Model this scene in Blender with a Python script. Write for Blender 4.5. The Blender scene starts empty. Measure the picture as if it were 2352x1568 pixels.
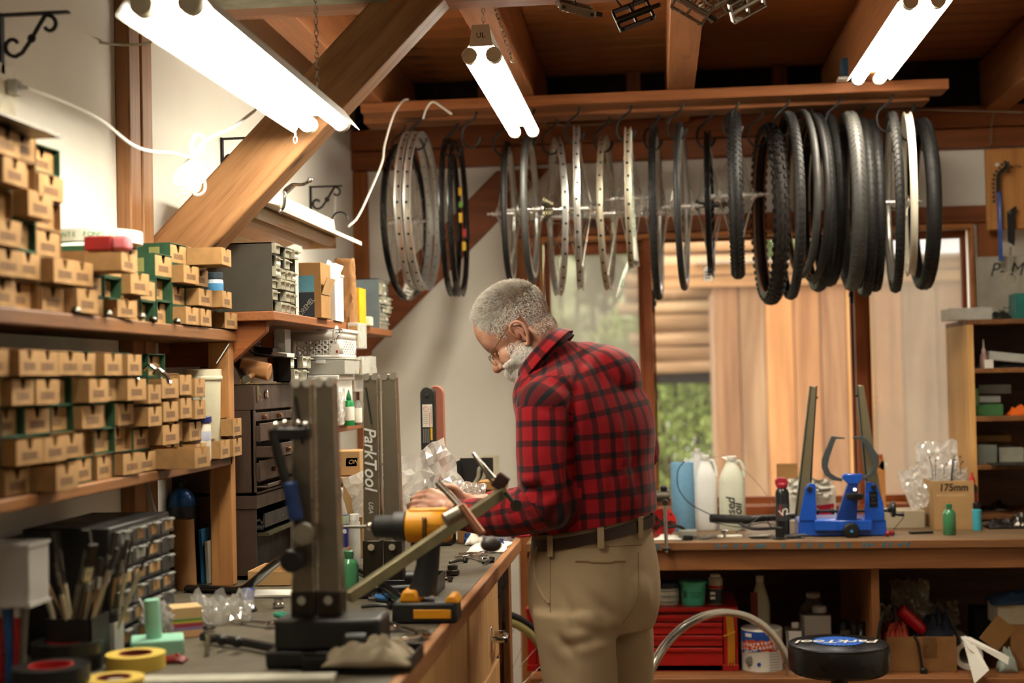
import bpy, bmesh, math, random
from mathutils import Vector, Matrix, Euler, noise
random.seed(7)
SC = bpy.context.scene
COL = SC.collection
PI = math.pi
# ---------------- camera ----------------
FPX = 3267.0; CAMH = 1.42
YAW = math.atan(334/FPX); PITCH = math.radians(1.455); ROLL = -.022
CR = Matrix.Rotation(YAW, 3, 'Z') @ Matrix.Rotation(PI/2+PITCH, 3, 'X') @ Matrix.Rotation(ROLL, 3, 'Z')
CC = Vector((0, 0, CAMH))
cam = bpy.data.cameras.new('camera')
cam.sensor_width = 36; cam.lens = 36*FPX/2352; cam.clip_start = .05
cam.dof.use_dof = True; cam.dof.focus_distance = 3.75; cam.dof.aperture_fstop = 2.3
camo = bpy.data.objects.new('camera', cam); COL.objects.link(camo)
camo.matrix_world = Matrix.Translation(CC) @ CR.to_4x4()
SC.camera = camo
# ---------------- world, sun, exposure ----------------
w = bpy.data.worlds.new('world'); SC.world = w; w.use_nodes = True
wn = w.node_tree.nodes; wl = w.node_tree.links
bg = wn['Background']
sky = wn.new('ShaderNodeTexSky'); sky.sky_type = 'HOSEK_WILKIE'; sky.turbidity = 8; sky.ground_albedo = .35
sky.sun_direction = Vector((.3, -.55, .75)).normalized()
mx = wn.new('ShaderNodeMix'); mx.data_type = 'RGBA'; mx.inputs['Factor'].default_value = .8
mx.inputs['B'].default_value = (1, .93, .84, 1)
wl.new(sky.outputs['Color'], mx.inputs['A']); wl.new(mx.outputs['Result'], bg.inputs['Color'])
bg.inputs['Strength'].default_value = 4.8
SC.view_settings.view_transform = 'Standard'; SC.view_settings.look = 'None'
SC.view_settings.gamma = 1; SC.view_settings.use_curve_mapping = False
SC.view_settings.exposure = 0.0
TUBE = 100.0      # emission of the fluorescent tubes in view
TUBE_REAR = 16.0 # the tubes behind the camera
try:
    SC.cycles.use_denoising = True
    SC.cycles.max_bounces = 8; SC.cycles.diffuse_bounces = 4; SC.cycles.glossy_bounces = 3
    SC.cycles.transmission_bounces = 6; SC.cycles.transparent_max_bounces = 12
    SC.cycles.sample_clamp_indirect = 8; SC.cycles.caustics_reflective = False; SC.cycles.caustics_refractive = False
except Exception: pass

def ray(px, py): return CR @ Vector(((px-1176)/FPX, -(py-784)/FPX, -1))
def at(px, py, X=None, Y=None, Z=None):
    d = ray(px, py)
    t = X/d.x if X is not None else Y/d.y if Y is not None else (Z-CAMH)/d.z
    return CC + d*t
def ppm(p):      # photograph pixels per metre at a point
    q = CR.transposed() @ (Vector(p)-CC)
    return FPX/-q.z
# ---------------- materials ----------------
def lin(c):
    if isinstance(c, str):
        c = c.lstrip('#'); c = [int(c[i:i+2], 16)/255 for i in (0, 2, 4)]
        c = [x/12.92 if x <= .04045 else ((x+.055)/1.055)**2.4 for x in c]
    return (c[0], c[1], c[2], 1)
MATS = {}
def newmat(k):
    m = bpy.data.materials.new(k); m.use_nodes = True
    MATS[k] = m
    return m, m.node_tree.nodes, m.node_tree.links, m.node_tree.nodes['Principled BSDF']
def mixc(n, l, fac, a, b):
    x = n.new('ShaderNodeMix'); x.data_type = 'RGBA'
    for s, v in (('Factor', fac), ('A', a), ('B', b)):
        if hasattr(v, 'links'): l.new(v, x.inputs[s])
        else: x.inputs[s].default_value = v
    return x.outputs['Result']
def ramp(n, l, src, p0, p1):
    r = n.new('ShaderNodeMapRange'); l.new(src, r.inputs[0]); r.inputs[1].default_value = p0; r.inputs[2].default_value = p1
    return r.outputs[0]
def coords(n, l, scale, kind='Object'):
    t = n.new('ShaderNodeTexCoord'); m = n.new('ShaderNodeMapping'); m.inputs['Scale'].default_value = scale
    l.new(t.outputs[kind], m.inputs[0]); return m.outputs[0]
def noisen(n, l, v, sc, det=3, dist=0):
    x = n.new('ShaderNodeTexNoise'); x.inputs['Scale'].default_value = sc; x.inputs['Detail'].default_value = det
    x.inputs['Distortion'].default_value = dist; l.new(v, x.inputs['Vector']); return x.outputs['Fac']
def bumpn(n, l, b, h, st, dist=.002):
    x = n.new('ShaderNodeBump'); x.inputs['Strength'].default_value = st; x.inputs['Distance'].default_value = dist
    l.new(h, x.inputs['Height']); l.new(x.outputs['Normal'], b.inputs['Normal'])
def M(k, c='#888888', rough=.5, metal=0, var=.25, vs=18, bump=.15, bs=160, emit=0, trans=0, alpha=1, ior=1.45, coat=0, spec=.5, ecol=None):
    """plain surface with a little mottling and fine relief"""
    if k in MATS: return MATS[k]
    m, n, l, b = newmat(k); c = lin(c)
    v = coords(n, l, (1, 1, 1))
    if var:
        f = ramp(n, l, noisen(n, l, v, vs, 4), .35, .7)
        d = tuple(x*(1-var) for x in c[:3])+(1,)
        l.new(mixc(n, l, f, c, d), b.inputs['Base Color'])
        rr = n.new('ShaderNodeMapRange'); l.new(f, rr.inputs[0]); rr.inputs[3].default_value = max(.02, rough-.06); rr.inputs[4].default_value = min(1, rough+.08)
        l.new(rr.outputs[0], b.inputs['Roughness'])
    else:
        b.inputs['Base Color'].default_value = c; b.inputs['Roughness'].default_value = rough
    b.inputs['Metallic'].default_value = metal
    b.inputs['Specular IOR Level'].default_value = spec; b.inputs['IOR'].default_value = ior
    b.inputs['Transmission Weight'].default_value = trans; b.inputs['Alpha'].default_value = alpha
    b.inputs['Coat Weight'].default_value = coat
    if bump: bumpn(n, l, b, noisen(n, l, v, bs, 2), bump, .001)
    if emit:
        b.inputs['Emission Color'].default_value = lin(ecol) if ecol else c; b.inputs['Emission Strength'].default_value = emit
    return m
def W(k, c1, c2, ax=0, rough=.55, sc=1.0, knots=True, gr=1.0):
    """sawn wood, grain along local axis ax"""
    if k in MATS: return MATS[k]
    m, n, l, b = newmat(k)
    s = [9*sc]*3; s[ax] = .9*sc
    v = coords(n, l, tuple(s))
    a = noisen(n, l, v, 1.6, 6, 1.2)
    s2 = [70*sc]*3; s2[ax] = 2.5*sc
    v2 = coords(n, l, tuple(s2)); g = noisen(n, l, v2, 1.5, 3, .4)
    col = mixc(n, l, ramp(n, l, a, .3, .72), lin(c1), lin(c2))
    dk = tuple(x*.55 for x in lin(c2)[:3])+(1,)
    f = n.new('ShaderNodeMath'); f.operation = 'MULTIPLY'; l.new(ramp(n, l, g, .52, .8), f.inputs[0]); f.inputs[1].default_value = .55*gr
    col = mixc(n, l, f.outputs[0], col, dk)
    if knots:
        s3 = [5*sc]*3; s3[ax] = 2*sc
        vo = n.new('ShaderNodeTexVoronoi'); vo.inputs['Scale'].default_value = 1.0; l.new(coords(n, l, tuple(s3)), vo.inputs['Vector'])
        kf = ramp(n, l, vo.outputs['Distance'], .14, .05)
        col = mixc(n, l, kf, col, tuple(x*.3 for x in lin(c2)[:3])+(1,))
    l.new(col, b.inputs['Base Color']); b.inputs['Roughness'].default_value = rough
    b.inputs['Specular IOR Level'].default_value = .35
    bumpn(n, l, b, g, .35, .002)
    return m
# ---------------- mesh builder ----------------
def frame(d, up=Vector((0, 0, 1))):
    d = Vector(d).normalized()
    if abs(d.dot(up)) > .99: up = Vector((1, 0, 0))
    x = up.cross(d).normalized(); y = d.cross(x)
    return Matrix((x, y, d)).transposed()
def T(*a): return Matrix.Translation(Vector(a if len(a) == 3 else a[0]))
def RX(a): return Matrix.Rotation(a, 4, 'X')
def RY(a): return Matrix.Rotation(a, 4, 'Y')
def RZ(a): return Matrix.Rotation(a, 4, 'Z')
class B:
    def __init__(s): s.v = []; s.f = []; s.m = None
    def add(s, vs, fs, m=None):
        o = len(s.v); m = s.m if m is None else m if s.m is None else s.m @ m
        for p in vs:
            p = Vector(p); s.v.append(m @ p if m is not None else p)
        s.f += [tuple(i+o for i in f) for f in fs]
        return s
    def box(s, x0, x1, y0, y1, z0, z1, m=None, tx=0, ty=0):
        vs = [(x0, y0, z0), (x1, y0, z0), (x1, y1, z0), (x0, y1, z0), (x0+tx, y0+ty, z1), (x1-tx, y0+ty, z1), (x1-tx, y1-ty, z1), (x0+tx, y1-ty, z1)]
        return s.add(vs, [(3, 2, 1, 0), (4, 5, 6, 7), (0, 1, 5, 4), (1, 2, 6, 5), (2, 3, 7, 6), (3, 0, 4, 7)], m)
    def bar(s, p0, p1, w, h, m=None, up=Vector((0, 0, 1))):
        p0 = Vector(p0); p1 = Vector(p1); F = frame(p1-p0, up).to_4x4(); L = (p1-p0).length
        mm = T(p0) @ F
        if m is not None: mm = m @ mm
        return s.box(-w/2, w/2, -h/2, h/2, 0, L, mm)
    def ring(s, rings, closed=False, cap0=True, cap1=True, m=None, loop=True):
        n = len(rings[0]); vs = [p for r in rings for p in r]; fs = []
        R_ = len(rings)
        for i in range(R_ if closed else R_-1):
            j = (i+1) % R_
            for k in range(n if loop else n-1):
                k2 = (k+1) % n
                fs.append((i*n+k, i*n+k2, j*n+k2, j*n+k))
        if not closed and loop:
            if cap0: fs.append(tuple(range(n-1, -1, -1)))
            if cap1: fs.append(tuple((R_-1)*n+k for k in range(n)))
        return s.add(vs, fs, m)
    def cyl(s, p0, p1, r0, r1=None, n=14, m=None, cap=True):
        r1 = r0 if r1 is None else r1; p0 = Vector(p0); p1 = Vector(p1); F = frame(p1-p0)
        rr = [[p + F @ Vector((math.cos(2*PI*k/n)*r, math.sin(2*PI*k/n)*r, 0)) for k in range(n)] for p, r in ((p0, r0), (p1, r1))]
        return s.ring(rr, cap0=cap, cap1=cap, m=m)
    def tube(s, pts, r, n=8, closed=False, m=None, flat=1.0):
        pts = [Vector(p) for p in pts]; N = len(pts); rr = []; prev = None
        for i, p in enumerate(pts):
            a = pts[i-1] if (i or closed) else p; c = pts[(i+1) % N] if (i < N-1 or closed) else p
            d = (c-a).normalized() if (c-a).length > 1e-9 else Vector((0, 0, 1))
            if prev is None: F = frame(d); x = F.col[0]
            else:
                x = prev - d*prev.dot(d)
                x = x.normalized() if x.length > 1e-6 else frame(d).col[0]
            y = d.cross(x); prev = x
            q = r[i] if isinstance(r, (list, tuple)) else r
            rr.append([p + x*math.cos(2*PI*k/n)*q + y*math.sin(2*PI*k/n)*q*flat for k in range(n)])
        return s.ring(rr, closed=closed, m=m)
    def lathe(s, prof, n=20, m=None, sx=1, sy=1, cap=True, a0=0, a1=2*PI, sq=0):
        def pt(r, z, a):
            c, q = math.cos(a), math.sin(a)
            if sq:
                k = (abs(c)**sq + abs(q)**sq)**(-1/sq); c *= k; q *= k
            return Vector((r*sx*c, r*sy*q, z))
        full = abs(a1-a0-2*PI) < 1e-6
        N = n if full else n+1
        rr = [[pt(max(r, 1e-5), z, a0+(a1-a0)*k/n) for k in range(N)] for r, z in prof]
        return s.ring(rr, cap0=cap, cap1=cap, m=m, loop=full)
    def prism(s, poly, z0, z1, m=None):
        n = len(poly)
        vs = [(x, y, z0) for x, y in poly] + [(x, y, z1) for x, y in poly]
        fs = [tuple(range(n-1, -1, -1)), tuple(range(n, 2*n))] + [(k, (k+1) % n, n+(k+1) % n, n+k) for k in range(n)]
        return s.add(vs, fs, m)
    def ball(s, c, r, n=12, m=None):
        c = Vector(c); r = Vector(r) if hasattr(r, '__len__') else Vector((r, r, r))
        rr = [[c+Vector((r.x*math.sin(PI*i/n)*math.cos(2*PI*k/(n+4)), r.y*math.sin(PI*i/n)*math.sin(2*PI*k/(n+4)), -r.z*math.cos(PI*i/n))) for k in range(n+4)] for i in range(n+1)]
        rr[0] = [p + Vector((1e-5*math.cos(k), 1e-5*math.sin(k), 0)) for k, p in enumerate(rr[0])]
        return s.ring(rr, m=m)
    def grid(s, fn, nu, nv, m=None):
        vs = [fn(i/nu, j/nv) for j in range(nv+1) for i in range(nu+1)]
        fs = [(j*(nu+1)+i, j*(nu+1)+i+1, (j+1)*(nu+1)+i+1, (j+1)*(nu+1)+i) for j in range(nv) for i in range(nu)]
        return s.add(vs, fs, m)
    def torus(s, R, r, n=48, k=8, m=None, sy=1, a0=0, a1=2*PI, prof=None):
        """ring about local Y axis (lies in the XZ plane); prof: list of (dr, dy)"""
        prof = prof or [(r*math.cos(2*PI*j/k), r*math.sin(2*PI*j/k)*sy) for j in range(k)]
        full = abs(a1-a0-2*PI) < 1e-6
        N = n if full else n+1
        rr = [[Vector(((R+dr)*math.cos(a), dy, (R+dr)*math.sin(a))) for dr, dy in prof] for a in [a0+(a1-a0)*i/n for i in range(N)]]
        return s.ring(rr, closed=full, m=m)
    def out(s, name, mat, parent=None, loc=None, rot=None, smooth=True, bev=0, solid=0, label=None, kind=None, sub=0):
        me = bpy.data.meshes.new(name); me.from_pydata([tuple(v) for v in s.v], [], s.f); me.validate()
        bm = bmesh.new(); bm.from_mesh(me); bmesh.ops.recalc_face_normals(bm, faces=bm.faces); bm.to_mesh(me); bm.free()
        if smooth:
            me.polygons.foreach_set('use_smooth', [True]*len(me.polygons)); me.set_sharp_from_angle(angle=math.radians(38))
        o = bpy.data.objects.new(name, me); COL.objects.link(o)
        if mat: me.materials.append(mat)
        if parent: o.parent = parent
        if loc is not None: o.location = loc
        if rot is not None: o.rotation_euler = rot
        if solid:
            q = o.modifiers.new('s', 'SOLIDIFY'); q.thickness = solid; q.offset = 0
        if bev:
            q = o.modifiers.new('b', 'BEVEL'); q.width = bev; q.segments = 2; q.limit_method = 'ANGLE'; q.angle_limit = math.radians(40)
        if sub:
            q = o.modifiers.new('d', 'SUBSURF'); q.levels = sub; q.render_levels = sub
        if label: o['label'] = label
        if kind: o['kind'] = kind
        return o
def tag(o, label, cat, group=None, kind=None):
    o['label'] = label; o['category'] = cat
    if group: o['group'] = group
    if kind: o['kind'] = kind
    return o
def thing(name, label, cat, loc=(0, 0, 0), rot=(0, 0, 0), group=None):
    o = bpy.data.objects.new(name, None); COL.objects.link(o); o.empty_display_size = .02
    o.location = loc; o.rotation_euler = rot
    return tag(o, label, cat, group)
def struct(o): o['kind'] = 'structure'; return o
def dup(o, loc=None, rot=None, label=None, group=None, parent=None):
    c = o.copy(); COL.objects.link(c)
    if parent: c.parent = parent
    if loc is not None: c.location = loc
    if rot is not None: c.rotation_euler = rot
    if label: c['label'] = label
    if group: c['group'] = group
    for ch in list(o.children): dup(ch, parent=c)
    return c
def text(s, size, mat, parent, loc, rot, name='lettering', sx=1, shear=0, bold=0, ext=.0002):
    cu = bpy.data.curves.new('t', 'FONT'); cu.body = s; cu.size = size; cu.extrude = ext; cu.align_x = 'CENTER'; cu.align_y = 'CENTER'
    cu.shear = shear; cu.offset = bold
    ob = bpy.data.objects.new('t', cu); COL.objects.link(ob)
    dg = bpy.context.evaluated_depsgraph_get(); me = bpy.data.meshes.new_from_object(ob.evaluated_get(dg))
    bpy.data.objects.remove(ob); bpy.data.curves.remove(cu)
    me.materials.clear(); me.materials.append(mat)
    o = bpy.data.objects.new(name, me); COL.objects.link(o)
    if parent: o.parent = parent
    o.location = loc; o.rotation_euler = rot; o.scale = (sx, 1, 1)
    return o
def ordn(i): return ['first', 'second', 'third', 'fourth', 'fifth', 'sixth', 'seventh', 'eighth', 'ninth', 'tenth', 'eleventh', 'twelfth', 'thirteenth', 'fourteenth', 'fifteenth', 'sixteenth', 'seventeenth', 'eighteenth', 'nineteenth', 'twentieth'][i]
# ================= materials =================
wd = W('wood_rail', '#A8683A', '#86502A', 0)
wdy = W('wood_joist', '#A56A3E', '#84502C', 1)
wdz = W('wood_post', '#A07048', '#7C5032', 2)
wbr_ = W('wood_brace', '#A87A50', '#845A36', 0, sc=1.6)
wdark = W('wood_header', '#96532A', '#733C1C', 0)
wceil = W('wood_ceiling', '#B8743E', '#90582C', 0)
wbench = W('wood_bench_top', '#82684A', '#624C36', 0, rough=.6)
wapr = W('wood_apron', '#925F36', '#6E4424', 0)
wshelf = W('wood_shelf', '#86582F', '#5E3B20', 1)
wpine = W('wood_pine', '#E0B272', '#C8924F', 2)
wfr = W('wood_frame_v', '#A85E2E', '#843F1B', 2, knots=False)
wfrx = W('wood_frame_h', '#A85E2E', '#843F1B', 0, knots=False)
wcab = W('wood_cabinet', '#D2AA74', '#BC8E58', 2)
wcaby = W('wood_cabinet_y', '#B98452', '#96643A', 1)
plaster = M('plaster', '#EEE9DC', .9, var=.05, vs=3, bump=.1, bs=60)
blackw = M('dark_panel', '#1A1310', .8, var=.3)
steel = M('steel', '#B9B7B0', .25, 1, var=.12, vs=40, bump=.05)
chrome = M('chrome', '#DAD9D5', .12, 1, var=0, bump=0)
alu = M('aluminium', '#C9C9C6', .3, 1, var=.1, vs=30, bump=.03)
dsteel = M('dark_steel', '#5A5650', .35, 1, var=.3)
blackpl = M('black_plastic', '#151515', .4, var=.2, bump=.1)
blackmt = M('black_paint', '#121211', .45, var=.2)
iron = M('wrought_iron', '#1D1A18', .6, .3, var=.3)
whitepl = M('white_plastic', '#E4E1D8', .4, var=.06)
whitep = M('white_paint', '#DCD9CC', .35, var=.06, bump=.05)
paper = M('paper', '#E6E2D6', .85, var=.05)
kraft = M('kraft_card', '#A07746', .85, var=.18, vs=12)
kraftl = M('kraft_light', '#B48F60', .85, var=.15, vs=12)
kraftd = M('kraft_dark', '#8E6438', .85, var=.2, vs=12)
ink = M('ink_black', '#1A1816', .7, var=0, bump=0)
rubber = M('rubber', '#161514', .62, var=.25, vs=40, bump=.3, bs=300)
rubberg = M('rubber_grey', '#3A3A38', .55, var=.25, vs=30, bump=.2)
clearpl = M('clear_plastic', '#DDE0DC', .15, var=.05, trans=.55, alpha=.75, bump=.1)
red = M('red_paint', '#A81512', .35, var=.12); blue = M('blue_paint', '#1B55B5', .35, var=.1, coat=.3)
green = M('green_card', '#2E5A38', .75, var=.25)
yellow = M('yellow', '#E0B21E', .5, var=.1); orange = M('orange', '#D9621A', .5, var=.1)
teal = M('teal_plastic', '#4FB39A', .45, var=.08)
# ================= room shell =================
YB = 5.85; XL = -1.25; ZC = 2.67
struct(B().box(-1.45, 3.0, -2.6, YB+.15, -.1, 0).out('floor', W('wood_floor', '#7A5A3C', '#5E432B', 1), bev=0))
struct(B().box(XL-.15, XL, -2.6, YB+.15, 0, ZC).out('wall_left', plaster))
struct(B().box(2.75, 2.9, -2.6, YB+.15, 0, ZC).out('wall_right', plaster))
struct(B().box(-1.4, 2.9, -2.6, -2.45, 0, ZC).out('wall_rear', plaster))
wx0, wx1, wz0, wz1 = -.475, 1.262, .868, 1.975
b = B().box(XL, wx0, YB, YB+.14, 0, 2.30).box(wx1, 2.75, YB, YB+.14, 0, 2.30).box(wx0, wx1, YB, YB+.14, 0, wz0).box(wx0, wx1, YB, YB+.14, wz1, 2.30)
struct(b.out('wall_back', plaster))
c = struct(B().box(-1.45, 3.0, -2.6, YB+.25, ZC+.022, ZC+.1).out('ceiling', M('ceiling_backing', '#3A2414', .8)))
pmesh = None
y = -2.45; i = 0
while y < YB:
    if pmesh is None:
        o = B().box(-1.25, 2.75, 0, .134, 0, .02).out('plank', wceil, c, bev=.004); pmesh = o
    else:
        o = pmesh.copy(); COL.objects.link(o)
    o.location = (random.uniform(-.02, 0), y, ZC+random.uniform(0, .002)); y += .138; i += 1
# near-black panel painted as the shade of the void above the header, with blocking
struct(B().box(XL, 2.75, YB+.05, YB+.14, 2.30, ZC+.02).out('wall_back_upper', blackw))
for i, px in enumerate((1115, 1455, 1790, 2290)):
    x = at(px, 180, Y=YB+.03).x
    struct(B().box(x-.03, x+.03, YB+.0, YB+.05, 2.46, ZC).out('trim_%d' % (20+i), wdz, bev=.003))
k = 1
def trim(bb, m, bev=.004):
    global k
    o = struct(bb.out('trim_%d' % k, m, bev=bev)); k += 1; return o
trim(B().box(XL, 2.75, YB-.05, YB, 2.296, 2.372), wdark)
trim(B().box(XL, 2.75, YB-.055, YB, 2.376, 2.462), wdark)
trim(B().box(-.58, 2.0, YB-.03, YB, 1.997, 2.066), wdark)                  # lintel
trim(B().box(-.585, wx0-.004, YB-.03, YB, 0.0, 1.994), W('wood_post2', '#A7632F', '#81471F', 2))
trim(B().box(wx1+.02, wx1+.105, YB-.03, YB, .9, 1.994), W('wood_post2', '', ''))
trim(B().box(XL, XL+.062, YB-.03, YB, 0.0, 2.293), W('wood_post2', '', ''))  # corner post
# diagonal brace on the back wall
P = [at(*q, Y=YB-.03) for q in ((1140, 392), (1262, 385), (815, 842), (800, 742))]
trim(B().prism([(p.x, p.z) for p in P], 0, .03, Matrix(((1, 0, 0, 0), (0, 0, 1, YB-.0305), (0, 1, 0, 0), (0, 0, 0, 1)))), wdark)
# post and big brace on the left wall, cross beam, joists
trim(B().box(XL, XL+.036, 3.205, 3.275, 0, ZC), wdz)
trim(B().box(XL, XL+.040, 3.277, 3.345, 0, ZC), W('wood_post3', '#AA7C52', '#865C38', 2))
XZ = lambda Y0: Matrix(((1, 0, 0, 0), (0, 0, 1, Y0), (0, 1, 0, 0), (0, 0, 0, 1)))
s2 = math.sqrt(.5)
L = 1.15
o = trim(B().box(-.075, L, 0, .092, -.0645, .0645), wbr_, .005)
o.location = (-1.2195, 3.352, 1.69); o.rotation_euler = (0, -PI/4, 0)
o = None
trim(B().box(XL, 2.75, 3.345, 3.46, 2.33, 2.62), wd)
for x in (-1.03, -.475, .105, .735, 1.36, 2.0):
    trim(B().box(x-.048, x+.048, 3.46, YB, 2.438, 2.645), wdy)
# galvanised trough by the beam
trim(B().box(-1.12, -.62, 2.95, 3.34, 2.325, 2.40), M('galvanised', '#8B8C78', .5, .6, var=.3))
# window: sashes, glass
def glass(k, dust, col='#D8D4CC'):
    m = bpy.data.materials.new(k); m.use_nodes = True; n = m.node_tree.nodes; l = m.node_tree.links
    n.remove(n['Principled BSDF']); out = n['Material Output']
    tr = n.new('ShaderNodeBsdfTransparent'); gl = n.new('ShaderNodeBsdfGlossy'); gl.inputs['Roughness'].default_value = .03
    df = n.new('ShaderNodeBsdfTranslucent'); df.inputs['Color'].default_value = lin(col)
    d2 = n.new('ShaderNodeBsdfDiffuse'); d2.inputs['Color'].default_value = lin(col); dd = n.new('ShaderNodeMixShader'); dd.inputs[0].default_value = .5
    l.new(df.outputs[0], dd.inputs[1]); l.new(d2.outputs[0], dd.inputs[2])
    fr = n.new('ShaderNodeFresnel'); fr.inputs[0].default_value = 1.3
    a = n.new('ShaderNodeMixShader'); l.new(fr.outputs[0], a.inputs[0]); l.new(tr.outputs[0], a.inputs[1]); l.new(gl.outputs[0], a.inputs[2])
    b2 = n.new('ShaderNodeMixShader')
    v = coords(n, l, (1, 1, 1)); f = ramp(n, l, noisen(n, l, v, 3, 4), .3, .8)
    mm = n.new('ShaderNodeMath'); mm.operation = 'MULTIPLY_ADD'; l.new(f, mm.inputs[0]); mm.inputs[1].default_value = dust*.5; mm.inputs[2].default_value = dust*.75
    l.new(mm.outputs[0], b2.inputs[0]); l.new(a.outputs[0], b2.inputs[1]); l.new(dd.outputs[0], b2.inputs[2]); l.new(b2.outputs[0], out.inputs[0])
    return m
gl_c = glass('window_glass', .045); gl_s = glass('screened_glass', .5, '#C8C4B8')
trim(B().box(wx0, wx1, YB-.045, YB+.0, wz1-.0, wz1+.018).box(wx0-.0, wx0+.014, YB-.045, YB, wz0, wz1).box(wx1-.014, wx1, YB-.045, YB, wz0, wz1), W('wood_lit_trim', '#D08A4E', '#B26C34', 0, knots=False), .002)  # paler wood, the lit look of the casing put into its colour
trim(B().box(wx0, wx1, YB-.06, YB+.02, wz0-.02, wz0+.014), wfrx, .003)
def sash(i, x0, x1, fw, g, ftop=.035):
    y0 = YB+.03
    w_ = struct(B().box(x0, x1, y0, y0+.045, wz1-ftop, wz1).box(x0, x1, y0, y0+.045, wz0+.015, wz0+.045).out('window_%d' % i, wfrx, bev=.003))
    B().box(x0, x0+fw, y0, y0+.045, wz0+.045, wz1-ftop).out('side_rail', wfr, w_, bev=.003)
    B().box(x1-fw, x1, y0, y0+.045, wz0+.045, wz1-ftop).out('side_rail', wfr, w_, bev=.003)
    B().box(x0+fw, x1-fw, y0+.02, y0+.024, wz0+.045, wz1-ftop).out('pane', g, w_, smooth=False)
    return w_
sash(1, wx0+.015, -.052, .022, gl_s, .05)
w2 = sash(2, -.015, .79, .008, gl_c, .012)
sash(3, .842, wx1-.015, .018, gl_s, .03)
for x in (-.052, .792):
    trim(B().box(x, x+.036 if x < 0 else x+.046, YB-.02, YB+.09, wz0, wz1), wfr, .003)
for x, z in ((-.012, 1.72), (.786, 1.735)):
    o = B().box(-.006, .006, -.012, .0, -.045, .045).box(-.012, .012, -.02, -.01, -.02, .0).out('window_latch', blackmt, bev=.002)
    o.location = (x, YB+.028, z); tag(o, 'small black latch on the %s side of the middle window pane' % ('left' if x < .1 else 'right'), 'latch')
# ================= outside =================
struct(B().box(-12, 14, YB+.2, 30, -.6, -.5).out('ground', M('ground_earth', '#6E6A48', .9, var=.5, vs=2)))
YS = 8.6
struct(B().ring([[(x_, 26, -1), (x_, 28, 5+math.sin(x_*.9)*.4), (x_, 34, 12+math.sin(x_*.5)*.8), (x_, 36, -1)] for x_ in [-14+i*.5 for i in range(28)]]).out('backdrop_hill', M('hill_green', '#BCC496', .9, var=.55, vs=1.2)))  # added backdrop hill, blocks the bright low sky behind the bushes
sh = thing('wooden_shed', 'weathered wooden shed wall of vertical boards seen through the window', 'shed', (0, YS, 0))
bc = [M('board_%d' % i, c_, .85, var=.38, vs=5, bump=.3, bs=50) for i, c_ in enumerate(('#B08A72', '#C79A76', '#A8846C', '#D9B183', '#B98D70', '#BDA08A'))]
wb_ = [W('shed_wood_%d' % i, a_, c_, 2, rough=.9, sc=.6) for i, (a_, c_) in enumerate((('#A8805C', '#80583C'), ('#CC925C', '#A06A3E'), ('#B08E6C', '#866446'), ('#E6B270', '#C08040'), ('#B88458', '#8A5E3C')))]
ZV = at(1800, 648, Y=YS).z; ZT = at(1800, 592, Y=YS).z; zz_ = (ZT-ZV)/2
for j in range(2): B().box(at(1500, 800, Y=YS).x, 4.6, -.05-.02*j, -.014, ZV+zz_*j-.02, ZV+zz_*(j+1)-.025).out('trim_board', W('shed_trim', '#C89A6A', '#9A7048', 0, rough=.9, sc=.6), sh, bev=.003)
x = at(1640, 800, Y=YS).x; i = 0; wseq = [0, 2, 1, 4, 0, 3, 1, 2, 0, 4, 1, 0, 2, 4, 1, 3, 0, 2, 4, 1]
while x < 4.6:
    wdt = random.uniform(.15, .2)
    B().box(x, x+wdt-.006, -random.uniform(0, .012), .03, -.5, ZV+random.uniform(-.01, 0)).out('board', wb_[wseq[i % 20]], sh, bev=.004); x += wdt; i += 1
B().box(at(1640, 800, Y=YS).x+.03, 4.6, .03, 1.5, -.5, ZV).out('inner_frame', W('shed_side', '#A88A70', '#86684E', 2, rough=.9), sh)
B().box(at(1640, 800, Y=YS).x-.1, 4.8, -.12, 1.8, ZT-.03, ZT-.01).out('roof', M('shed_roof', '#B9A58C', .8), sh)
lw = thing('log_wall', 'stacked horizontal weathered logs behind the shed, upper left of the middle window', 'logs', (0, 10.4, 0))
lm = [W('log_%d' % i, a_, c_, 0, rough=.9, sc=.7) for i, (a_, c_) in enumerate((('#D0AC84', '#A88460'), ('#E0C49C', '#BC976A'), ('#B8946C', '#8C6A4A')))]
x0 = at(1470, 700, Y=10.4).x; x1 = at(1665, 700, Y=10.4).x+.3
z = 1.42; 
while z < 2.36:
    r = random.uniform(.045, .065); z += r
    B().cyl((x0-random.uniform(0, .2), random.uniform(-.02, .02), z), (x1, 0, z+random.uniform(-.02, .02)), r, r*.95, 12).out('log', random.choice(lm), lw); z += r
B().box(x0, x1, .05, .2, 1.35, 2.34).out('backing', blackw, lw)
def leafmat(k, c):
    m, n, l, b = newmat(k); v = coords(n, l, (1, 1, 1)); f = noisen(n, l, v, 3.5, 4)
    c1 = lin(c); col = mixc(n, l, ramp(n, l, f, .35, .65), tuple(x*.45 for x in c1[:3])+(1,), c1)
    l.new(col, b.inputs['Base Color']); b.inputs['Roughness'].default_value = .6
    return m
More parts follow.
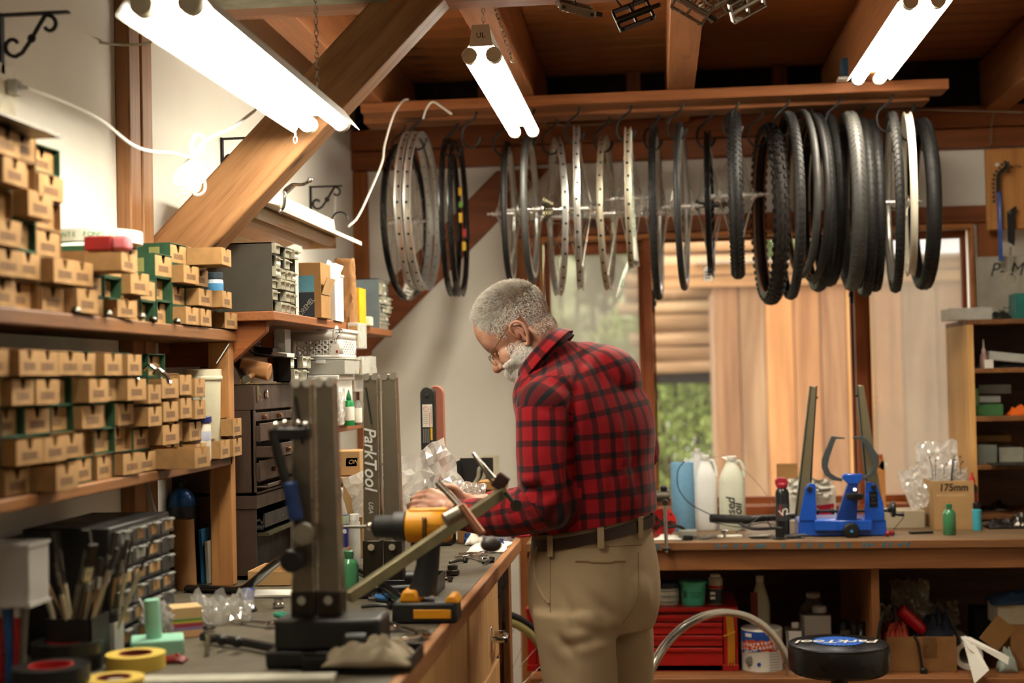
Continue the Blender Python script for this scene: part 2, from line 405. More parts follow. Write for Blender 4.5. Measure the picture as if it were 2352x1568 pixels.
def bush(label, cx, cy, z0, rx, rz, n, c, seed, ls=.07):
    rnd = random.Random(seed); t = thing('bush', label, 'bush', (cx, cy, -.5), group=None); b = B(); st = B()
    cl = [(rnd.uniform(-rx, rx)*.75, rnd.uniform(-.5, .5), rnd.uniform(.15, 1)*(rz+.3)) for _ in range(26)]
    for q in range(n):
        a = cl[rnd.randrange(26)]; d = Vector((rnd.gauss(0, 1), rnd.gauss(0, 1), rnd.gauss(0, 1))).normalized()*rnd.uniform(.5, 1)*.34
        p = Vector(a)+d; M_ = Euler((rnd.uniform(0, 6), rnd.uniform(0, 6), rnd.uniform(0, 6))).to_matrix().to_4x4()
        s_ = ls*rnd.uniform(.5, 1.2)
        b.add([(0, 0, 0), (s_*.5, s_*.35, 0), (s_, 0, s_*.15), (s_*.5, -s_*.35, 0)], [(0, 1, 2, 3)], T(p) @ M_)
    for a in cl[:12]: st.tube([(0, 0, 0), (a[0]*.4, a[1]*.4, a[2]*.6), a], [.03, .02, .008], 5)
    b.out('foliage', leafmat('leaf_'+c[1:]+str(seed), c), t, smooth=False, kind='stuff'); st.out('stem', M('bark', '#5a4634', .9), t)
bush('yellow-green bush behind the shed corner, lower left of the middle window', at(1560, 980, Y=11.6).x, 11.6, 0, .75, 2.1, 10000, '#A9BE62', 3)
bush('tall pale green bush outside the left window pane', at(1370, 800, Y=13.5).x, 13.5, 0, 1.1, 4.2, 12000, '#CDD49C', 4, .12)
bush('grey-green tree foliage beyond the left window pane', at(1300, 700, Y=15.6).x, 15.6, 0, 2.0, 6.2, 14000, '#C2C89C', 5, .19)
bush('dark green bush far behind the log wall', at(1660, 900, Y=17.8).x, 17.8, 0, 2.2, 3.6, 8000, '#7E8F50', 6, .12)
# ================= lights of the room =================
def tubemat(k, e):
    m = bpy.data.materials.new(k); m.use_nodes = True; n = m.node_tree.nodes; n.remove(n['Principled BSDF'])
    em = n.new('ShaderNodeEmission'); em.inputs[0].default_value = (1, .92, .75, 1); em.inputs[1].default_value = e
    m.node_tree.links.new(em.outputs[0], n['Material Output'].inputs[0]); return m
tube_m = tubemat('tube_lit', TUBE); tube_r = tubemat('tube_rear', TUBE_REAR)
sock = M('lamp_socket', '#CFC9AE', .5)
def shoplight(label, x0, x1, y0, y1, z, flare=.03, lit=True, hgt=.05, gap=.5, tmat=None):
    w_ = x1-x0; xc = (x0+x1)/2; Ln = y1-y0
    t = thing('fluorescent_light', label, 'light', (xc, (y0+y1)/2, z), group='hanging fluorescent shop lights' if lit else None)
    h = Ln/2
    B().prism([(-w_*.3, .02), (w_*.3, .02), (w_*.22, .02+hgt), (-w_*.22, .02+hgt)], -h, h, Matrix(((1, 0, 0, 0), (0, 0, 1, 0), (0, 1, 0, 0), (0, 0, 0, 1)))).out('housing', whitep, t, bev=.002)
    for s in (-1, 1):
        B().prism([(s*w_*.28, .028), (s*(w_/2), .004-flare*.3), (s*(w_/2+.001), .0-flare*.3), (s*w_*.28, .024)], -h, h, Matrix(((1, 0, 0, 0), (0, 0, 1, 0), (0, 1, 0, 0), (0, 0, 0, 1)))).out('reflector', whitep, t)
    for s in (-1, 1):
        xx = s*w_*gap/2
        B().cyl((xx, -h+.025, -.004), (xx, h-.02, -.004), .0185, n=12).out('tube', (tmat or tube_m) if lit else M('tube_off', '#D8D6CC', .25, var=0), t)
        for e in (-1, 1):
            B().cyl((xx, e*(h-.028), -.004), (xx, e*(h-.003), -.004), .0205, n=12).out('socket', sock, t)
    for e in (-1, 1):
        B().prism([(-w_*.3, .018), (w_*.3, .018), (w_*.22, .024+hgt), (-w_*.22, .024+hgt)], e*h-.002, e*h+.002, Matrix(((1, 0, 0, 0), (0, 0, 1, 0), (0, 1, 0, 0), (0, 0, 0, 1)))).out('end_plate', whitep, t)
    return t
def chain(label, p0, p1, m=steel, r=.0012, ln=.016, w_=.0045):
    p0 = Vector(p0); p1 = Vector(p1); d = p1-p0; n = max(2, int(d.length/(ln*.8))); F = frame(d)
    b = B()
    for i in range(n):
        c_ = p0 + d*(i+.5)/n; a = (i % 2)*PI/2
        b.tube([c_ + F @ Vector((math.cos(q)*w_*math.cos(a), math.cos(q)*w_*math.sin(a), math.sin(q)*ln*.52)) for q in [2*PI*j/8 for j in range(8)]], r, 4, closed=True)
    o = b.out('hanging_chain', m); return tag(o, label, 'chain')
sl1 = shoplight('large lit twin-tube shop light hanging over the left bench', -.850, -.692, 2.19, 3.31, 2.035, .07, hgt=.01, tmat=tubemat('tube_lit_left', TUBE*.62))
sl2 = shoplight('narrow lit twin-tube shop light hanging in the middle before the hanging wheels', -.487, -.385, 3.64, 4.83, 2.262, .01, gap=.62)
sl3 = shoplight('lit twin-tube light fixed under the joist at upper right over the tires', .67, .815, 3.92, 4.97, 2.42, hgt=.03)
text('UL', .02, ink, sl2, (0, -.6, .045), (PI/2, 0, 0), sx=1)
sl4 = shoplight('lit twin-tube light behind the camera over the bench', -.75, -.6, -.6, .6, 2.3, tmat=tube_r)
sl5 = shoplight('lit twin-tube light behind the camera over the room', .75, .9, -.2, 1.0, 2.3, tmat=tube_r)
sl6 = shoplight('lit twin-tube light at the rear of the room', 1.8, 1.95, .9, 2.1, 2.3, tmat=tube_r)
t = thing('unlit_shop_light', 'unlit cream metal shop light with wide flared reflector above the upper shelf', 'light', (-1.08, 4.05, 1.895))
P2 = Matrix(((1, 0, 0, 0), (0, 0, 1, 0), (0, 1, 0, 0), (0, 0, 0, 1)))
cream = M('cream_enamel', '#E2D9BE', .35, var=.05)
B().prism([(-.05, .0), (.05, .0), (.045, .05), (-.045, .05)], -.48, .48, P2).out('housing', cream, t, bev=.002)
B().prism([(-.045, -.001), (-.14, -.035), (-.14, -.039), (-.045, -.005)], -.5, .5, P2).out('reflector', cream, t)
B().prism([(.045, -.001), (.13, -.022), (.13, -.034), (.127, -.034), (.127, -.025), (.045, -.005)], -.5, .5, P2).out('reflector', cream, t)
B().box(-.05, .05, -.48, .48, -.006, -.001).out('underplate', cream, t)
for s in (-.04, .04):
    B().cyl((s, -.44, -.025), (s, .44, -.025), .0165, n=12).out('tube', M('tube_off', '#CFCBBE', .3, var=0), t)
for e in (-1, 1): B().box(-.055, .055, e*.455-.01, e*.455+.01, -.045, -.003).out('socket', cream, t, bev=.003)
chain('chain of the large shop light up to the cross beam', (-.765, 3.2, 2.10), (-.765, 3.2, 2.66))
chain('short chain above the near end of the middle shop light', (-.436, 3.70, 2.32), (-.436, 3.72, 2.50))
chain('slack chain beside the middle shop light', (-.37, 3.80, 2.27), (-.42, 3.66, 2.45))
chain('loose chain end dangling below the large shop light', (at(678, 262, Y=3.25).x, 3.25, 2.04), at(678, 328, Y=3.25), whitep)
# ================= hanging rail, hooks, wheels =================
YA, YBk = 5.17, 5.32
rl = thing('hanging_rail', 'long pine rail of two planks holding black hooks under the ceiling joists', 'rail', (0, 5.24, 2.40))
B().box(-1.06, 1.04, -.14, .0, .0, .037).out('plank', wd, rl, bev=.003)
B().box(-1.08, 1.00, .01, .14, -.012, .03).out('plank', wd, rl, bev=.003)
hook_proto = None
def hook(px, row, label, dz=0):
    global hook_proto
    Y = YA if row == 'F' else YBk; z = 2.40 if row == 'F' else 2.388
    x = at(px, 250, Y=Y).x
    if hook_proto is None:
        pts = [(.028, 0, .01), (.028, 0, -.012), (.012, 0, -.03), (-.022, 0, -.052), (-.03, 0, -.075), (-.03, 0, -.1), (-.02, 0, -.122), (0, 0, -.135), (.022, 0, -.128), (.034, 0, -.11), (.038, 0, -.088)]
        o = B().tube(pts, [.0052]*9+[.006, .0065], 8).out('bike_hook', blackmt, sub=1); hook_proto = o
        o.location = (x, Y, z)
    else:
        o = hook_proto.copy(); COL.objects.link(o); o.location = (x, Y, z+dz)
    return tag(o, label, 'hook', 'black vinyl hooks screwed under the rail')
RIMP = lambda r: [(-.009, -r), (-.0, -r*1.05), (.0065, -r*.98), (.0055, -r*.7), (-.001, -r*.55), (-.001, r*.55), (.0055, r*.7), (.0065, r*.98), (0, r*1.05), (-.009, r), (-.017, r*.35), (-.017, -r*.35)]
silver = M('rim_silver', '#CFCFCA', .36, .85, var=.08, vs=30, bump=.02); silverd = M('rim_worn', '#CFC6AE', .45, .55, var=.25, vs=14, bump=.05)
rimblk = M('rim_black', '#1E1E1E', .3, .3, var=.15, bump=.03)
hub_s = M('hub_silver', '#E2E0DA', .28, .8, var=.05, bump=0); spokem = M('spoke_steel', '#BDB8AC', .3, 1, var=0, bump=0)
tread_m = rubber
def tread_bm(kind, R, wd_):
    b = B()
    if kind == 'knob':
        n = 58
        for i in range(n):
            for j, q in enumerate((-1, -.45, 0, .45, 1)):
                a = 2*PI*(i+(.5 if j % 2 else 0))/n; th = q*1.15
                rr = R+wd_*math.cos(th)*.95; y_ = wd_*math.sin(th)*1.05
                m = RY(-a) @ T(rr, y_, 0) @ RZ(th*.9)
                b.box(-.002, .006 if abs(q) < 1 else .005, -.0055, .0055, -.0075, .0075, m)
    elif kind == 'block':
        n = 84
        for i in range(n):
            for j, q in enumerate((-.9, -.32, .32, .9)):
                a = 2*PI*(i+(.5 if j % 2 else 0))/n; th = q*1.1
                m = RY(-a) @ T(R+wd_*math.cos(th), wd_*math.sin(th), 0) @ RZ(th*.9) @ RX(.5 if q > 0 else -.5)
                b.box(-.002, .0028, -.0045, .0045, -.007, .007, m)
    elif kind == 'sipe':
        n = 90
        for i in range(n):
            for q in (-.55, .55):
                a = 2*PI*i/n; th = q
                m = RY(-a) @ T(R+wd_*math.cos(th), wd_*math.sin(th), 0) @ RZ(th*.9) @ RX(.6 if q > 0 else -.6)
                b.box(-.002, .0012, -.0075, .0075, -.0035, .0035, m)
    return b
def wheel(name, label, cx, top, bot, hw, near, row, rim=None, tire=None, tw=.012, hubm=None, hubw=.05, tread=None, spokes=28, cas=False, holes=False, hk=None, hklab=None, group=None, cat=None, tilt=0, twom=False, inner=None, dY=0, rimw=.011, hubdz=0):
    Y = (YA if row == 'F' else YBk)+dY
    c = at(cx, (top+bot)/2, Y=Y); s = ppm(c); R = (bot-top)/2/s
    az = math.atan2(c.y, c.x); ph = math.asin(min(.95, hw/(R*s)))
    rz = az - ph if near == 'L' else az + ph
    t = thing(name, label, cat or 'wheel', c, (0, tilt, rz), group)
    Rr = R
    if tire:
        Rr = R-tw*1.75; Rt = R-tw
        pr = [(tw*math.cos(q)*1.0, tw*math.sin(q)) for q in [-2.3+4.6*j/11 for j in range(12)]]
        if not rim:
            pr += [(x*.86, y_*.86) for x, y_ in reversed(pr)]
        B().torus(Rt, tw, 64, prof=pr).out('tire', tire, t)
        if tread: tread_bm(tread, Rt, tw).out('tread', tread_m if tire != rubberg else rubberg, t, smooth=False, kind='stuff')
        if inner:
            for sy in (-1, 1): B().torus(Rt-tw*.62, .003, 64, 6, T(0, sy*tw*.72, 0)).out('bead', inner, t)
    if rim:
        B().torus(Rr-.007, 0, 72, prof=RIMP(rimw)).out('rim', rim, t)
        if holes:
            b = B(); n = 32
            for i in range(n):
                a = 2*PI*i/n; m = RY(-a)
                b.cyl((Rr-.0085, (-.002 if i % 2 else .002), 0), (Rr-.0071, (-.002 if i % 2 else .002), 0), .0050, n=8, m=m)
                b.cyl((Rr-.0250, 0, 0), (Rr-.0236, 0, 0), .003, n=6, m=m)
            b.out('spoke_hole', ink, t, kind='stuff')
    if hubm:
        h = hubw*1.3
        B().lathe([(.0045, -h*1.25), (.0045, -h), (.008, -h*.98), (.009, -h*.8), (.024, -h*.66), (.024, -h*.6), (.011, -h*.5), (.0095, 0), (.011, h*.5), (.024, h*.6), (.024, h*.66), (.009, h*.8), (.008, h*.98), (.0045, h), (.0045, h*1.25)], 18, RX(PI/2)).out('hub', hubm, t)
        b = B(); n = spokes
        for i in range(n):
            a = 2*PI*i/n; sgn = 1 if i % 2 else -1; a2 = a+(.75 if (i//2) % 2 else -.75)
            p0 = Vector((math.cos(a2)*.022, sgn*h*.63, math.sin(a2)*.022)); p1 = Vector((math.cos(a)*(Rr-.02), 0, math.sin(a)*(Rr-.02)))
            b.cyl(p0, p1, .0011, n=4)
        b.out('spokes', spokem, t, kind='stuff')
        if cas:
            b = B(); sg = cas
            for i in range(7):
                r = .052-.0048*i; y_ = sg*(h*.72+i*.0048)
                nt = 20-i
                poly = []
                for q in range(nt*2):
                    rr = r if q % 2 else r-.005; poly.append((math.cos(PI*q/nt)*rr, math.sin(PI*q/nt)*rr))
                b.prism(poly, y_-.0009, y_+.0009, RX(PI/2))
            b.out('cassette', M('cassette', '#7A7058', .35, .9, var=.4), t)
    if hk:
        hook(hk, row, hklab or 'black hook carrying the '+label)
    return t
# --- wheels from left to right; pixel data only fixes where each one hangs
wheel('bicycle_wheel', 'black-rimmed spoked wheel, leftmost wheel on the rail with a paper tag', 932, 330, 690, 50, 'L', 'B', rimblk, None, hubm=hub_s, hubw=.05, hk=915, hklab='leftmost hook on the rail, holding the black spoked wheel', rimw=.010)
r1 = wheel('bare_rim', 'bare silver rim with dark spoke holes, the left one of a nested pair', 952, 302, 668, 37, 'L', 'F', silver, None, holes=True, cat='rim', rimw=.0125)
r2 = wheel('bare_rim', 'bare silver rim with dark spoke holes, the right one of a nested pair', 972, 302, 668, 36, 'L', 'F', silver, None, holes=True, hk=955, hklab='second hook from the left, holding the silver rim pair', cat='rim', rimw=.0125)
wheel('bare_rim', 'glossy black bare rim with decals, left one of a nested black pair', 1035, 318, 682, 20, 'L', 'B', rimblk, None, cat='rim', rimw=.010)
wheel('bare_rim', 'glossy black bare rim with yellow decals, right one of a nested black pair', 1054, 320, 682, 19, 'L', 'B', rimblk, None, hk=1035, hklab='third hook from the left, holding the black rim pair', cat='rim', rimw=.010)
hook(1078, 'F', 'empty black hook between the black rims and the first tired wheel')
W1 = wheel('bicycle_wheel', 'slim black-tired wheel with black cassette, left of the middle shop light', 1170, 325, 655, 13, 'L', 'B', silver, rubber, .011, hubm=hub_s, hubw=.052, cas=1, hk=1150, hklab='hook just left of the lower end of the middle shop light')
wheel('bicycle_wheel', 'grey slick-tired wheel with steel cassette under the middle shop light', 1219, 310, 652, 16, 'L', 'F', silver, rubberg, .012, hubm=hub_s, hubw=.055, cas=1, hk=1210, hklab='hook hidden behind the lower end of the middle shop light')
wheel('bicycle_wheel', 'silver-rimmed tireless wheel with spoke holes, just right of the middle shop light', 1280, 315, 680, 18, 'R', 'B', silver, None, hubm=hub_s, hubw=.05, holes=True, hk=1262, hklab='rear hook just right of the middle shop light')
wheel('bicycle_wheel', 'silver tireless wheel seen exactly edge-on, second right of the middle shop light', 1329, 290, 668, 3, 'L', 'F', silver, None, hubm=hub_s, hubw=.055, holes=True, hk=1316, hklab='hook over the edge-on silver tireless wheel')
wheel('bicycle_wheel', 'worn silver tireless wheel with pale rim tape, third right of the middle shop light', 1394, 312, 668, 15, 'L', 'B', silverd, None, hubm=hub_s, hubw=.05, holes=True, hk=1382, hklab='hook over the worn silver tireless wheel')
wt = wheel('bicycle_wheel', 'narrow wheel wrapped in white printed rim tape that hangs loose below', 1447, 292, 620, 4, 'L', 'F', silverd, None, hubm=hub_s, hubw=.055, holes=True, hk=1434, hklab='hook over the wheel with white rim tape')
wheel('bicycle_wheel', 'black-tired wheel before the left edge of the middle window pane', 1508, 290, 688, 9, 'L', 'B', silver, rubber, .013, hubm=hub_s, hubw=.05, tread='sipe', hk=1496, hklab='hook over the first black-tired wheel before the middle pane')
wheel('bicycle_wheel', 'slim black-tired wheel with silver rim, second before the middle window pane', 1567, 280, 668, 11, 'L', 'F', silver, rubber, .0115, hubm=hub_s, hubw=.046, hk=1552, hklab='hook over the second black-tired wheel before the middle pane')
W3 = wheel('bicycle_wheel', 'thin all-black wheel with a grey paper tag, before the middle window pane', 1630, 300, 640, 4, 'L', 'B', rimblk, None, hubm=M('hub_black', '#1a1a1a', .4), hubw=.055, hk=1617, hklab='hook over the thin all-black wheel')
wheel('bicycle_wheel', 'fat black block-tread wheel seen edge-on with a wide silver hub', 1691, 258, 640, 2, 'L', 'F', silver, rubber, .0235, hubm=hub_s, hubw=.072, tread='block', hk=1680, hklab='hook over the fat block-tread wheel')
wheel('bicycle_tire', 'big knobby mountain tire with tan inside, hanging tilted before the window', 1767, 285, 698, 28, 'R', 'B', None, M('rubber_tan', '#2B211A', .6, var=.3), .026, tread='knob', inner=M('bead_tan', '#9C5A2E', .6), hk=1735, hklab='hook over the big knobby tire', cat='tire', tilt=.03)
TG = dict(cat='tire')
tb = M('bead_brown', '#7A5236', .6)
wheel('bicycle_tire', 'narrow dark tire just right of the knobby tire', 1812, 258, 688, 26, 'R', 'F', None, rubber, .0175, tread='sipe', hk=1796, hklab='hook over the narrow dark tires right of the knobby tire', **TG)
wheel('bicycle_tire', 'smooth thin tire with light brown bead, crossing the narrow dark tire', 1840, 252, 640, 37, 'R', 'F', None, rubberg, .0125, inner=tb, tilt=.0, dY=.04, **TG)
wheel('bicycle_tire', 'second smooth thin tire with brown bead, lower right of its twin', 1864, 262, 650, 37, 'R', 'F', None, rubber, .0125, inner=tb, tilt=.0, dY=.04, **TG)
wheel('bicycle_tire', 'medium black road tire hanging behind the thin smooth tires', 1876, 262, 670, 32, 'R', 'B', None, rubber, .018, tread='sipe', hk=1850, hklab='rear hook over the medium black tires', **TG)
wheel('bicycle_tire', 'medium black tire resting against the wide grid-tread tire', 1901, 262, 658, 32, 'R', 'B', None, rubber, .02, tread='sipe', dY=.03, **TG)
wheel('bicycle_tire', 'wide shiny grid-tread tire in the middle of the tire bunch', 1953, 257, 668, 22, 'R', 'F', None, rubberg, .0265, tread='sipe', hk=1915, hklab='hook over the wide grid-tread tire', tilt=.03, **TG)
wheel('bicycle_tire', 'dark ribbed tire just right of the wide grid-tread tire', 1982, 272, 682, 20, 'R', 'B', None, rubber, .0195, tread='sipe', hk=1966, hklab='hook over the two dark ribbed tires', **TG)
wheel('bicycle_tire', 'second dark ribbed tire, left of the white-rimmed wheel', 2006, 276, 670, 16, 'R', 'B', None, rubber, .019, tread='sipe', dY=.04, **TG)
wheel('bicycle_wheel', 'black herringbone-tread wheel with silver hub, right part of the tire bunch', 2052, 258, 672, 15, 'R', 'F', silver, rubber, .016, hubm=hub_s, hubw=.06, tread='sipe', hk=2033, hklab='front hook near the right end of the rail')
wheel('bicycle_wheel', 'wheel with a bare cream-white rim beside the herringbone tire', 2087, 258, 635, 12, 'R', 'F', M('rim_cream', '#E6E0CC', .35, var=.1), None, hubm=None, dY=.03, rimw=.012)
wheel('bicycle_tire', 'wide balloon tire hanging last at the right end of the rail', 2118, 272, 666, 28, 'R', 'B', None, rubber, .0265, tread='sipe', hk=2083, hklab='last hook at the right end of the rail', **TG)
# decals, tags, loose rim tape
def tagcard(label, px, py, Y, w_, h_, a=0, nm='paper_tag'):
    c = at(px, py, Y=Y); s = ppm(c)
    t = thing(nm, label, 'tag', c, (0, a, 0))
    B().prism([(-w_/2/s, -h_/2/s), (w_/2/s, -h_/2/s), (w_/2/s, h_*.3/s), (w_*.25/s, h_/2/s), (-w_*.25/s, h_/2/s), (-w_/2/s, h_*.3/s)], -.0005, .0005, RX(PI/2)).out('card', paper, t)
    B().tube([(0, 0, h_*.4/s), (.002, 0, h_*.8/s), (.0, .01, h_*1.3/s)], .0008, 5).out('string', paper, t)
    for i in range(3): B().box(-w_*.3/s, w_*.3/s, -.0009, -.0006, (h_*(.1-.2*i)-1)/s, (h_*(.1-.2*i)+1)/s).out('writing', ink, t)
    return t
tagcard('small white paper tag hanging from the leftmost black wheel', 939, 668, 5.28, 26, 40, .35)
tagcard('grey paper tag hanging under the thin all-black wheel', 1626, 628, 5.25, 20, 34, 0)
tape = M('rim_tape', '#E9EBDD', .6, var=.05); tapeg = M('tape_green', '#2F8A5C', .6, var=0)
def ribbon(label, pts, w_, txt, Y, flip=False):
    q = [at(x, y, Y=Y) for x, y in pts]; c = q[0]; t = thing('rim_tape', label, 'tape', c)
    s = ppm(c); b = B(); rr = []
    for i, p in enumerate(q):
        d = (q[min(i+1, len(q)-1)]-q[max(i-1, 0)]).normalized(); n_ = Vector((d.z, 0, -d.x))*w_/2/s
        rr.append([p-c-n_, p-c+n_])
    vs = [v for r in rr for v in r]; b.add(vs, [(2*i, 2*i+1, 2*i+3, 2*i+2) for i in range(len(q)-1)])
    b.out('tape_strip', tape, t, solid=.0006)
    d = (q[-1]-q[0]); a = math.atan2(-d.z, d.x)
    mid = (q[len(q)//2]-c)
    text(txt, w_*.75/s, tapeg, t, mid+Vector((0, -.002, 0)), (PI/2, a, 0))
    return t
ribbon('white printed rim tape running down the taped wheel', [(1446, 300), (1447, 360), (1449, 420), (1452, 480), (1456, 540), (1462, 600), (1464, 612)], 11, 'FOND DE JANTE  FOND DE JANTE', 5.10)
ribbon('loose end of white rim tape dangling to lower left', [(1447, 600), (1436, 625), (1428, 650), (1419, 684)], 10, 'JANTE', 5.12)
for (px, py, Y, col, h_) in ((1057, 440, 5.16, yellow, 20), (1058, 500, 5.16, yellow, 22), (1058, 470, 5.16, M('decal_green', '#6BA82E', .5), 14), (1067, 535, 5.16, red, 20), (1066, 565, 5.16, yellow, 20), (1006, 380, 5.22, None, 0)):
    if col is None: continue
    c = at(px, py, Y=5.45); s = ppm(c)
    o = B().box(-4/s, 4/s, -.004, .004, -h_/2/s, h_/2/s).out('decal', col, loc=c, bev=.001)
    tag(o, {440: 'upper yellow decal on the right black rim', 500: 'second yellow decal on the right black rim', 470: 'green decal on the right black rim', 535: 'red decal low on the right black rim', 565: 'lowest yellow decal on the right black rim'}[py], 'decal')
# wire along the header
o = B().tube([at(850+i*75, 300-[0, 8, 12, 14, 22, 16, 12, 14, 30, 40, 48, 52, 50, 44, 48, 50, 46, 48, 46, 44, 42][i] if i < 21 else 256, Y=5.5) for i in range(21)], .0022, 5).out('thin_wire', M('wire_grey', '#8A7A66', .5)); tag(o, 'thin grey wire strung along the header behind the hooks', 'wire')
# ================= workbenches =================
ZL, ZR = .92, .85
XE = -.437
lami = M('grey_laminate', '#5C5446', .5, var=.35, vs=9, bump=.1)
lb = thing('workbench', 'long left workbench with worn grey top over light wood drawer cabinets', 'workbench', (XE, 1.0, 0))
B().box(XL-XE, -.02, 0, 3.42, ZL-.035, ZL-.001).out('bench_top', lami, lb, bev=.002)
B().box(-.02, 0, 0, 3.42, ZL-.04, ZL).out('front_edge', W('wood_edge', '#A9764A', '#80502C', 1), lb, bev=.004)
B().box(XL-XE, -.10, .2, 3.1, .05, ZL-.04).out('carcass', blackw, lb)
y = .25
for w_ in (1.09, 1.09, .69):
    y0 = y; y1 = y+w_
    B().box(-.10, -.045, y0, y0+.05, .05, ZL-.04).out('stile', wcab, lb, bev=.002)
    z1_ = ZL-.075
    for j, hh in enumerate((.235, .18, .19, .19)):
        z0_ = z1_-hh+.012
        d = B().box(-.075, -.04, y0+.06, y1-.01, z0_, z1_).out('drawer', wcab, lb, bev=.004)
        yc = (y0+y1)/2+.19; zc = (z0_+z1_)/2-.035
        B().tube([(-.04, yc-.05, zc), (-.012, yc-.05, zc), (-.004, yc-.03, zc-.004), (-.004, yc+.03, zc-.004), (-.012, yc+.05, zc), (-.04, yc+.05, zc)], .009, 8).out('handle', chrome, d)
        B().box(-.041, -.037, yc-.062, yc-.038, zc-.035, zc+.035).out('handle_plate', chrome, d, bev=.003)
        z1_ = z0_-.012
    y = y1
B().box(-.11, -.04, .2, 3.12, ZL-.073, ZL-.04).out('top_rail', wcaby, lb, bev=.002)
B().box(-.10, -.045, y, y+.04, .05, ZL-.04).out('stile', wcab, lb, bev=.002)
B().box(XL-XE+.3, -.05, 3.335, 3.375, 0, ZL-.04).out('end_panel', W('wood_endp', '#7A5432', '#5E3C22', 2), lb, bev=.003)
B().box(-.055, -.03, 3.33, 3.385, 0, ZL-.04).out('end_post', wdz, lb, bev=.003)
B().box(-.62, -.06, 3.30, 3.40, ZL-.06, ZL-.036).out('end_rail', wpine, lb, bev=.003)
for q in range(9):   # files hanging in the gap
    yy = 4.03+q*.034; ln = random.uniform(.16, .3)
    o = thing('hanging_file', '%s hanging dark flat file from the near end under the left bench' % ordn(q), 'file', (XE-.046, yy+.09, ZL-.045-random.uniform(0, .02)), (0, 0, random.uniform(-.15, .15)), 'flat files hanging under the far end of the left bench')
    B().box(-.002, .002, -.011, .011, -ln, -.07, tx=0).out('blade', dsteel, o, bev=.001)
    B().box(-.008, .008, -.013, .013, -.08, .0).out('grip', blackpl, o, bev=.003)
rb = thing('workbench', 'right pine workbench with blue paint marks under the window', 'workbench', (0, 0, 0))
YF = 4.88; XR0, XR1 = -.465, 2.4
B().box(XR0, XR1, YF, YB-.002, ZR-.026, ZR).out('bench_top', wbench, rb, bev=.003)
B().box(XR0, XR1, YF-.012, YF+.0, ZR-.028, ZR-.001).out('front_edge', W('wood_edge2', '#845A36', '#644024', 0), rb, bev=.002)
B().box(XR0, XR1, YF+.004, YF+.04, ZR-.098, ZR-.027).out('apron', wapr, rb, bev=.003)
B().box(XR0, XR1, YF+.03, YB-.05, .365, .392).out('lower_shelf', wapr, rb, bev=.003)
B().box(XR0, XR1, YF-.005, YF+.03, .29, .39).out('shelf_apron', wapr, rb, bev=.003)
B().box(XR0, XR1, YB-.09, YB-.06, .0, ZR-.03).out('back_panel', W('wood_backp', '#5A3820', '#402814', 0), rb)
xd = at(2010, 1400, Y=YF+.05).x
B().box(xd-.013, xd+.013, YF+.03, YB-.09, .392, ZR-.03).out('divider', W('wood_div', '#8A5A30', '#6A4020', 2), rb, bev=.002)
for x in (XR0+.04, 1.55, XR1-.05): B().box(x-.04, x+.04, YF+.06, YF+.14, 0, .365).out('leg', wdz, rb, bev=.003)
bp = M('blue_marks', '#2E6E86', .7, var=.4)
for px in (1510, 1648, 1665, 1690, 1712, 1740, 1752, 1800, 1835, 1860, 1885, 1925, 1950, 1985, 2000, 2030, 2045, 2068, 2085):
    p = at(px, 1249, Y=YF-.012); a = random.choice((.5, -.4, 0, 1.1, .3))
    o = B().box(-.004, .004, -.0006, .0004, -.009, .009).out('blue_mark', bp, rb, bev=0); o.location = (p.x, YF-.0125, ZR-.0145); o.rotation_euler = (0, a, 0)
# ================= wooden shelf unit on the right bench =================
xs = at(2226, 900, Y=5.42).x; zt = at(2240, 745, Y=5.42).z
su = thing('wooden_shelf_unit', 'open pine shelf unit standing on the right bench beside the window', 'shelf', (xs, 5.42, ZR))
B().box(-.0, .022, 0, .40, 0, zt-ZR).out('side_panel', wpine, su, bev=.002)
B().box(.022, 1.1, .38, .40, 0, zt-ZR).out('back_panel', W('wood_backp', '', ''), su)
B().box(1.1, 1.122, 0, .40, 0, zt-ZR).out('side_panel', wpine, su, bev=.002)
B().box(.0, 1.122, 0, .40, zt-ZR, zt-ZR+.018).out('top_board', wshelf, su, bev=.002)
SHZ = []
for py, x1 in ((851, 1.1), (962, 1.1), (1073, .20), (1188, 1.1)):
    z = at(2260, py, Y=5.42).z-ZR; SHZ.append(z+ZR+.008)
    B().box(.022, x1, .0, .38, z-.009, z+.009).out('shelf_board', wshelf, su, bev=.002)
# ================= left wall shelves =================
ws = thing('wall_shelf', 'upper brown plank shelf on the left wall with triangular brackets', 'shelf', (XL, 3.47, 1.60))
B().box(0, .30, 0, 1.58, -.024, 0).out('shelf_board', W('wood_sh2', '#9E643A', '#784624', 1), ws, bev=.003)
for y in (.03, 1.0):
    B().prism([(0, -.024), (.27, -.024), (.27, -.05), (.17, -.135), (0, -.135)], y, y+.03, Matrix(((1, 0, 0, 0), (0, 0, 1, 0), (0, 1, 0, 0), (0, 0, 0, 1)))).out('bracket', W('wood_brk', '#9A5A2C', '#7A421E', 0), ws, bev=.002)
B().box(0, .02, 0, 1.58, -.10, -.024).out('cleat', W('wood_sh2', '', ''), ws, bev=.002)
ws2 = thing('wall_shelf', 'lower short plank shelf on the left wall under the plastic bins', 'shelf', (XL, 3.99, 1.29))
B().box(0, .30, 0, .72, -.022, 0).out('shelf_board', W('wood_sh2', '', ''), ws2, bev=.003)
B().prism([(0, -.022), (.24, -.022), (.0, -.2)], .45, .475, Matrix(((1, 0, 0, 0), (0, 0, 1, 0), (0, 1, 0, 0), (0, 0, 0, 1)))).out('bracket', W('wood_brk', '', ''), ws2, bev=.002)
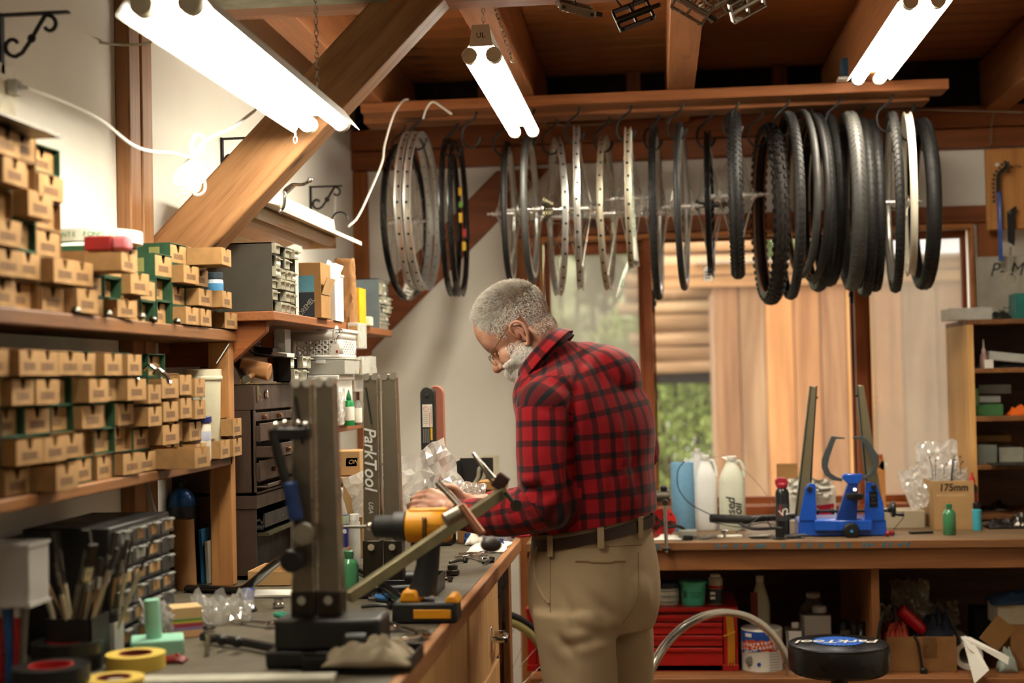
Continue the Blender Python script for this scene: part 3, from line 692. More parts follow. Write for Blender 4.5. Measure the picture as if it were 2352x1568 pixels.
B().prism([(0, -.022), (.24, -.022), (.0, -.2)], .1, .125, Matrix(((1, 0, 0, 0), (0, 0, 1, 0), (0, 1, 0, 0), (0, 0, 0, 1)))).out('bracket', W('wood_brk', '', ''), ws2, bev=.002)
# parts rack standing on the bench
pr_ = thing('parts_rack', 'two-tier pine rack on the left bench filled with small parts boxes', 'rack', (-1.235, 1.6, ZL))
XRK = .175
B().box(0, XRK+.01, 0, 1.88, 1.553-ZL-.028, 1.553-ZL).out('upper_shelf', wshelf, pr_, bev=.003)
B().box(0, XRK, 0, 1.86, 1.24-ZL-.022, 1.24-ZL).out('lower_shelf', wshelf, pr_, bev=.003)
for y in (.02, 1.845):
    B().box(XRK-.055, XRK, y, y+.04, 0, 1.553-ZL-.028).out('post', W('wood_postp', '#B88652', '#946236', 2), pr_, bev=.003)
    if y < 1: B().box(0, .04, y, y+.04, 0, 1.553-ZL-.028).out('post', W('wood_postp', '', ''), pr_, bev=.003)
# small parts boxes: sleeve and tray
bx_sleeve = {}; 
greens = M('sleeve_green', '#234A2E', .75, var=.3, vs=30); kr = [M('tray_kraft', '#A67E4E', .85, var=.3, vs=25), M('tray_kraft_b', '#8F6A40', .85, var=.3, vs=25)]
def boxproto(w_, h, d, pull, green_):
    key = (w_, h, d, round(pull, 3), green_)
    if key in bx_sleeve: return None
    t = thing('parts_box', 'x', 'box'); g = .0015
    sl = B()
    # sleeve (open at front) along X from -d to 0
    sl.box(-d, 0, -w_/2, w_/2, h-g, h).box(-d, 0, -w_/2, w_/2, 0, g).box(-d, 0, -w_/2, -w_/2+g, g, h-g).box(-d, 0, w_/2-g, w_/2, g, h-g)
    sl.out('sleeve', greens if green_ else kr[1], t)
    if green_ : B().box(-.05, -.025, -w_/2-.0004, -w_/2, h*.2, h*.8).out('emblem', M('emblem_tan', '#8E8A50', .8), t)
    tr = B(); a = g*1.3; x1 = pull; x0 = pull-d+.004; hh = h-.004; ww = w_/2-a
    tr.box(x0, x1, -ww, ww, a, a+g).box(x0, x1-.0015, -ww, -ww+g, a, hh).box(x0, x1-.0015, ww-g, ww, a, hh)
    n = .011
    tr.prism([(-ww, a), (ww, a), (ww, hh), (n, hh), (n*.4, hh-.016), (-n*.4, hh-.016), (-n, hh), (-ww, hh)], x1-.002, x1, Matrix(((0, 0, 1, 0), (1, 0, 0, 0), (0, 1, 0, 0), (0, 0, 0, 1))))
    tr.out('tray', kr[0], t)
    B().box(x1, x1+.0003, -ww*.6, ww*.55, h*.22, h*.5).out('scrawl', M('scrawl', '#7A5836', .9, var=.6, vs=300), t)
    bx_sleeve[key] = t
    return t
used = {}
def pbox(y, z, w_, h, d, pull, green_, label):
    key = (w_, h, d, round(pull, 3), green_)
    x = -1.085+.0; 
    if key in bx_sleeve: t = dup(bx_sleeve[key])
    else: t = boxproto(w_, h, d, pull, green_)
    t.location = (-1.075, y, z); t.rotation_euler = (0, 0, random.uniform(-.07, .07))
    t['label'] = label; t['group'] = 'small parts boxes on the two-tier rack'
    return t
rnd = random.Random(11)
H_ = .0485
pulls = [-.012, -.002, .006, .018, .03]
def col(side, y, n, idx, zb, spec={}, w_=.094):
    H_ = spec.get('h', rnd.choice((.0455, .0485, .0505)))
    for r in range(n):
        p = spec.get(r, (rnd.choice(pulls), rnd.random() < .45))
        lab = 'small parts box, %s up in the %s stack from the post, %s rack tier' % (ordn(r), ordn(idx), side)
        pbox(y, zb+r*(H_+.0012), w_, H_, .155, p[0], p[1], lab)
# lower tier: 13 stacks going towards the camera
y = 3.17; idx = 0
lows = [(4, {}), (4, {3: (.03, False)}), (5, {0: (.10, False)}), (4, {0: (.012, True), 1: (.0, True)}), (5, {4: (.025, True)}), (5, {4: (.02, False)}), (5, {}), (5, {}), (5, {0: (.05, False)}), (5, {}), (5, {})]
for n, sp in lows:
    col('lower', y, n, idx, 1.2405, dict(sp, h=.0485) if n > 4 else sp); y -= .0985; idx += 1
y = 3.245; idx = 0
ups = [(1, {0: (.03, True)}), (2, {1: (.05, True)}), (4, {3: (.08, False), 2: (.02, True)}), (4, {3: (.0, True)}), (3, {2: (.0, True), 1: (-.02, True)}), (2, {1: (.0, True), 0: (-.02, True)}), (3, {1: (.02, True), 2: (.0, True), 'h': .0505}), (3, {1: (-.02, True), 2: (.0, True), 'h': .0405}), (3, {2: (.07, False), 0: (0., True), 'h': .0405}), (2, {1: (.02, False)}), (6, {}), (6, {}), (6, {})]
y = 3.42
for n, sp in ups:
    col('upper', y, n, idx, 1.5535, sp); y -= .0985; idx += 1
# ================= the man =================
def remesh(b, vox, smooth=2, iters=None):
    me = bpy.data.meshes.new('r'); me.from_pydata([tuple(v) for v in b.v], [], b.f); me.validate()
    bm = bmesh.new(); bm.from_mesh(me)
    bmesh.ops.recalc_face_normals(bm, faces=bm.faces); bm.to_mesh(me); bm.free()
    o = bpy.data.objects.new('r', me); COL.objects.link(o)
    q = o.modifiers.new('r', 'REMESH'); q.mode = 'VOXEL'; q.voxel_size = vox
    if smooth:
        s_ = o.modifiers.new('s', 'SMOOTH'); s_.iterations = smooth; s_.factor = .5
    dg = bpy.context.evaluated_depsgraph_get(); m2 = bpy.data.meshes.new_from_object(o.evaluated_get(dg))
    bpy.data.objects.remove(o); bpy.data.meshes.remove(me)
    m2.polygons.foreach_set('use_smooth', [True]*len(m2.polygons))
    return m2
def capsule(b, p0, p1, r0, r1, n=20, k=4):
    """each capsule is closed separately so the voxel remesh unions them"""
    p0 = Vector(p0); p1 = Vector(p1); d = p1-p0; F = frame(d); rr = []
    for i in range(k+1):
        a = -PI/2+PI/2*i/k; rr.append([p0+F@Vector((math.cos(2*PI*j/n)*max(.0004, math.cos(a))*r0, math.sin(2*PI*j/n)*max(.0004, math.cos(a))*r0, math.sin(a)*r0)) for j in range(n)])
    for i in range(k+1):
        a = PI/2*i/k; rr.append([p1+F@Vector((math.cos(2*PI*j/n)*max(.0004, math.cos(a))*r1, math.sin(2*PI*j/n)*max(.0004, math.cos(a))*r1, math.sin(a)*r1)) for j in range(n)])
    b.ring(rr)
def chainc(b, pts, rs, n=20):
    for i in range(len(pts)-1): capsule(b, pts[i], pts[i+1], rs[i], rs[i+1], n)
def ell(b, c, r, Rm=None, n=20):
    c = Vector(c); rr = []
    Rm = Rm or Matrix.Identity(3)
    for i in range(n+1):
        a = -PI/2+PI*i/n; cc = max(.0005, math.cos(a))
        rr.append([c+Rm@Vector((r[0]*cc*math.cos(2*PI*j/(n+8)), r[1]*cc*math.sin(2*PI*j/(n+8)), r[2]*math.sin(a))) for j in range(n+8)])
    b.ring(rr)
def loft(b, rings, n=40, sq=2.3, sub=5):
    """rings: (centre, halfwidth, halfdepth, yaw, tilt matrix or None) smooth closed tube; returns nothing"""
    P_ = []
    for i in range(len(rings)-1):
        r0 = rings[max(0, i-1)]; r1 = rings[i]; r2 = rings[i+1]; r3 = rings[min(len(rings)-1, i+2)]
        for s_ in range(sub):
            t = s_/sub
            def cr(a, b_, c_, d): return .5*((2*b_)+(c_-a)*t+(2*a-5*b_+4*c_-d)*t*t+(3*b_-a-3*c_+d)*t**3)
            P_.append([cr(Vector(r0[0]), Vector(r1[0]), Vector(r2[0]), Vector(r3[0]))]+[cr(r0[k], r1[k], r2[k], r3[k]) for k in range(1, 6)])
    P_.append([Vector(rings[-1][0])]+list(rings[-1][1:6]))
    rr = []
    for c, hw, hd, yw, tx, ty in P_:
        R_ = Matrix.Rotation(yw, 3, 'Z') @ Matrix.Rotation(tx, 3, 'X') @ Matrix.Rotation(ty, 3, 'Y')
        ring_ = []
        for j in range(n):
            a = 2*PI*j/n; cc, ss = math.cos(a), math.sin(a); k_ = (abs(cc)**sq+abs(ss)**sq)**(-1/sq)
            ring_.append(c+R_@Vector((hw*cc*k_, hd*ss*k_, 0)))
        rr.append(ring_)
    b.ring(rr)
def P(px, py, Y): return at(px, py, Y=Y)
YM = 3.48
# facing: local -y of the torso rings is the chest; YW turns the body so the chest looks to -X and into the room
YWm = math.radians(-128)      # body yaw (ring x axis = his right->left)
man = thing('person', 'grey-haired bearded man in red plaid shirt and khaki trousers bending over the left bench', 'person', (at(1365, 1215, Y=YM).x, YM, 0))
MO = Vector(man.location)
# ---- trousers ----
def tr(px, py, dy, hw, hd, yaw=YWm, tx=0, ty=0): return (P(px, py, YM+dy), hw, hd, yaw, tx, ty)
S = FPX/YM
b = B()
khaki_rings = [tr(1363, 1176, 0, .150, .128), tr(1362, 1225, 0, .154, .132), tr(1363, 1290, 0, .160, .145), tr(1366, 1350, 0, .163, .150), tr(1366, 1400, 0, .158, .146), tr(1368, 1440, 0, .145, .130)]
loft(b, khaki_rings, 44, 2.2)
# left (near) leg and right (far) leg down to the floor
z = lambda p, zz: Vector((p.x, p.y, zz))
pl0 = P(1318, 1400, YM-.085); pl1 = P(1334, 1568, YM-.10); pr0 = P(1414, 1395, YM+.075); pr1 = P(1428, 1568, YM+.10)
dl = (pl1-pl0); dr = (pr1-pr0)
def leg(p0, p1, r, foot):
    k_ = z(p1+(p1-p0)*.9, .50); a_ = z(k_+(p1-p0)*.25, .09)
    loft(b, [(p0, r*1.05, r*1.12, YWm, 0, 0), (p1, r*.93, r*1.0, YWm, 0, 0), (k_, r*.80, r*.86, YWm, 0, 0), ((k_+a_)/2, r*.74, r*.82, YWm, 0, 0), (a_, r*.70, r*.80, YWm, 0, 0)], 32, 2.1)
    return a_
al = leg(pl0, pl1, .090, 0); ar = leg(pr0, pr1, .082, 0)
ell(b, P(1413, 1355, YM-.03)+Vector((.0, -.02, 0)), (.09, .085, .10))   # seat
ell(b, P(1320, 1370, YM-.06), (.092, .09, .12))
tm = remesh(b, .0075, 3)
def clip(me, a_, c_, up):
    p0 = P(a_[0], a_[1], YM); p1 = P(c_[0], c_[1], YM); n_ = (p1-p0).cross(Vector((0, 1, 0))).normalized()
    if (n_.z > 0) != up: n_ = -n_
    bm = bmesh.new(); bm.from_mesh(me); bmesh.ops.bisect_plane(bm, geom=bm.verts[:]+bm.edges[:]+bm.faces[:], plane_co=p0, plane_no=n_, clear_outer=True); bm.to_mesh(me); bm.free()
clip(tm, (1225, 1216), (1490, 1168), True)
crease = [((1440, 1440), (1290, 1475), .006, 1), ((1405, 1455), (1320, 1425), .005, 1), ((1345, 1340), (1400, 1430), .004, 1), ((1290, 1340), (1340, 1460), .005, 1), ((1350, 1345), (1420, 1420), .004, 1), ((1275, 1440), (1330, 1500), .005, 1)]
def fold(me, lines, amp, seed, sc):
    L_ = []
    for a_, c_, d, w_ in lines:
        p0 = P(a_[0], a_[1], YM-.12); p1 = P(c_[0], c_[1], YM-.12); L_.append((p0, p1, d, w_))
    me.update(); nr = [v.normal.copy() for v in me.vertices]
    for v, n_ in zip(me.vertices, nr):
        q = 0
        for p0, p1, d, w_ in L_:
            if v.co.y > YM+.1: continue
            u = Vector((p1.x-p0.x, 0, p1.z-p0.z)); l2 = u.length_squared; w2 = Vector((v.co.x-p0.x, 0, v.co.z-p0.z))
            t_ = max(0, min(1, w2.dot(u)/l2)); dd = (w2-u*t_).length
            q += d*(-math.exp(-(dd/.011)**2)+.6*math.exp(-((dd-.02)/.016)**2))*w_*math.sin(PI*min(1, max(.0, t_*.9+.05)))
        c = v.co*sc+Vector((seed, 0, 0)); c.z *= .55
        q += amp*(noise.noise(c)+.5*noise.noise(c*2.3))
        v.co += n_*q
khaki = M('khaki_cotton', '#A18C6E', .9, var=.08, vs=10, bump=.35, bs=900)
fold(tm, crease, .006, 3.1, 9)
def linkmesh(name, me, mat, parent):
    me.materials.clear(); me.materials.append(mat)
    me.transform(Matrix.Translation(-MO)); me.polygons.foreach_set('use_smooth', [True]*len(me.polygons))
    o = bpy.data.objects.new(name, me); COL.objects.link(o); o.parent = parent; return o
trz = linkmesh('trousers', tm, khaki, man)
def mb(): q = B(); q.m = Matrix.Translation(-MO); return q
def onbelt(a, py, grow=0, pxc=1363):
    """point on the waist ring at ring angle a"""
    c = P(pxc, py, YM); n_ = Matrix.Rotation(YWm, 3, 'Z') @ Vector((math.cos(a)*(.154+grow), math.sin(a)*(.132+grow), 0)); return c+n_
leather = M('belt_leather', '#2E1A12', .45, var=.2, bump=.1)
TILT = .185
def zs_(p): return Vector((0, 0, TILT*(p.x-MO.x)))
q = mb(); q.ring([[onbelt(2*PI*i/60, 1219, g)+zs_(onbelt(2*PI*i/60, 1219))+Vector((0, 0, h_)) for h_, g in ((.013, .004), (.013, .0095), (-.014, .0095), (-.014, .004))] for i in range(60)], closed=True)
q.out('belt', leather, man)
# belt loops
def proj_px(p):
    q_ = CR.transposed() @ (Vector(p)-CC); return (1176+FPX*q_.x/-q_.z, 784-FPX*q_.y/-q_.z)
for px in (1270, 1378, 1462):
    i = min(range(240), key=lambda i: abs(proj_px(onbelt(2*PI*i/240, 1215))[0]-px)+(1000 if onbelt(2*PI*i/240, 1215).y > YM+.03 else 0))
    a = 2*PI*i/240
    zs = zs_(onbelt(a, 1219)); A_ = onbelt(a, 1219, .013)+zs+Vector((0, 0, .022)); C_ = onbelt(a, 1219, .012)+zs-Vector((0, 0, .028)); tdir = (onbelt(a+.05, 1209)-onbelt(a-.05, 1209)).normalized()
    q = mb(); q.bar(C_, A_, .016, .004, up=tdir.cross(Vector((0, 0, 1)))); q.out('belt_loop', khaki, man, bev=.001)
# pocket welt, seams
def seam(name, pts, r, mat, parent=man, push=.0):
    """line laid on the trousers surface by ray casting from the front"""
    out_ = []
    for x, y in pts:
        d = ray(x, y).normalized(); hit, loc, nr, _ = trz.ray_cast(CC-MO, d, distance=6)
        if hit: out_.append(loc+nr*push)
    if len(out_) > 1: return B().tube(out_, r, 5).out(name, mat, parent)
kd = M('khaki_dark_seam', '#7C6442', .95, var=0)  # darker khaki for the seams and pocket welt
seam('pocket_welt', [(1322+i*6, 1289+(3 if 5 < i < 15 else 0)) for i in range(20)], .0022, kd)
seam('seam', [(1466, 1268+i*12) for i in range(9)]+[(1458, 1385), (1446, 1410), (1430, 1432)], .0014, kd)
seam('seam', [(1264, 1262+i*12) for i in range(13)], .0014, kd)
seam('seam', [(1240+i*13, 1262-(i*.6)) for i in range(19)], .0013, kd)
seam('side_pocket', [(1236, 1255), (1228, 1290), (1230, 1320), (1238, 1350), (1250, 1372), (1262, 1385)], .0035, khaki, push=.002)
for p_, dx in ((al, 0), (ar, 0)):
    fd = Matrix.Rotation(YWm, 3, 'Z') @ Vector((0, -1, 0)); q = B(); q.m = Matrix.Translation(-MO)
    F2 = Matrix.Rotation(YWm, 3, 'Z').to_4x4()
    q.m = Matrix.Translation(-MO) @ T(p_.x, p_.y, 0) @ F2
    q.ring([[Vector((w_*math.cos(2*PI*j/20), yy, max(.0, .5*h_+.5*h_*math.sin(2*PI*j/20)))) for j in range(20)] for yy, w_, h_ in ((.075, .02, .04), (.07, .036, .085), (.0, .042, .11), (-.08, .044, .08), (-.15, .046, .06), (-.195, .035, .045), (-.21, .01, .02))])
    q.out('shoe', M('brown_shoe', '#3A2518', .5), man)
# ---- shirt ----
b = B()
def t_(px, py, dy, hw, hd, tx=0, ty=0, yaw=YWm): return (P(px, py, YM+dy), hw, hd, yaw, tx, ty)
torso = [t_(1358, 1262, 0, .158, .134), t_(1360, 1225, 0, .162, .138), t_(1362, 1195, 0, .166, .142), t_(1358, 1130, 0, .166, .150), t_(1350, 1060, 0, .167, .150), t_(1345, 980, -.0, .182, .150), t_(1328, 905, .0, .180, .134), t_(1308, 850, .0, .128, .105), t_(1290, 814, .0, .080, .075), t_(1270, 785, .0, .058, .058)]
TC = [Vector(r[0]) for r in torso]
loft(b, torso, 48, 2.2)
F3 = Matrix.Rotation(YWm, 3, 'Z')
ell(b, P(1392, 880, YM+.02), (.085, .085, .095)); ell(b, P(1338, 838, YM+.0), (.085, .07, .058)); ell(b, P(1300, 828, YM+.0), (.06, .06, .05))      # rounded upper back
# left sleeve (near)
A = [P(1290, 898, YM-.105), P(1247, 935, YM-.155), P(1248, 1040, YM-.165), P(1262, 1150, YM-.155), P(1195, 1176, YM-.13), P(1125, 1188, YM-.10), P(1082, 1184, YM-.075)]
Ar = [.060, .064, .066, .066, .056, .047, .041]
chainc(b, A, Ar, 24)
ell(b, P(1266, 930, YM-.11), (.070, .072, .078))
ell(b, P(1320, 876, YM-.06), (.064, .070, .048))      # shoulder / yoke
# right sleeve (far)
A2 = [P(1395, 880, YM+.12), P(1432, 950, YM+.16), P(1460, 1035, YM+.17), P(1380, 1120, YM+.30), P(1260, 1150, YM+.32), P(1170, 1160, YM+.30), P(1130, 1160, YM+.28)]
Ar2 = [.066, .064, .062, .058, .050, .044, .040]
chainc(b, A2, Ar2, 20)
ell(b, P(1372, 868, YM+.01), (.105, .10, .085)); sm = remesh(b, .0065, 9); clip(sm, (1225, 1222), (1490, 1176), False)
# folds: elbow creases, shoulder, back pleats
elbow = [((1188, 1125), (1262, 1105), .010, 1), ((1192, 1100), (1255, 1125), .006, 1), ((1205, 1140), (1290, 1120), .006, 1), ((1170, 1150), (1230, 1190), .006, 1), ((1262, 1200), (1300, 1130), .006, 1), ((1318, 900), (1312, 1200), .012, 1), ((1340, 800), (1318, 905), .006, 1), ((1250, 862), (1330, 905), .004, 1), ((1365, 795), (1430, 900), .006, 1), ((1358, 800), (1395, 930), .004, 1), ((1440, 950), (1462, 1130), .004, 1), ((1420, 1000), (1400, 1180), .003, 1), ((1150, 1165), (1180, 1205), .005, 1), ((1120, 1160), (1140, 1205), .004, 1), ((1225, 930), (1290, 945), .003, 1), ((1380, 1090), (1480, 1060), .003, 1)]
fold(sm, elbow, .0055, 9.7, 8)
# plaid coordinates: per face, arm or torso
uvl = sm.uv_layers.new(name='plaid')
def axis_param(p, pts):
    best = None; acc = 0
    for i in range(len(pts)-1):
        u = pts[i+1]-pts[i]; L_ = u.length; t1 = max(0, min(1, (p-pts[i]).dot(u)/(L_*L_))); c = pts[i]+u*t1; d = (p-c).length
        if best is None or d < best[0]: best = (d, acc+t1*L_, c, u/L_)
        acc += L_
    return best
perp_ref = Vector((0, -1, 0))
def armuv(p, pts, rad):
    pts = [pts[0]+(pts[0]-pts[1])*1.6]+pts[1:]
    d, s_, c, u = axis_param(p, pts)
    x = Vector((0, -1, 0)); x = (x-u*x.dot(u)).normalized(); y_ = u.cross(x); q_ = p-c
    a = math.atan2(q_.dot(y_), q_.dot(x)); return d, a*rad, s_
def torsouv(p):
    d, s_, c, u = axis_param(p, TC)
    q_ = F3.transposed() @ (p-c); a = math.atan2(-q_.x, q_.y)
    return d, a*.165, s_
nar = 0
vs = sm.vertices; data = uvl.data
for f in sm.polygons:
    c = f.center
    dl, ua, _ = armuv(c, A, .065); dr_, ub, _ = armuv(c, A2, .062)
    px_, py_ = proj_px(c)
    isl = dl < .080 and c.y < YM-.055 and (px_ < 1316 or py_ > 1120) and py_ > 862
    isr = dr_ < .08 and c.y > YM+.09
    for li, vi in zip(f.loop_indices, f.vertices):
        p = vs[vi].co
        if isl: d, u, v = armuv(p, A, .065); 
        elif isr: d, u, v = armuv(p, A2, .062)
        else: d, u, v = torsouv(p)
        ref = ua if isl else ub if isr else torsouv(c)[1]
        R2 = 2*PI*(.065 if isl else .062 if isr else .165)
        if u-ref > R2/2: u -= R2
        if u-ref < -R2/2: u += R2
        data[li].uv = (u, v)
def plaidmat():
    m, n, l, b = newmat('plaid_flannel')
    uv = n.new('ShaderNodeUVMap'); uv.uv_map = 'plaid'; sp = n.new('ShaderNodeSeparateXYZ'); l.new(uv.outputs[0], sp.inputs[0])
    def stripe(src, per, wd2, off):
        a = n.new('ShaderNodeMath'); a.operation = 'MULTIPLY_ADD'; l.new(src, a.inputs[0]); a.inputs[1].default_value = 1/per; a.inputs[2].default_value = off+100
        fr = n.new('ShaderNodeMath'); fr.operation = 'FRACT'; l.new(a.outputs[0], fr.inputs[0])
        s_ = n.new('ShaderNodeMath'); s_.operation = 'SUBTRACT'; l.new(fr.outputs[0], s_.inputs[0]); s_.inputs[1].default_value = .5
        ab = n.new('ShaderNodeMath'); ab.operation = 'ABSOLUTE'; l.new(s_.outputs[0], ab.inputs[0])
        return ramp(n, l, ab.outputs[0], wd2+.03, wd2-.03)
    su_ = stripe(sp.outputs[0], .0445, .165, .15); sv_ = stripe(sp.outputs[1], .046, .155, .4)
    ad = n.new('ShaderNodeMath'); ad.operation = 'ADD'; l.new(su_, ad.inputs[0]); l.new(sv_, ad.inputs[1])
    r1_ = lin('#930F1A'); dk = lin('#540B12'); bk = lin('#12141A')
    c1 = mixc(n, l, ramp(n, l, ad.outputs[0], 0, 1), r1_, dk); c2 = mixc(n, l, ramp(n, l, ad.outputs[0], 1.0, 1.9), c1, bk)
    v = coords(n, l, (1, 1, 1)); f = noisen(n, l, v, 6, 4)
    c3 = mixc(n, l, ramp(n, l, f, .3, .7), c2, (1, 1, 1, 1)); 
    mm = n.new('ShaderNodeMix'); mm.data_type = 'RGBA'; mm.blend_type = 'MULTIPLY'; mm.inputs['Factor'].default_value = .25
    l.new(c2, mm.inputs['A']); l.new(f, mm.inputs['B']); l.new(mm.outputs['Result'], b.inputs['Base Color'])
    b.inputs['Roughness'].default_value = .95; b.inputs['Sheen Weight'].default_value = .15; b.inputs['Specular IOR Level'].default_value = .2
    bumpn(n, l, b, noisen(n, l, v, 500, 2), .3, .001)
    return m
plaid = plaidmat()
sh_ = linkmesh('shirt', sm, plaid, man)
# collar: stand + fold as a band round the neck
def collar():
    b = B(); c0 = P(1254, 828, YM-.02); ax_ = (P(1196, 768, YM)-P(1262, 832, YM)).normalized()
    fw = Vector((-.78, .62, 0)); fw = (fw-ax_*fw.dot(ax_)).normalized(); sd = ax_.cross(fw)
    rr = []
    N = 40
    for i in range(N+1):
        a = -PI+.34+(2*PI-.68)*i/N     # opening at the throat
        dr = -fw*math.cos(a)+sd*math.sin(a)
        w_ = .078+.006*math.cos(a); back = math.cos(a)
        base = c0+dr*(w_+.012)+ax_*(-.008+.0*back); top = c0+dr*(w_-.005)+ax_*(.029+.006*back); fo = c0+dr*(w_+.012+.004)+ax_*(.004-.012*(1-back)*.5)
        th = .002
        rr.append([base-dr*th, top-dr*th, top+ax_*.002, top+dr*.004, fo+dr*.003, fo+dr*.0, top+dr*.001-ax_*.003, base+dr*th])
    b.ring(rr)
    b.m = None
    me = bpy.data.meshes.new('collar'); me.from_pydata([tuple(v) for v in b.v], [], b.f)
    uv = me.uv_layers.new(name='plaid')
    for f in me.polygons:
        for li, vi in zip(f.loop_indices, f.vertices):
            i_ = vi//8; uv.data[li].uv = (i_*.0115, [0, .04, .042, .044, .085, .08, .04, 0][vi % 8])
    bm = bmesh.new(); bm.from_mesh(me); bmesh.ops.recalc_face_normals(bm, faces=bm.faces); bm.to_mesh(me); bm.free()
    o = linkmesh('collar', me, plaid, man); q = o.modifiers.new('s', 'SUBSURF'); q.levels = 1; q.render_levels = 1
collar()
# cuff of the near sleeve
q = mb(); u_ = (A[-1]-A[-2]).normalized(); q.cyl(A[-1]-u_*.01, A[-1]+u_*.035, .040, .037, 28); q.out('cuff', M('cuff_plaid', '#5A1218', .95, var=.5, vs=30), man, bev=.004)
# ---- body: head, neck, forearm, hands: one continuous skin ----
b = B()
# head-local frame: f = face direction, u = crown direction, s = towards the camera
hf = Vector((-.80, .12, -.585)).normalized(); 
hc = P(1186, 757, YM-.01)
hs = Vector((.0, -1, 0)); hs = (hs-hf*hs.dot(hf)).normalized(); hu = hs.cross(hf).normalized()
if hu.z < 0: hu = -hu
HM = Matrix((hf, hs, hu)).transposed().to_4x4(); HM.translation = hc
def h(x, y_, z_): return HM @ Vector((x, y_, z_))
H3 = HM.to_3x3()
ell(b, h(-.004, 0, .030), (.097, .075, .084), H3)       # cranium
ell(b, h(.034, 0, .018), (.058, .062, .064), H3)        # forehead
ell(b, h(.020, 0, -.040), (.058, .056, .062), H3)       # face
ell(b, h(.034, 0, -.085), (.042, .040, .034), H3)       # jaw, chin
ell(b, h(.066, 0, -.008), (.018, .044, .011), H3)       # brow
for s_ in (-1, 1):
    ell(b, h(.040, s_*.028, -.040), (.036, .028, .034), H3)     # cheeks
    ell(b, h(-.004, s_*.054, -.066), (.034, .014, .034), H3)   # jaw angle
chainc(b, [h(.070, 0, -.008), h(.086, 0, -.030), h(.097, 0, -.046)], [.010, .0125, .0125], 16); ell(b, h(.082, 0, -.048), (.018, .016, .010), H3)   # nose
for s_ in (-1, 1): ell(b, h(.086, s_*.012, -.050), (.011, .0075, .008), H3)
ell(b, h(.062, 0, -.074), (.024, .028, .024), H3); ell(b, h(.052, 0, -.100), (.026, .028, .020), H3)
NB = P(1268, 832, YM); 
chainc(b, [h(-.030, 0, -.035), P(1240, 800, YM), NB], [.060, .058, .058], 24)
chainc(b, [h(.0, 0, -.06), P(1235, 835, YM)], [.042, .048], 20)
# left forearm, wrist, palm
hw0 = A[-1]; 
W_ = P(1044, 1172, YM-.04); K = P(985, 1154, YM-.01)
chainc(b, [A[3], A[4], A[5]], [.045, .044, .036], 20)
chainc(b, [A[5], hw0, W_], [.036, .031, .027], 20)
hd_ = (K-W_).normalized(); hn = Vector((.1, -.75, .62)).normalized(); hn = (hn-hd_*hn.dot(hd_)).normalized(); hx = hd_.cross(hn)
def hp(a, c, d): return W_+hd_*a+hx*c+hn*d     # along, across (towards thumb +/-), out of back of hand
if hp(0, 1, 0).z < hp(0, 0, 0).z: hx = -hx
for c_ in (-.030, -.011, .010, .028): chainc(b, [hp(.01, c_*.6, 0), hp(.085, c_, .004)], [.017, .0125], 14)
ell(b, hp(.045, .0, -.004), (.034, .034, .02))
fl = [(-.031, .052, .0085), (-.011, .068, .0092), (.010, .072, .0095), (.029, .066, .0095)]
for i, (c_, L_, r) in enumerate(fl):
    k1 = hp(.085, c_, .004); k2 = hp(.085+L_*.48, c_*1.05, -.004-.004*i%2); k3 = hp(.085+L_*.72, c_*.95, -.022); k4 = hp(.085+L_*.78, c_*.9, -.040)
    chainc(b, [k1, k2, k3, k4], [r*1.15, r*1.02, r*.92, r*.78], 12)
chainc(b, [hp(.022, .026, -.004), hp(.050, .046, -.010), hp(.082, .052, -.022), hp(.106, .046, -.032)], [.015, .0125, .011, .009], 12)
# right forearm and hand (beyond)
r0 = A2[-1]; RW = P(1075, 1160, YM+.24); 
chainc(b, [A2[-3], A2[-2], r0, RW], [.043, .038, .033, .027], 18)
rd = (RW-r0).normalized(); rx_ = Vector((0, 0, 1)); rn = rd.cross(rx_)
for c_ in (-.028, -.010, .010, .028):
    q1 = RW+rd*.08+rx_*c_; q2 = q1+rd*.03-rn*.008; q3 = q2+rd*.016-rn*.02
    chainc(b, [RW+rx_*c_*.6, q1, q2, q3], [.016, .012, .0095, .0078], 12)
chainc(b, [RW+rd*.02+rx_*.02, RW+rd*.045+rx_*.045-rn*.01, RW+rd*.08+rx_*.05-rn*.02], [.014, .012, .009], 12)
# torso, hidden under the clothes, ties it all together
chainc(b, [NB, TC[6], TC[5], TC[4], TC[2], P(1363, 1300, YM)], [.058, .068, .10, .11, .11, .11], 20)
chainc(b, [TC[5], A[0], A[1], A[2], A[3]], [.07, .05, .047, .044, .042], 18)
chainc(b, [TC[5], A2[0], A2[1], A2[2], A2[3], A2[4]], [.07, .05, .046, .044, .044, .043], 18)
chainc(b, [P(1363, 1300, YM), pl0, pl1, z(pl1, .5), z(al, .08)], [.11, .07, .065, .05, .035], 18)
chainc(b, [P(1363, 1300, YM), pr0, pr1, z(pr1, .5), z(ar, .08)], [.11, .07, .065, .05, .035], 18)
skm = remesh(b, .0036, 3)
def skin():
    m, n, l, b = newmat('skin'); v = coords(n, l, (1, 1, 1)); f = noisen(n, l, v, 22, 4); f2 = noisen(n, l, v, 160, 2)
    c1 = mixc(n, l, ramp(n, l, f, .35, .68), lin('#CDA088'), lin('#A66E58')); l.new(c1, b.inputs['Base Color'])
    b.inputs['Roughness'].default_value = .5; b.inputs['Subsurface Weight'].default_value = .15; b.inputs['Subsurface Radius'].default_value = (.02, .008, .004); b.inputs['Subsurface Scale'].default_value = .4
    bumpn(n, l, b, f2, .25, .001); return m
skinm = skin()
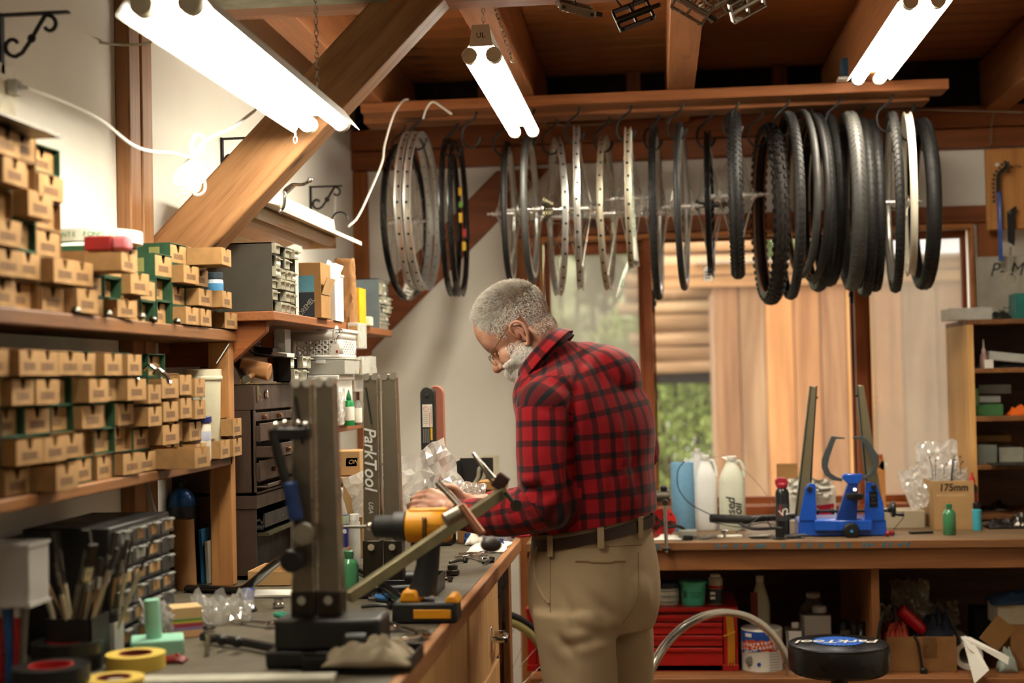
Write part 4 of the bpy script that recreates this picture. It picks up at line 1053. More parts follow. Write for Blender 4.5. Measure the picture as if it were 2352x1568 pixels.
# eye sockets, mouth line
for v in skm.vertices:
    lp = HM.inverted() @ v.co
    for s_ in (-1, 1):
        d = (Vector((lp.x-.070, (lp.y-s_*.031), lp.z+.022))).length
        v.co -= hf*(.009*math.exp(-(d/.012)**2))
    dz = lp.z+.078
    if lp.x > .05 and abs(lp.y) < .03: v.co -= hf*(.004*math.exp(-(dz/.0025)**2))
body = linkmesh('body', skm, skinm, man)
def hm(): q_ = B(); q_.m = Matrix.Translation(-MO) @ HM; return q_
for s_ in (-1, 1):
    q = hm(); q.ball((.056, s_*.031, -.024), .0112, 12); q.out('eye', M('eye_white', '#E6E0D6', .15, var=0, bump=0), man)
    q = hm(); q.ball((.0622, s_*.031, -.0255), .0055, 8); q.out('iris', M('iris_dark', '#2A2E33', .15, var=0, bump=0), man)
    q = hm(); q.tube([(.071, s_*(.018+.026*i/6), -.0165-.003*abs(i/3-1)**2) for i in range(7)], .0022, 6); q.out('eyelid', skinm, man)
    # ear
    q = hm(); ex, ez = -.014, -.022; y0 = s_*.071
    rim_ = [(ex+.010, y0-s_*.003, ez-.004), (ex+.016, y0+s_*.003, ez+.014), (ex+.010, y0+s_*.010, ez+.030), (ex-.006, y0+s_*.015, ez+.036), (ex-.021, y0+s_*.016, ez+.026), (ex-.023, y0+s_*.014, ez+.006), (ex-.015, y0+s_*.010, ez-.012), (ex-.006, y0+s_*.004, ez-.026), (ex+.002, y0, ez-.030), (ex+.006, y0-s_*.003, ez-.018)]
    q.tube(rim_, [.003, .0035, .0042, .0045, .0045, .0042, .0042, .0062, .0062, .004], 8)
    q.tube([(ex+.002, y0-s_*.0, ez+.022), (ex-.010, y0+s_*.007, ez+.018), (ex-.013, y0+s_*.007, ez+.002), (ex-.006, y0+s_*.004, ez-.010)], [.003, .0038, .004, .003], 8)
    q.ball((ex-.006, y0+s_*.000, ez+.006), (.017, .006, .027), 10)
    q.out('ear', skinm, man, sub=1)
    q = hm(); q.ball((ex+.003, y0+s_*.006, ez-.001), (.0045, .003, .0075), 8); q.out('ear_canal', M('ear_shade', '#6E3426', .7), man)
# glasses
lensm = bpy.data.materials.new('lens_clear'); lensm.use_nodes = True; _n = lensm.node_tree.nodes; _n.remove(_n['Principled BSDF']); _m = _n.new('ShaderNodeMixShader'); _m.inputs[0].default_value = .05
lensm.node_tree.links.new(_n.new('ShaderNodeBsdfTransparent').outputs[0], _m.inputs[1]); _g = _n.new('ShaderNodeBsdfGlossy'); _g.inputs['Roughness'].default_value = .05; lensm.node_tree.links.new(_g.outputs[0], _m.inputs[2]); lensm.node_tree.links.new(_m.outputs[0], _n['Material Output'].inputs[0])
gold = M('wire_gold', '#8A7A58', .3, 1, var=0, bump=0)
q = hm()
for s_ in (-1, 1):
    q.tube([(.088+.0*math.cos(a), s_*.032+.022*math.cos(a)*1.0, -.027+.014*math.sin(a)) for a in [2*PI*i/20 for i in range(20)]], .0009, 6, closed=True)
    q.tube([(.087, s_*.054, -.024), (.080, s_*.066, -.018), (.040, s_*.0745, -.004), (-.005, s_*.080, .010), (-.030, s_*.078, -.006), (-.034, s_*.076, -.02)], .0011, 6)
q.tube([(.088, -.010, -.024), (.092, 0, -.020), (.088, .010, -.024)], .0009, 6)
g_ = q.out('glasses', gold, man)
for s_ in (-1, 1):
    q = hm(); q.prism([(s_*.032+.021*math.cos(2*PI*i/20), -.027+.013*math.sin(2*PI*i/20)) for i in range(20)], .0875, .0885, Matrix(((0, 0, 1, 0), (1, 0, 0, 0), (0, 1, 0, 0), (0, 0, 0, 1)))); q.out('lens', lensm, g_)
# hair and beard: short tapered strands on the scalp
bvh_me = body
rh = random.Random(5)
def strands(name, n, pick, ln, mat, lift, spread=.5, seed=1, wd3=.0007, dirf=None):
    b = B(); inv = HM.inverted(); got = 0; tries = 0
    while got < n and tries < n*12:
        tries += 1
        a = rh.uniform(0, 2*PI); c_ = rh.uniform(-1, 1); s3 = math.sqrt(1-c_*c_)
        d = Vector((s3*math.cos(a), s3*math.sin(a), c_)); o = Vector((0, 0, .01)) if name == 'hair' else Vector((.02, 0, -.06))
        st = HM @ (o + d*.2) - MO; dr = -(HM.to_3x3() @ d)
        hit, loc, nr, _ = body.ray_cast(st, dr, distance=.3)
        if not hit: continue
        lp = inv @ (loc+MO)
        w2 = pick(lp)
        if rh.random() > w2: continue
        got += 1
        tan = dirf(lp); tan = HM.to_3x3() @ tan; tan = (tan-nr*tan.dot(nr))
        if tan.length > 1e-4: tan.normalize()
        g = (nr*lift+tan*spread+Vector((rh.gauss(0, .22), rh.gauss(0, .22), rh.gauss(0, .22)))).normalized()
        L_ = ln(lp)*rh.uniform(.6, 1.2); sd_ = g.cross(ray(1180, 760)).normalized()*wd3
        p1 = loc+g*L_*.55; p2 = loc+(g+tan*.25).normalized()*L_
        base = loc-nr*.0008
        b.add([base-sd_, base+sd_, p1+sd_*.8, p1-sd_*.8, p2], [(0, 1, 2, 3), (3, 2, 4)])
    return b.out(name, mat, man, smooth=True)
def sst(a, b_, x): t_ = max(0, min(1, (x-a)/(b_-a))); return t_*t_*(3-2*t_)
def scalp(lp):
    x, y_, z_ = lp; ay = abs(y_)
    line = .062-.35*max(0, ay-.03)-.45*max(0, .05-z_)        # front limit of the hair at this height
    f = 1-sst(line-.008, line+.008, x)
    low = -.052*sst(.0, .05, -x)
    g = sst(low-.01, low+.022, z_)
    if ay > .055 and -.042 < x < .014 and z_ < .016: return 0
    return f*g*(.45+.55*sst(.0, .06, z_))
hairm = M('grey_hair', '#CFC9BE', .45, var=.3, vs=90, bump=0); hairw = M('white_hair', '#EDE9E0', .4, var=.1, bump=0); hairb = M('brown_hair', '#7E6C58', .55, var=.3, vs=60, bump=0)
strands('hair', 15000, scalp, lambda lp: .005+.009*sst(.01, .08, lp.z), hairm, .8, .5, dirf=lambda lp: Vector((.5, 0, .1)).lerp(Vector((-.2, 0, -1)), 1-sst(-.03, .10, lp.z)))
strands('hair', 6000, lambda lp: scalp(lp)*(1 if lp.x < .03 else .4), lambda lp: .004+.007*sst(.01, .08, lp.z), hairb, .8, .5, dirf=lambda lp: Vector((.5, 0, .1)).lerp(Vector((-.2, 0, -1)), 1-sst(-.03, .10, lp.z)))
def beardp(lp):
    x, y_, z_ = lp
    if x > .095 or z_ > -.02: return 0
    if z_ > -.062 and x > .055 and abs(y_) < .03 and z_ > -.064: return 0
    if x > .040 and z_ > -.050: return 0
    if x < .0+(-z_-.03)*-.4 and z_ > -.03: return 0
    if x < -.016: return 0
    if z_ > -.045: return .3
    return 1
strands('beard', 9000, beardp, lambda lp: .012 if lp.z < -.075 else .008, hairw, .6, .7, dirf=lambda lp: Vector((.3, 0, -1)))
strands('beard', 3500, beardp, lambda lp: .010, hairm, .6, .7, dirf=lambda lp: Vector((.3, 0, -1)))
strands('moustache', 1500, lambda lp: 1 if lp.x > .060 and -.079 < lp.z < -.058 and abs(lp.y) < .032 else 0, lambda lp: .013, hairw, .7, .9, dirf=lambda lp: Vector((.2, .8 if lp.y > 0 else -.8, -.8)))
strands('eyebrow', 500, lambda lp: 1 if lp.x > .06 and -.012 < lp.z < .0 and .012 < abs(lp.y) < .05 else 0, lambda lp: .008, hairm, .7, .8, dirf=lambda lp: Vector((.2, 1 if lp.y > 0 else -1, 0)))
# ================= small-object helpers =================
def spot(px, py, Z=None, X=None, Y=None):
    c = at(px, py, X=X, Y=Y, Z=Z); return c, ppm(c)
def turned(name, label, cat, c, s, parts, rot=(0, 0, 0), n=20, group=None):
    """a thing of lathed parts; profile numbers in photograph pixels: (radius, height)"""
    t = thing(name, label, cat, c, rot, group)
    for p in parts:
        nm, prof, mt = p[:3]; kw = p[3] if len(p) > 3 else {}
        B().lathe([(r/s, h_/s) for r, h_ in prof], n, cap=kw.get('cap', True), sx=kw.get('sx', 1), sy=kw.get('sy', 1), sq=kw.get('sq', 0)).out(nm, mt, t, bev=0, solid=kw.get('solid', 0))
    return t
def carton(name, label, cat, px0, px1, py0, py1, mt, Z=None, Y=None, d=.12, yaw=0, wall=.003, open_=False, inner=None, group=None, bev=.002, flaps=0, z0=None):
    """box standing with its near face on the pixel rectangle"""
    c, s = spot((px0+px1)/2, py1, Z=Z) if Y is None else spot((px0+px1)/2, py1, Y=Y)
    if z0 is not None: c = Vector((c.x, c.y, z0))
    w_ = (px1-px0)/s; h_ = (py1-py0)/s
    t = thing(name, label, cat, c, (0, 0, yaw), group)
    b = B()
    if open_:
        b.box(-w_/2, w_/2, 0, wall, 0, h_).box(-w_/2, w_/2, d-wall, d, 0, h_).box(-w_/2, -w_/2+wall, wall, d-wall, 0, h_).box(w_/2-wall, w_/2, wall, d-wall, 0, h_).box(-w_/2, w_/2, 0, d, 0, wall)
    else: b.box(-w_/2, w_/2, 0, d, 0, h_)
    b.out('body', mt, t, bev=bev)
    if flaps:
        B().box(-w_/2, w_/2, -.001, .001, 0, flaps).out('flap', mt, t, loc=(0, d, h_), rot=(.25, 0, 0))
        B().box(-.001, .001, 0, d, 0, flaps).out('flap', mt, t, loc=(-w_/2, 0, h_), rot=(0, -.5, 0))
    return t, w_, h_, s
def crumple(name, label, cat, c, w_, h_, mt, seed=1, amp=.12, rot=(0, 0, 0), nu=26, nv=22, part='film', thick=0, smooth=True):
    t = thing(name, label, cat, c, rot)
    def fn(u, v):
        q = Vector((u*4+seed*7, v*4, seed)); a = amp*w_
        f_ = abs(noise.noise(q*1.3))*1.6+noise.noise(q*3.1)*.5+abs(noise.noise(q*6))*.25
        return Vector(((u-.5)*w_*(1+.1*noise.noise(q)), (f_-.5)*a, v*h_*(1+.12*noise.noise(q+Vector((3, 1, 0))))))
    B().grid(fn, nu, nv).out(part, mt, t, solid=thick, smooth=smooth)
    return t
def bagmat(k, col, clear, gloss=.25):
    m = bpy.data.materials.new(k); m.use_nodes = True; n = m.node_tree.nodes; l = m.node_tree.links; n.remove(n['Principled BSDF'])
    def sh(ty, c_=None):
        q = n.new('ShaderNodeBsdf'+ty)
        if c_: q.inputs['Color'].default_value = lin(c_)
        return q
    def mx_(f, a, b_):
        q = n.new('ShaderNodeMixShader'); q.inputs[0].default_value = f; l.new(a.outputs[0], q.inputs[1]); l.new(b_.outputs[0], q.inputs[2]); return q
    g_ = sh('Glossy', '#FFFFFF'); g_.inputs['Roughness'].default_value = .12
    x = mx_(clear, mx_(.5, sh('Diffuse', col), sh('Translucent', col)), sh('Transparent')); x = mx_(gloss, x, g_)
    l.new(x.outputs[0], n['Material Output'].inputs[0]); return m
film = bagmat('clear_film', '#F4F2EC', .62); filmw = bagmat('white_film', '#FBF7EF', .12, .08)
def rodthing(name, label, cat, pts, r, mt, part=None, ends=None, group=None, n=8):
    c = Vector(pts[0]); t = thing(name, label, cat, c, group=group)
    B().tube([Vector(p)-c for p in pts], r, n).out(part or 'shaft', mt, t)
    if ends:
        nm, L_, rr, m2 = ends; a = Vector(pts[-1])-c; d = (Vector(pts[-1])-Vector(pts[-2])).normalized()
        B().cyl(a-d*L_*.2, a+d*L_, rr, n=12).out(nm, m2, t, bev=.001)
    return t
def onZ(pts, Z): return [at(x, y, Z=Z) for x, y in pts]
def onY(pts, Y): return [at(x, y, Y=Y) for x, y in pts]
# ================= left wall fittings =================
def scroll(label, Y, z, arm=.13, hh=.115):
    t = thing('iron_bracket', label, 'bracket', (XL, Y, z))
    B().box(0, .006, -.009, .009, -hh, .003).out('wall_plate', iron, t, bev=.001)
    B().box(.004, arm, -.008, .008, -.003, .002).out('arm', iron, t, bev=.001)
    sp = lambda cx, cz, r0, a0, a1, n=14: [(cx+math.cos(a0+(a1-a0)*i/n)*r0*(1-.65*i/n), 0, cz+math.sin(a0+(a1-a0)*i/n)*r0*(1-.65*i/n)) for i in range(n+1)]
    low = sp(.028, -.06, .022, -1.4, -1.4-4.4)[::-1]; up = sp(.098, -.024, .020, 1.9, 1.9-4.6)
    mid = [(.045, 0, -.075), (.062, 0, -.052), (.078, 0, -.026)]
    B().tube(low+mid+up, .0042, 6).out('scroll', iron, t)
    B().ball((.064, 0, -.048), (.009, .004, .009), 8).out('rosette', iron, t)
    return t
scroll('black scroll iron bracket at the upper left edge over the outlet', 2.62, at(60, 32, Y=2.62).z, .14)
scroll('black scroll iron bracket left of the big diagonal brace', 4.02, at(530, 318, Y=4.02).z)
scroll('black scroll iron bracket on the wall above the unlit shop light', 5.08, at(740, 428, Y=5.08).z, .12)
c, s = spot(12, 215, X=XL)
ot = thing('wall_outlet', 'cream wall outlet with grey plug at the left edge', 'outlet', c)
B().box(0, .006, -.036, .036, -.06, .055).out('cover_plate', M('outlet_cream', '#E6DDC0', .4), ot, bev=.002)
B().box(.006, .030, -.014, .016, -.004, .026).out('plug', M('plug_grey', '#B9BAB0', .5), ot, bev=.005)
B().cyl((.03, 0, .011), (.045, 0, .009), .007, .004, 10).out('strain_relief', M('plug_grey', '', .5), ot)
cordw = M('cord_white', '#EDEBE0', .45, var=0, bump=0)
def cordpts(pp): return [at(x, y, Y=Y) for x, y, Y in pp]
def smoothpts(p, k_=5):
    p = [Vector(q) for q in p]; o_ = []
    for i in range(len(p)-1):
        a, b_, c_, d = p[max(0, i-1)], p[i], p[i+1], p[min(len(p)-1, i+2)]
        for j in range(k_):
            t = j/k_; o_.append(.5*((2*b_)+(c_-a)*t+(2*a-5*b_+4*c_-d)*t*t+(3*b_-a-3*c_+d)*t**3))
    return o_+[p[-1]]
cd = thing('power_cord', 'white power cord with tied coil running from the outlet to the large shop light', 'cord', c+Vector((.045, 0, .009)))
o0 = Vector(cd.location)
B().tube([q-o0 for q in smoothpts([c+Vector((.045, 0, .009))]+cordpts([(150, 235, 2.75), (230, 275, 2.78), (300, 330, 2.8), (345, 347, 2.85), (400, 352, 2.9), (436, 360, 2.95), (452, 340, 3.0), (490, 312, 3.05), (530, 295, 3.1), (575, 262, 3.12), (615, 228, 3.12)]))], .0034, 8).out('cable', cordw, cd)
for i in range(6):
    a = -.5+.13*i; L_ = .065+.006*(i % 3); p0 = at(442, 362, Y=2.96)-o0
    dd = Vector((math.sin(a)*1.0, .02*i-.05, -math.cos(a)))
    sd = Vector((dd.z, 0, -dd.x))*(.012+.002*(i % 2))
    B().tube(smoothpts([p0, p0+dd*L_*.4+sd, p0+dd*L_*.9+sd*1.1, p0+dd*L_*1.05, p0+dd*L_*.9-sd*1.1, p0+dd*L_*.4-sd, p0], 4), .003, 6).out('coil_loop', cordw, cd)
for i in range(2):
    p0 = at(442, 362, Y=2.96)-o0; dd = Vector((.3+.12*i, 0, 1)).normalized(); sd = Vector((dd.z, 0, -dd.x))*.011
    B().tube(smoothpts([p0, p0+dd*.02+sd, p0+dd*.045+sd, p0+dd*.052, p0+dd*.045-sd, p0+dd*.02-sd, p0], 4), .003, 6).out('coil_loop', cordw, cd)
B().tube(smoothpts([at(442, 362, Y=2.95)-o0, at(458, 372, Y=2.94)-o0, at(470, 390, Y=2.94)-o0]), .0022, 6).out('tie', cordw, cd)
o = B().tube(smoothpts(cordpts([(90, 50, 3.0), (170, 82, 3.05), (230, 98, 3.12), (300, 103, 3.19), (345, 98, 3.18), (352, 82, 3.18), (365, 68, 3.2)])), .003, 8).out('grey_cable', M('cable_grey', '#C9C4B0', .5)); tag(o, 'thin grey cable sagging across the post at upper left', 'cable')
o = B().tube(smoothpts(cordpts([(800, 520, 4.7), (822, 498, 4.75), (850, 440, 4.8), (878, 372, 4.82), (884, 330, 4.84), (905, 262, 4.86), (925, 232, 5.0), (936, 228, 5.06)])), .0038, 8).out('extension_cord', cordw); tag(o, 'white cord rising from the unlit shop light to the rail', 'cord')
o = B().tube(smoothpts(cordpts([(972, 272, 5.08), (980, 248, 5.06), (994, 234, 5.06), (1015, 246, 5.06), (1038, 263, 5.07)])), .0038, 8).out('cord_loop', cordw); tag(o, 'short white cord loop looped over the rail', 'cord')
t = thing('coat_hook', 'shiny chrome double hook screwed to the underside edge of the big brace', 'hook', at(660, 432, Y=3.34))
o0 = Vector(t.location)
B().tube(smoothpts([q-o0 for q in onY([(645, 484), (652, 472), (654, 450), (653, 438), (662, 430), (672, 424), (688, 424), (700, 422), (711, 415)], 3.32)]), .004, 8).out('hook_bar', chrome, t)
for q in ((644, 485), (712, 414)): B().ball(at(*q, Y=3.32)-o0, .0065, 8).out('ball_tip', chrome, t)
B().bar(at(655, 445, Y=3.335)-o0, at(680, 422, Y=3.335)-o0, .02, .004).out('base_plate', chrome, t, bev=.001)
t = chain('thin white pull chain hanging by the bracket over the unlit light', at(772, 430, Y=5.08), at(768, 500, Y=5.08), whitep, .0009, .012, .003)
o = B().torus(.026, .003, 24, 6, T(at(781, 505, Y=4.57)), a0=0, a1=PI*1.2).out('black_cable_loop', blackpl); tag(o, 'black cable loop at the far end of the unlit shop light', 'cable')
# ================= upper wall shelf =================
def drawer_cab(label, px0, py1, Xf, Z, w_, h_, d, cols, rows, shell, seed, holes=.2):
    c, s = spot(px0, py1, X=Xf)
    t = thing('drawer_cabinet', label, 'cabinet', (Xf, c.y, Z)); r_ = random.Random(seed)
    B().box(-d, -.02, 0, .003, 0, h_).box(-d, -.02, w_-.003, w_, 0, h_).box(-d, 0, 0, w_, 0, .004).box(-d, 0, 0, w_, h_-.003, h_).box(-d, -d+.003, 0, w_, 0, h_).box(-.02, 0, 0, .003, 0, h_).box(-.02, 0, w_-.003, w_, 0, h_).out('shell', shell, t)
    B().box(-.05, -.035, .003, w_-.003, .004, h_-.003).out('grid_back', blackmt, t)
    g = B()
    for i in range(1, cols): g.box(-.035, -.006, w_*i/cols-.001, w_*i/cols+.001, 0.004, h_-.003)
    for j in range(1, rows): g.box(-.035, -.004, 0.003, w_-.003, h_*j/rows-.001, h_*j/rows+.001)
    g.out('divider_grid', shell, t)
    dm = M('drawer_clear', '#B9B5A0', .2, var=.25, vs=60, alpha=.9); lm_ = M('label_card', '#F0EDDF', .8, var=.03)
    for i in range(cols):
        for j in range(rows):
            if r_.random() < holes: continue
            y0 = w_*i/cols+.002; y1 = w_*(i+1)/cols-.002; z0 = h_*j/rows+.002; z1 = h_*(j+1)/rows-.002; ex = r_.choice((0, 0, .004, .012))
            dr_ = B().box(-.033, ex-.002, y0, y1, z0, z1).out('drawer', dm, t, bev=.001)
            if r_.random() < .45: B().box(ex-.002, ex-.0012, y0+.003, y1-.003, z0+.006, z1-.012).out('label_slip', lm_, dr_)
            B().box(ex-.002, ex+.006, y0+.004, y1-.004, z1-.008, z1-.005).out('pull', dm, dr_)
    return t
greyc = M('cabinet_grey', '#48443B', .5, .2, var=.15); bluec = M('cabinet_bluegrey', '#5E6A6E', .5, .2, var=.15)
drawer_cab('dark grey metal small-parts cabinet with clear drawers on the upper wall shelf', 626, 710, -.97, 1.60, .235, .178, .21, 5, 6, greyc, 3, .3)
drawer_cab('blue-grey small-parts cabinet at the far end of the upper wall shelf', 872, 750, -.965, 1.60, .17, .178, .19, 4, 6, bluec, 5, .1)
t = crumple('loose_paper', 'loose white sheets lying on top of the dark grey drawer cabinet', 'paper', (-1.06, 3.62, 1.779), .14, .2, paper, 4, .06, (-PI/2+.05, 0, .3), 8, 8, 'sheet')
def rack_item(px, py, X): return spot(px, py, X=X)
# tool box carton with blue label
c, s = spot(713, 722, Y=3.92); 
t = thing('torn_carton', 'torn kraft carton with blue panel and black printed lower half on the upper shelf', 'carton', (c.x, c.y, 1.60))
B().box(-26/s, 26/s, 0, .12, 0, 128/s).out('body', kraft, t, bev=.002)
B().box(-26.3/s, 10/s, -.001, 0, 60/s, 98/s).out('blue_panel', M('panel_blue', '#5E9AAE', .7), t)
B().box(-26.3/s, 10/s, -.001, 0, 2/s, 59/s).out('dark_panel', M('panel_navy', '#28323E', .7), t)
B().box(-.001, .001, 0, .1, 0, 40/s).out('flap', kraftl, t, loc=(27/s, 0, 55/s), rot=(0, .35, 0))
text('DREMEL', 17/s, M('print_pale', '#B9B7A8', .7), t, (-8/s, -.0016, 26/s), (PI/2, -.85, 0), sx=.8)
c, s = spot(752, 728, Y=4.12)
t = thing('white_bin', 'white open plastic bin behind the torn carton on the upper shelf', 'bin', (c.x, c.y, 1.60))
B().box(-18/s, 18/s, 0, .004, 0, 108/s).box(-18/s, -17/s, 0, .12, 0, 108/s).box(17/s, 18/s, 0, .12, 0, 108/s).box(-18/s, 18/s, .116, .12, 0, 108/s).out('body', whitepl, t, bev=.002)
B().box(-20/s, 20/s, -.003, .123, 104/s, 110/s).out('rim', whitepl, t, bev=.002)
crumple('folded_leaflet', 'white folded leaflet leaning on the white bin', 'paper', at(757, 640, Y=4.1), .05, .06, paper, 8, .08, (-.5, .4, .3), 6, 6, 'sheet')
# crumpled paper bag
c, s = spot(795, 745, Y=4.34)
t = thing('paper_bag', 'crumpled brown paper bag standing on the upper wall shelf', 'bag', (c.x, c.y, 1.60))
b = B(); rr = []
for i in range(17):
    v = i/16; ring_ = []
    for j in range(36):
        a = 2*PI*j/36; k_ = (abs(math.cos(a))**4+abs(math.sin(a))**4)**(-.25); q = Vector((math.cos(a)*2, math.sin(a)*2, v*5))
        r_ = 1+.34*abs(noise.noise(q*1.7))+.16*noise.noise(q*4)-.12
        ring_.append(Vector((math.cos(a)*k_*25/s*r_*(1-.12*v), math.sin(a)*k_*.035*r_*(1-.45*v), v*148/s*(1+.02*noise.noise(q*2)))))
    rr.append(ring_)
b.ring(rr, cap1=False).out('bag_paper', M('paper_bag', '#94683C', .8, var=.2, bump=.3), t, solid=.001)
c, s = spot(822, 745, Y=4.50)
o = B().box(-5/s, 5/s, 0, .10, 0, 86/s).out('yellow_folder', yellow, loc=(c.x, c.y, 1.60), bev=.001); tag(o, 'narrow yellow folder standing beside the paper bag', 'folder')
c, s = spot(838, 745, Y=4.6)
o = B().box(-13/s, 13/s, 0, .05, 0, 22/s).out('white_block', M('soap_white', '#E3DCC0', .6), loc=(c.x, c.y, 1.60), bev=.004); tag(o, 'small cream block in front of the blue-grey cabinet', 'block')
# ================= lower wall shelf: basket, bins, bottles =================
# stack: clear bin, lidded drawer unit, basket
c, s = spot(735, 972, Y=4.12)
XB = c.x
t = thing('drawer_unit', 'white plastic drawer unit under the clear bin on the lower wall shelf', 'drawers', (c.x, 4.08, 1.29))
B().box(-54/s, 50/s, 0, .2, 0, 112/s).out('body', whitepl, t, bev=.003)
B().box(-56/s, 54/s, -.006, .206, 104/s, 116/s).out('rim', whitepl, t, bev=.003)
for j in range(2): B().box(-48/s, 44/s, -.006, .0, (6+50*j)/s, (50+50*j)/s).out('drawer', M('drawer_milky', '#D5D4C9', .3), t, bev=.003)
cl = M('bin_milky', '#CBCBC0', .25, var=.08, alpha=.85)
t2 = thing('clear_bin', 'shallow milky lidded bin between the drawer unit and the basket', 'bin', (c.x+.012, 4.08, 1.29+116.5/s))
B().box(-48/s, 58/s, 0, .2, 0, 34/s, tx=-.003, ty=-.003).out('body', cl, t2, bev=.003)
B().box(-52/s, 62/s, -.004, .204, 34/s, 38/s).out('lid', cl, t2, bev=.002)
B().box(-8/s, 14/s, -.008, -.003, 26/s, 34/s).out('latch', whitepl, t2, bev=.001)
zb_ = 1.29+155/s
t3 = thing('perforated_basket', 'white perforated plastic basket with labels topping the bin stack', 'basket', (c.x, 4.08, zb_))
def bwall(name, w0, w1, h_, holes, m):
    """wall in XZ with a grid of round holes cut by bmesh-free tiling"""
    b = B(); nx, nz = holes; cw = (w0)/nx; ch = h_*.55/nz; z0 = h_*.12
    # solid frame
    def q(x0, x1, za, zb): b.add([(x0, 0, za), (x1, 0, za), (x1, 0, zb), (x0, 0, zb)], [(0, 1, 2, 3)])
    q(-w1/2, w1/2, 0, z0); q(-w1/2, w1/2, z0+ch*nz, h_); q(-w1/2, -w0/2, z0, z0+ch*nz); q(w0/2, w1/2, z0, z0+ch*nz)
    for i in range(nx):
        for j in range(nz):
            cx = -w0/2+cw*(i+.5); cz = z0+ch*(j+.5); n = 12; r = min(cw, ch)*.33
            inn = [(cx+r*math.cos(2*PI*k/n), 0, cz+r*math.sin(2*PI*k/n)) for k in range(n)]
            ou = []
            for k in range(n):
                a = 2*PI*k/n; m_ = max(abs(math.cos(a)), abs(math.sin(a))); ou.append((cx+cw/2*math.cos(a)/m_, 0, cz+ch/2*math.sin(a)/m_))
            b.add(inn+ou, [(k, (k+1) % n, n+(k+1) % n, n+k) for k in range(n)])
    return b.out(name, whitepl, t3, solid=.002)
W_b = 120/s; H_b = 62/s
bwall('front_wall', W_b*.74, W_b, H_b, (6, 3), None)
o = bwall('back_wall', W_b*.74, W_b, H_b, (6, 3), None); o.location = (0, .2, 0)
for sx in (-1, 1):
    o = bwall('end_wall', .16, .2, H_b, (5, 3), None); o.rotation_euler = (0, 0, PI/2); o.location = (sx*W_b/2, .1, 0)
B().box(-W_b/2, W_b/2, 0, .2, 0, .003).out('floor', whitepl, t3)
B().tube([(-W_b/2-.003, -.004, H_b), (W_b/2+.003, -.004, H_b), (W_b/2+.003, .204, H_b), (-W_b/2-.003, .204, H_b)], .005, 8, closed=True).out('rim', whitepl, t3)
B().tube(smoothpts([(W_b*.36, -.008, H_b), (W_b*.38, -.02, H_b-.02), (W_b*.43, -.02, H_b-.028), (W_b*.48, -.02, H_b-.015), (W_b*.49, -.008, H_b)]), .0018, 6).out('wire_handle', chrome, t3)
B().box(W_b*.3, W_b*.46, -.003, -.0015, .008, .040).out('label_card', paper, t3); B().box(W_b*.4, W_b*.44, -.004, -.003, .014, .022).out('red_print', red, t3)
turned('white_jar_lid', 'round white lid resting on top of the perforated basket', 'lid', Vector((c.x+.02, 4.16, zb_+H_b-.02)), s, [('lid', [(20, 0), (24, 2), (24, 26), (22, 29), (1, 29)], whitepl)])
for i, (px, py, w_, h_) in enumerate(((815, 800, 26, 62), (822, 862, 30, 44), (806, 900, 26, 66))):
    cc, s5 = spot(px, py, Y=4.32)
    t = thing('organizer_case', ['upper clear organizer case right of the basket', 'middle clear organizer case right of the milky bin', 'lower clear organizer case with orange parts behind the glue bottle'][i], 'organizer', (cc.x, 4.30, cc.z))
    B().box(-w_/2/s5, w_/2/s5, 0, .12, 0, h_*.95/s5).out('case', cl, t, bev=.002)
    for j in range(2): B().box(-w_*.4/s5, w_*.35/s5, -.002, 0, (6+j*h_*.45)/s5, (h_*.38+j*h_*.45)/s5).out('content_panel', M('parts_orange', '#C99A62', .6, var=.5, vs=90), t)
cc, s5 = spot(838, 900, Y=4.5)
t = carton('clear_tub', 'clear tub with white label at the end of the lower wall shelf', 'tub', 826, 850, 815, 965, M('tub_clear', '#D8D8CE', .2, alpha=.7), Y=4.5, d=.12, z0=1.29)[0]
B().box(-.012, .018, -.002, -.001, .15, .175).out('label_card', paper, t, rot=(0, .15, 0))
# glue bottle
c, s = spot(812, 966, Y=4.16)
gb = M('glue_green', '#1E8C4A', .4)
turned('glue_bottle', 'green glue bottle with pointed green cap on the lower wall shelf', 'bottle', (c.x, 4.1, 1.29), s, [('bottle', [(11, 0), (12, 3), (12, 52), (10, 56), (5, 58)], gb), ('label_band', [(12.2, 12), (12.4, 13), (12.4, 42), (12.2, 43)], paper, {'cap': False}), ('cap', [(6, 58), (6.5, 60), (5, 68), (2, 76), (1.5, 80), (.5, 81)], M('cap_green', '#1A6E40', .4))])
c, s = spot(832, 966, Y=4.2)
t = turned('small_bottle', 'small dark bottle with white label and red outline beside the glue bottle', 'bottle', (c.x, 4.14, 1.29), s, [('bottle', [(8, 0), (9, 2), (9, 42), (5, 48), (4, 56)], M('bottle_dark', '#7C7A70', .3)), ('label_band', [(9.2, 6), (9.4, 7), (9.4, 38), (9.2, 39)], paper, {'cap': False})])
c, s = spot(775, 968, Y=4.05)
crumple('clear_bag', 'crumpled clear bag hanging over the front of the white drawer unit', 'bag', (c.x, 4.02, 1.30), .06, .10, film, 5, .3)
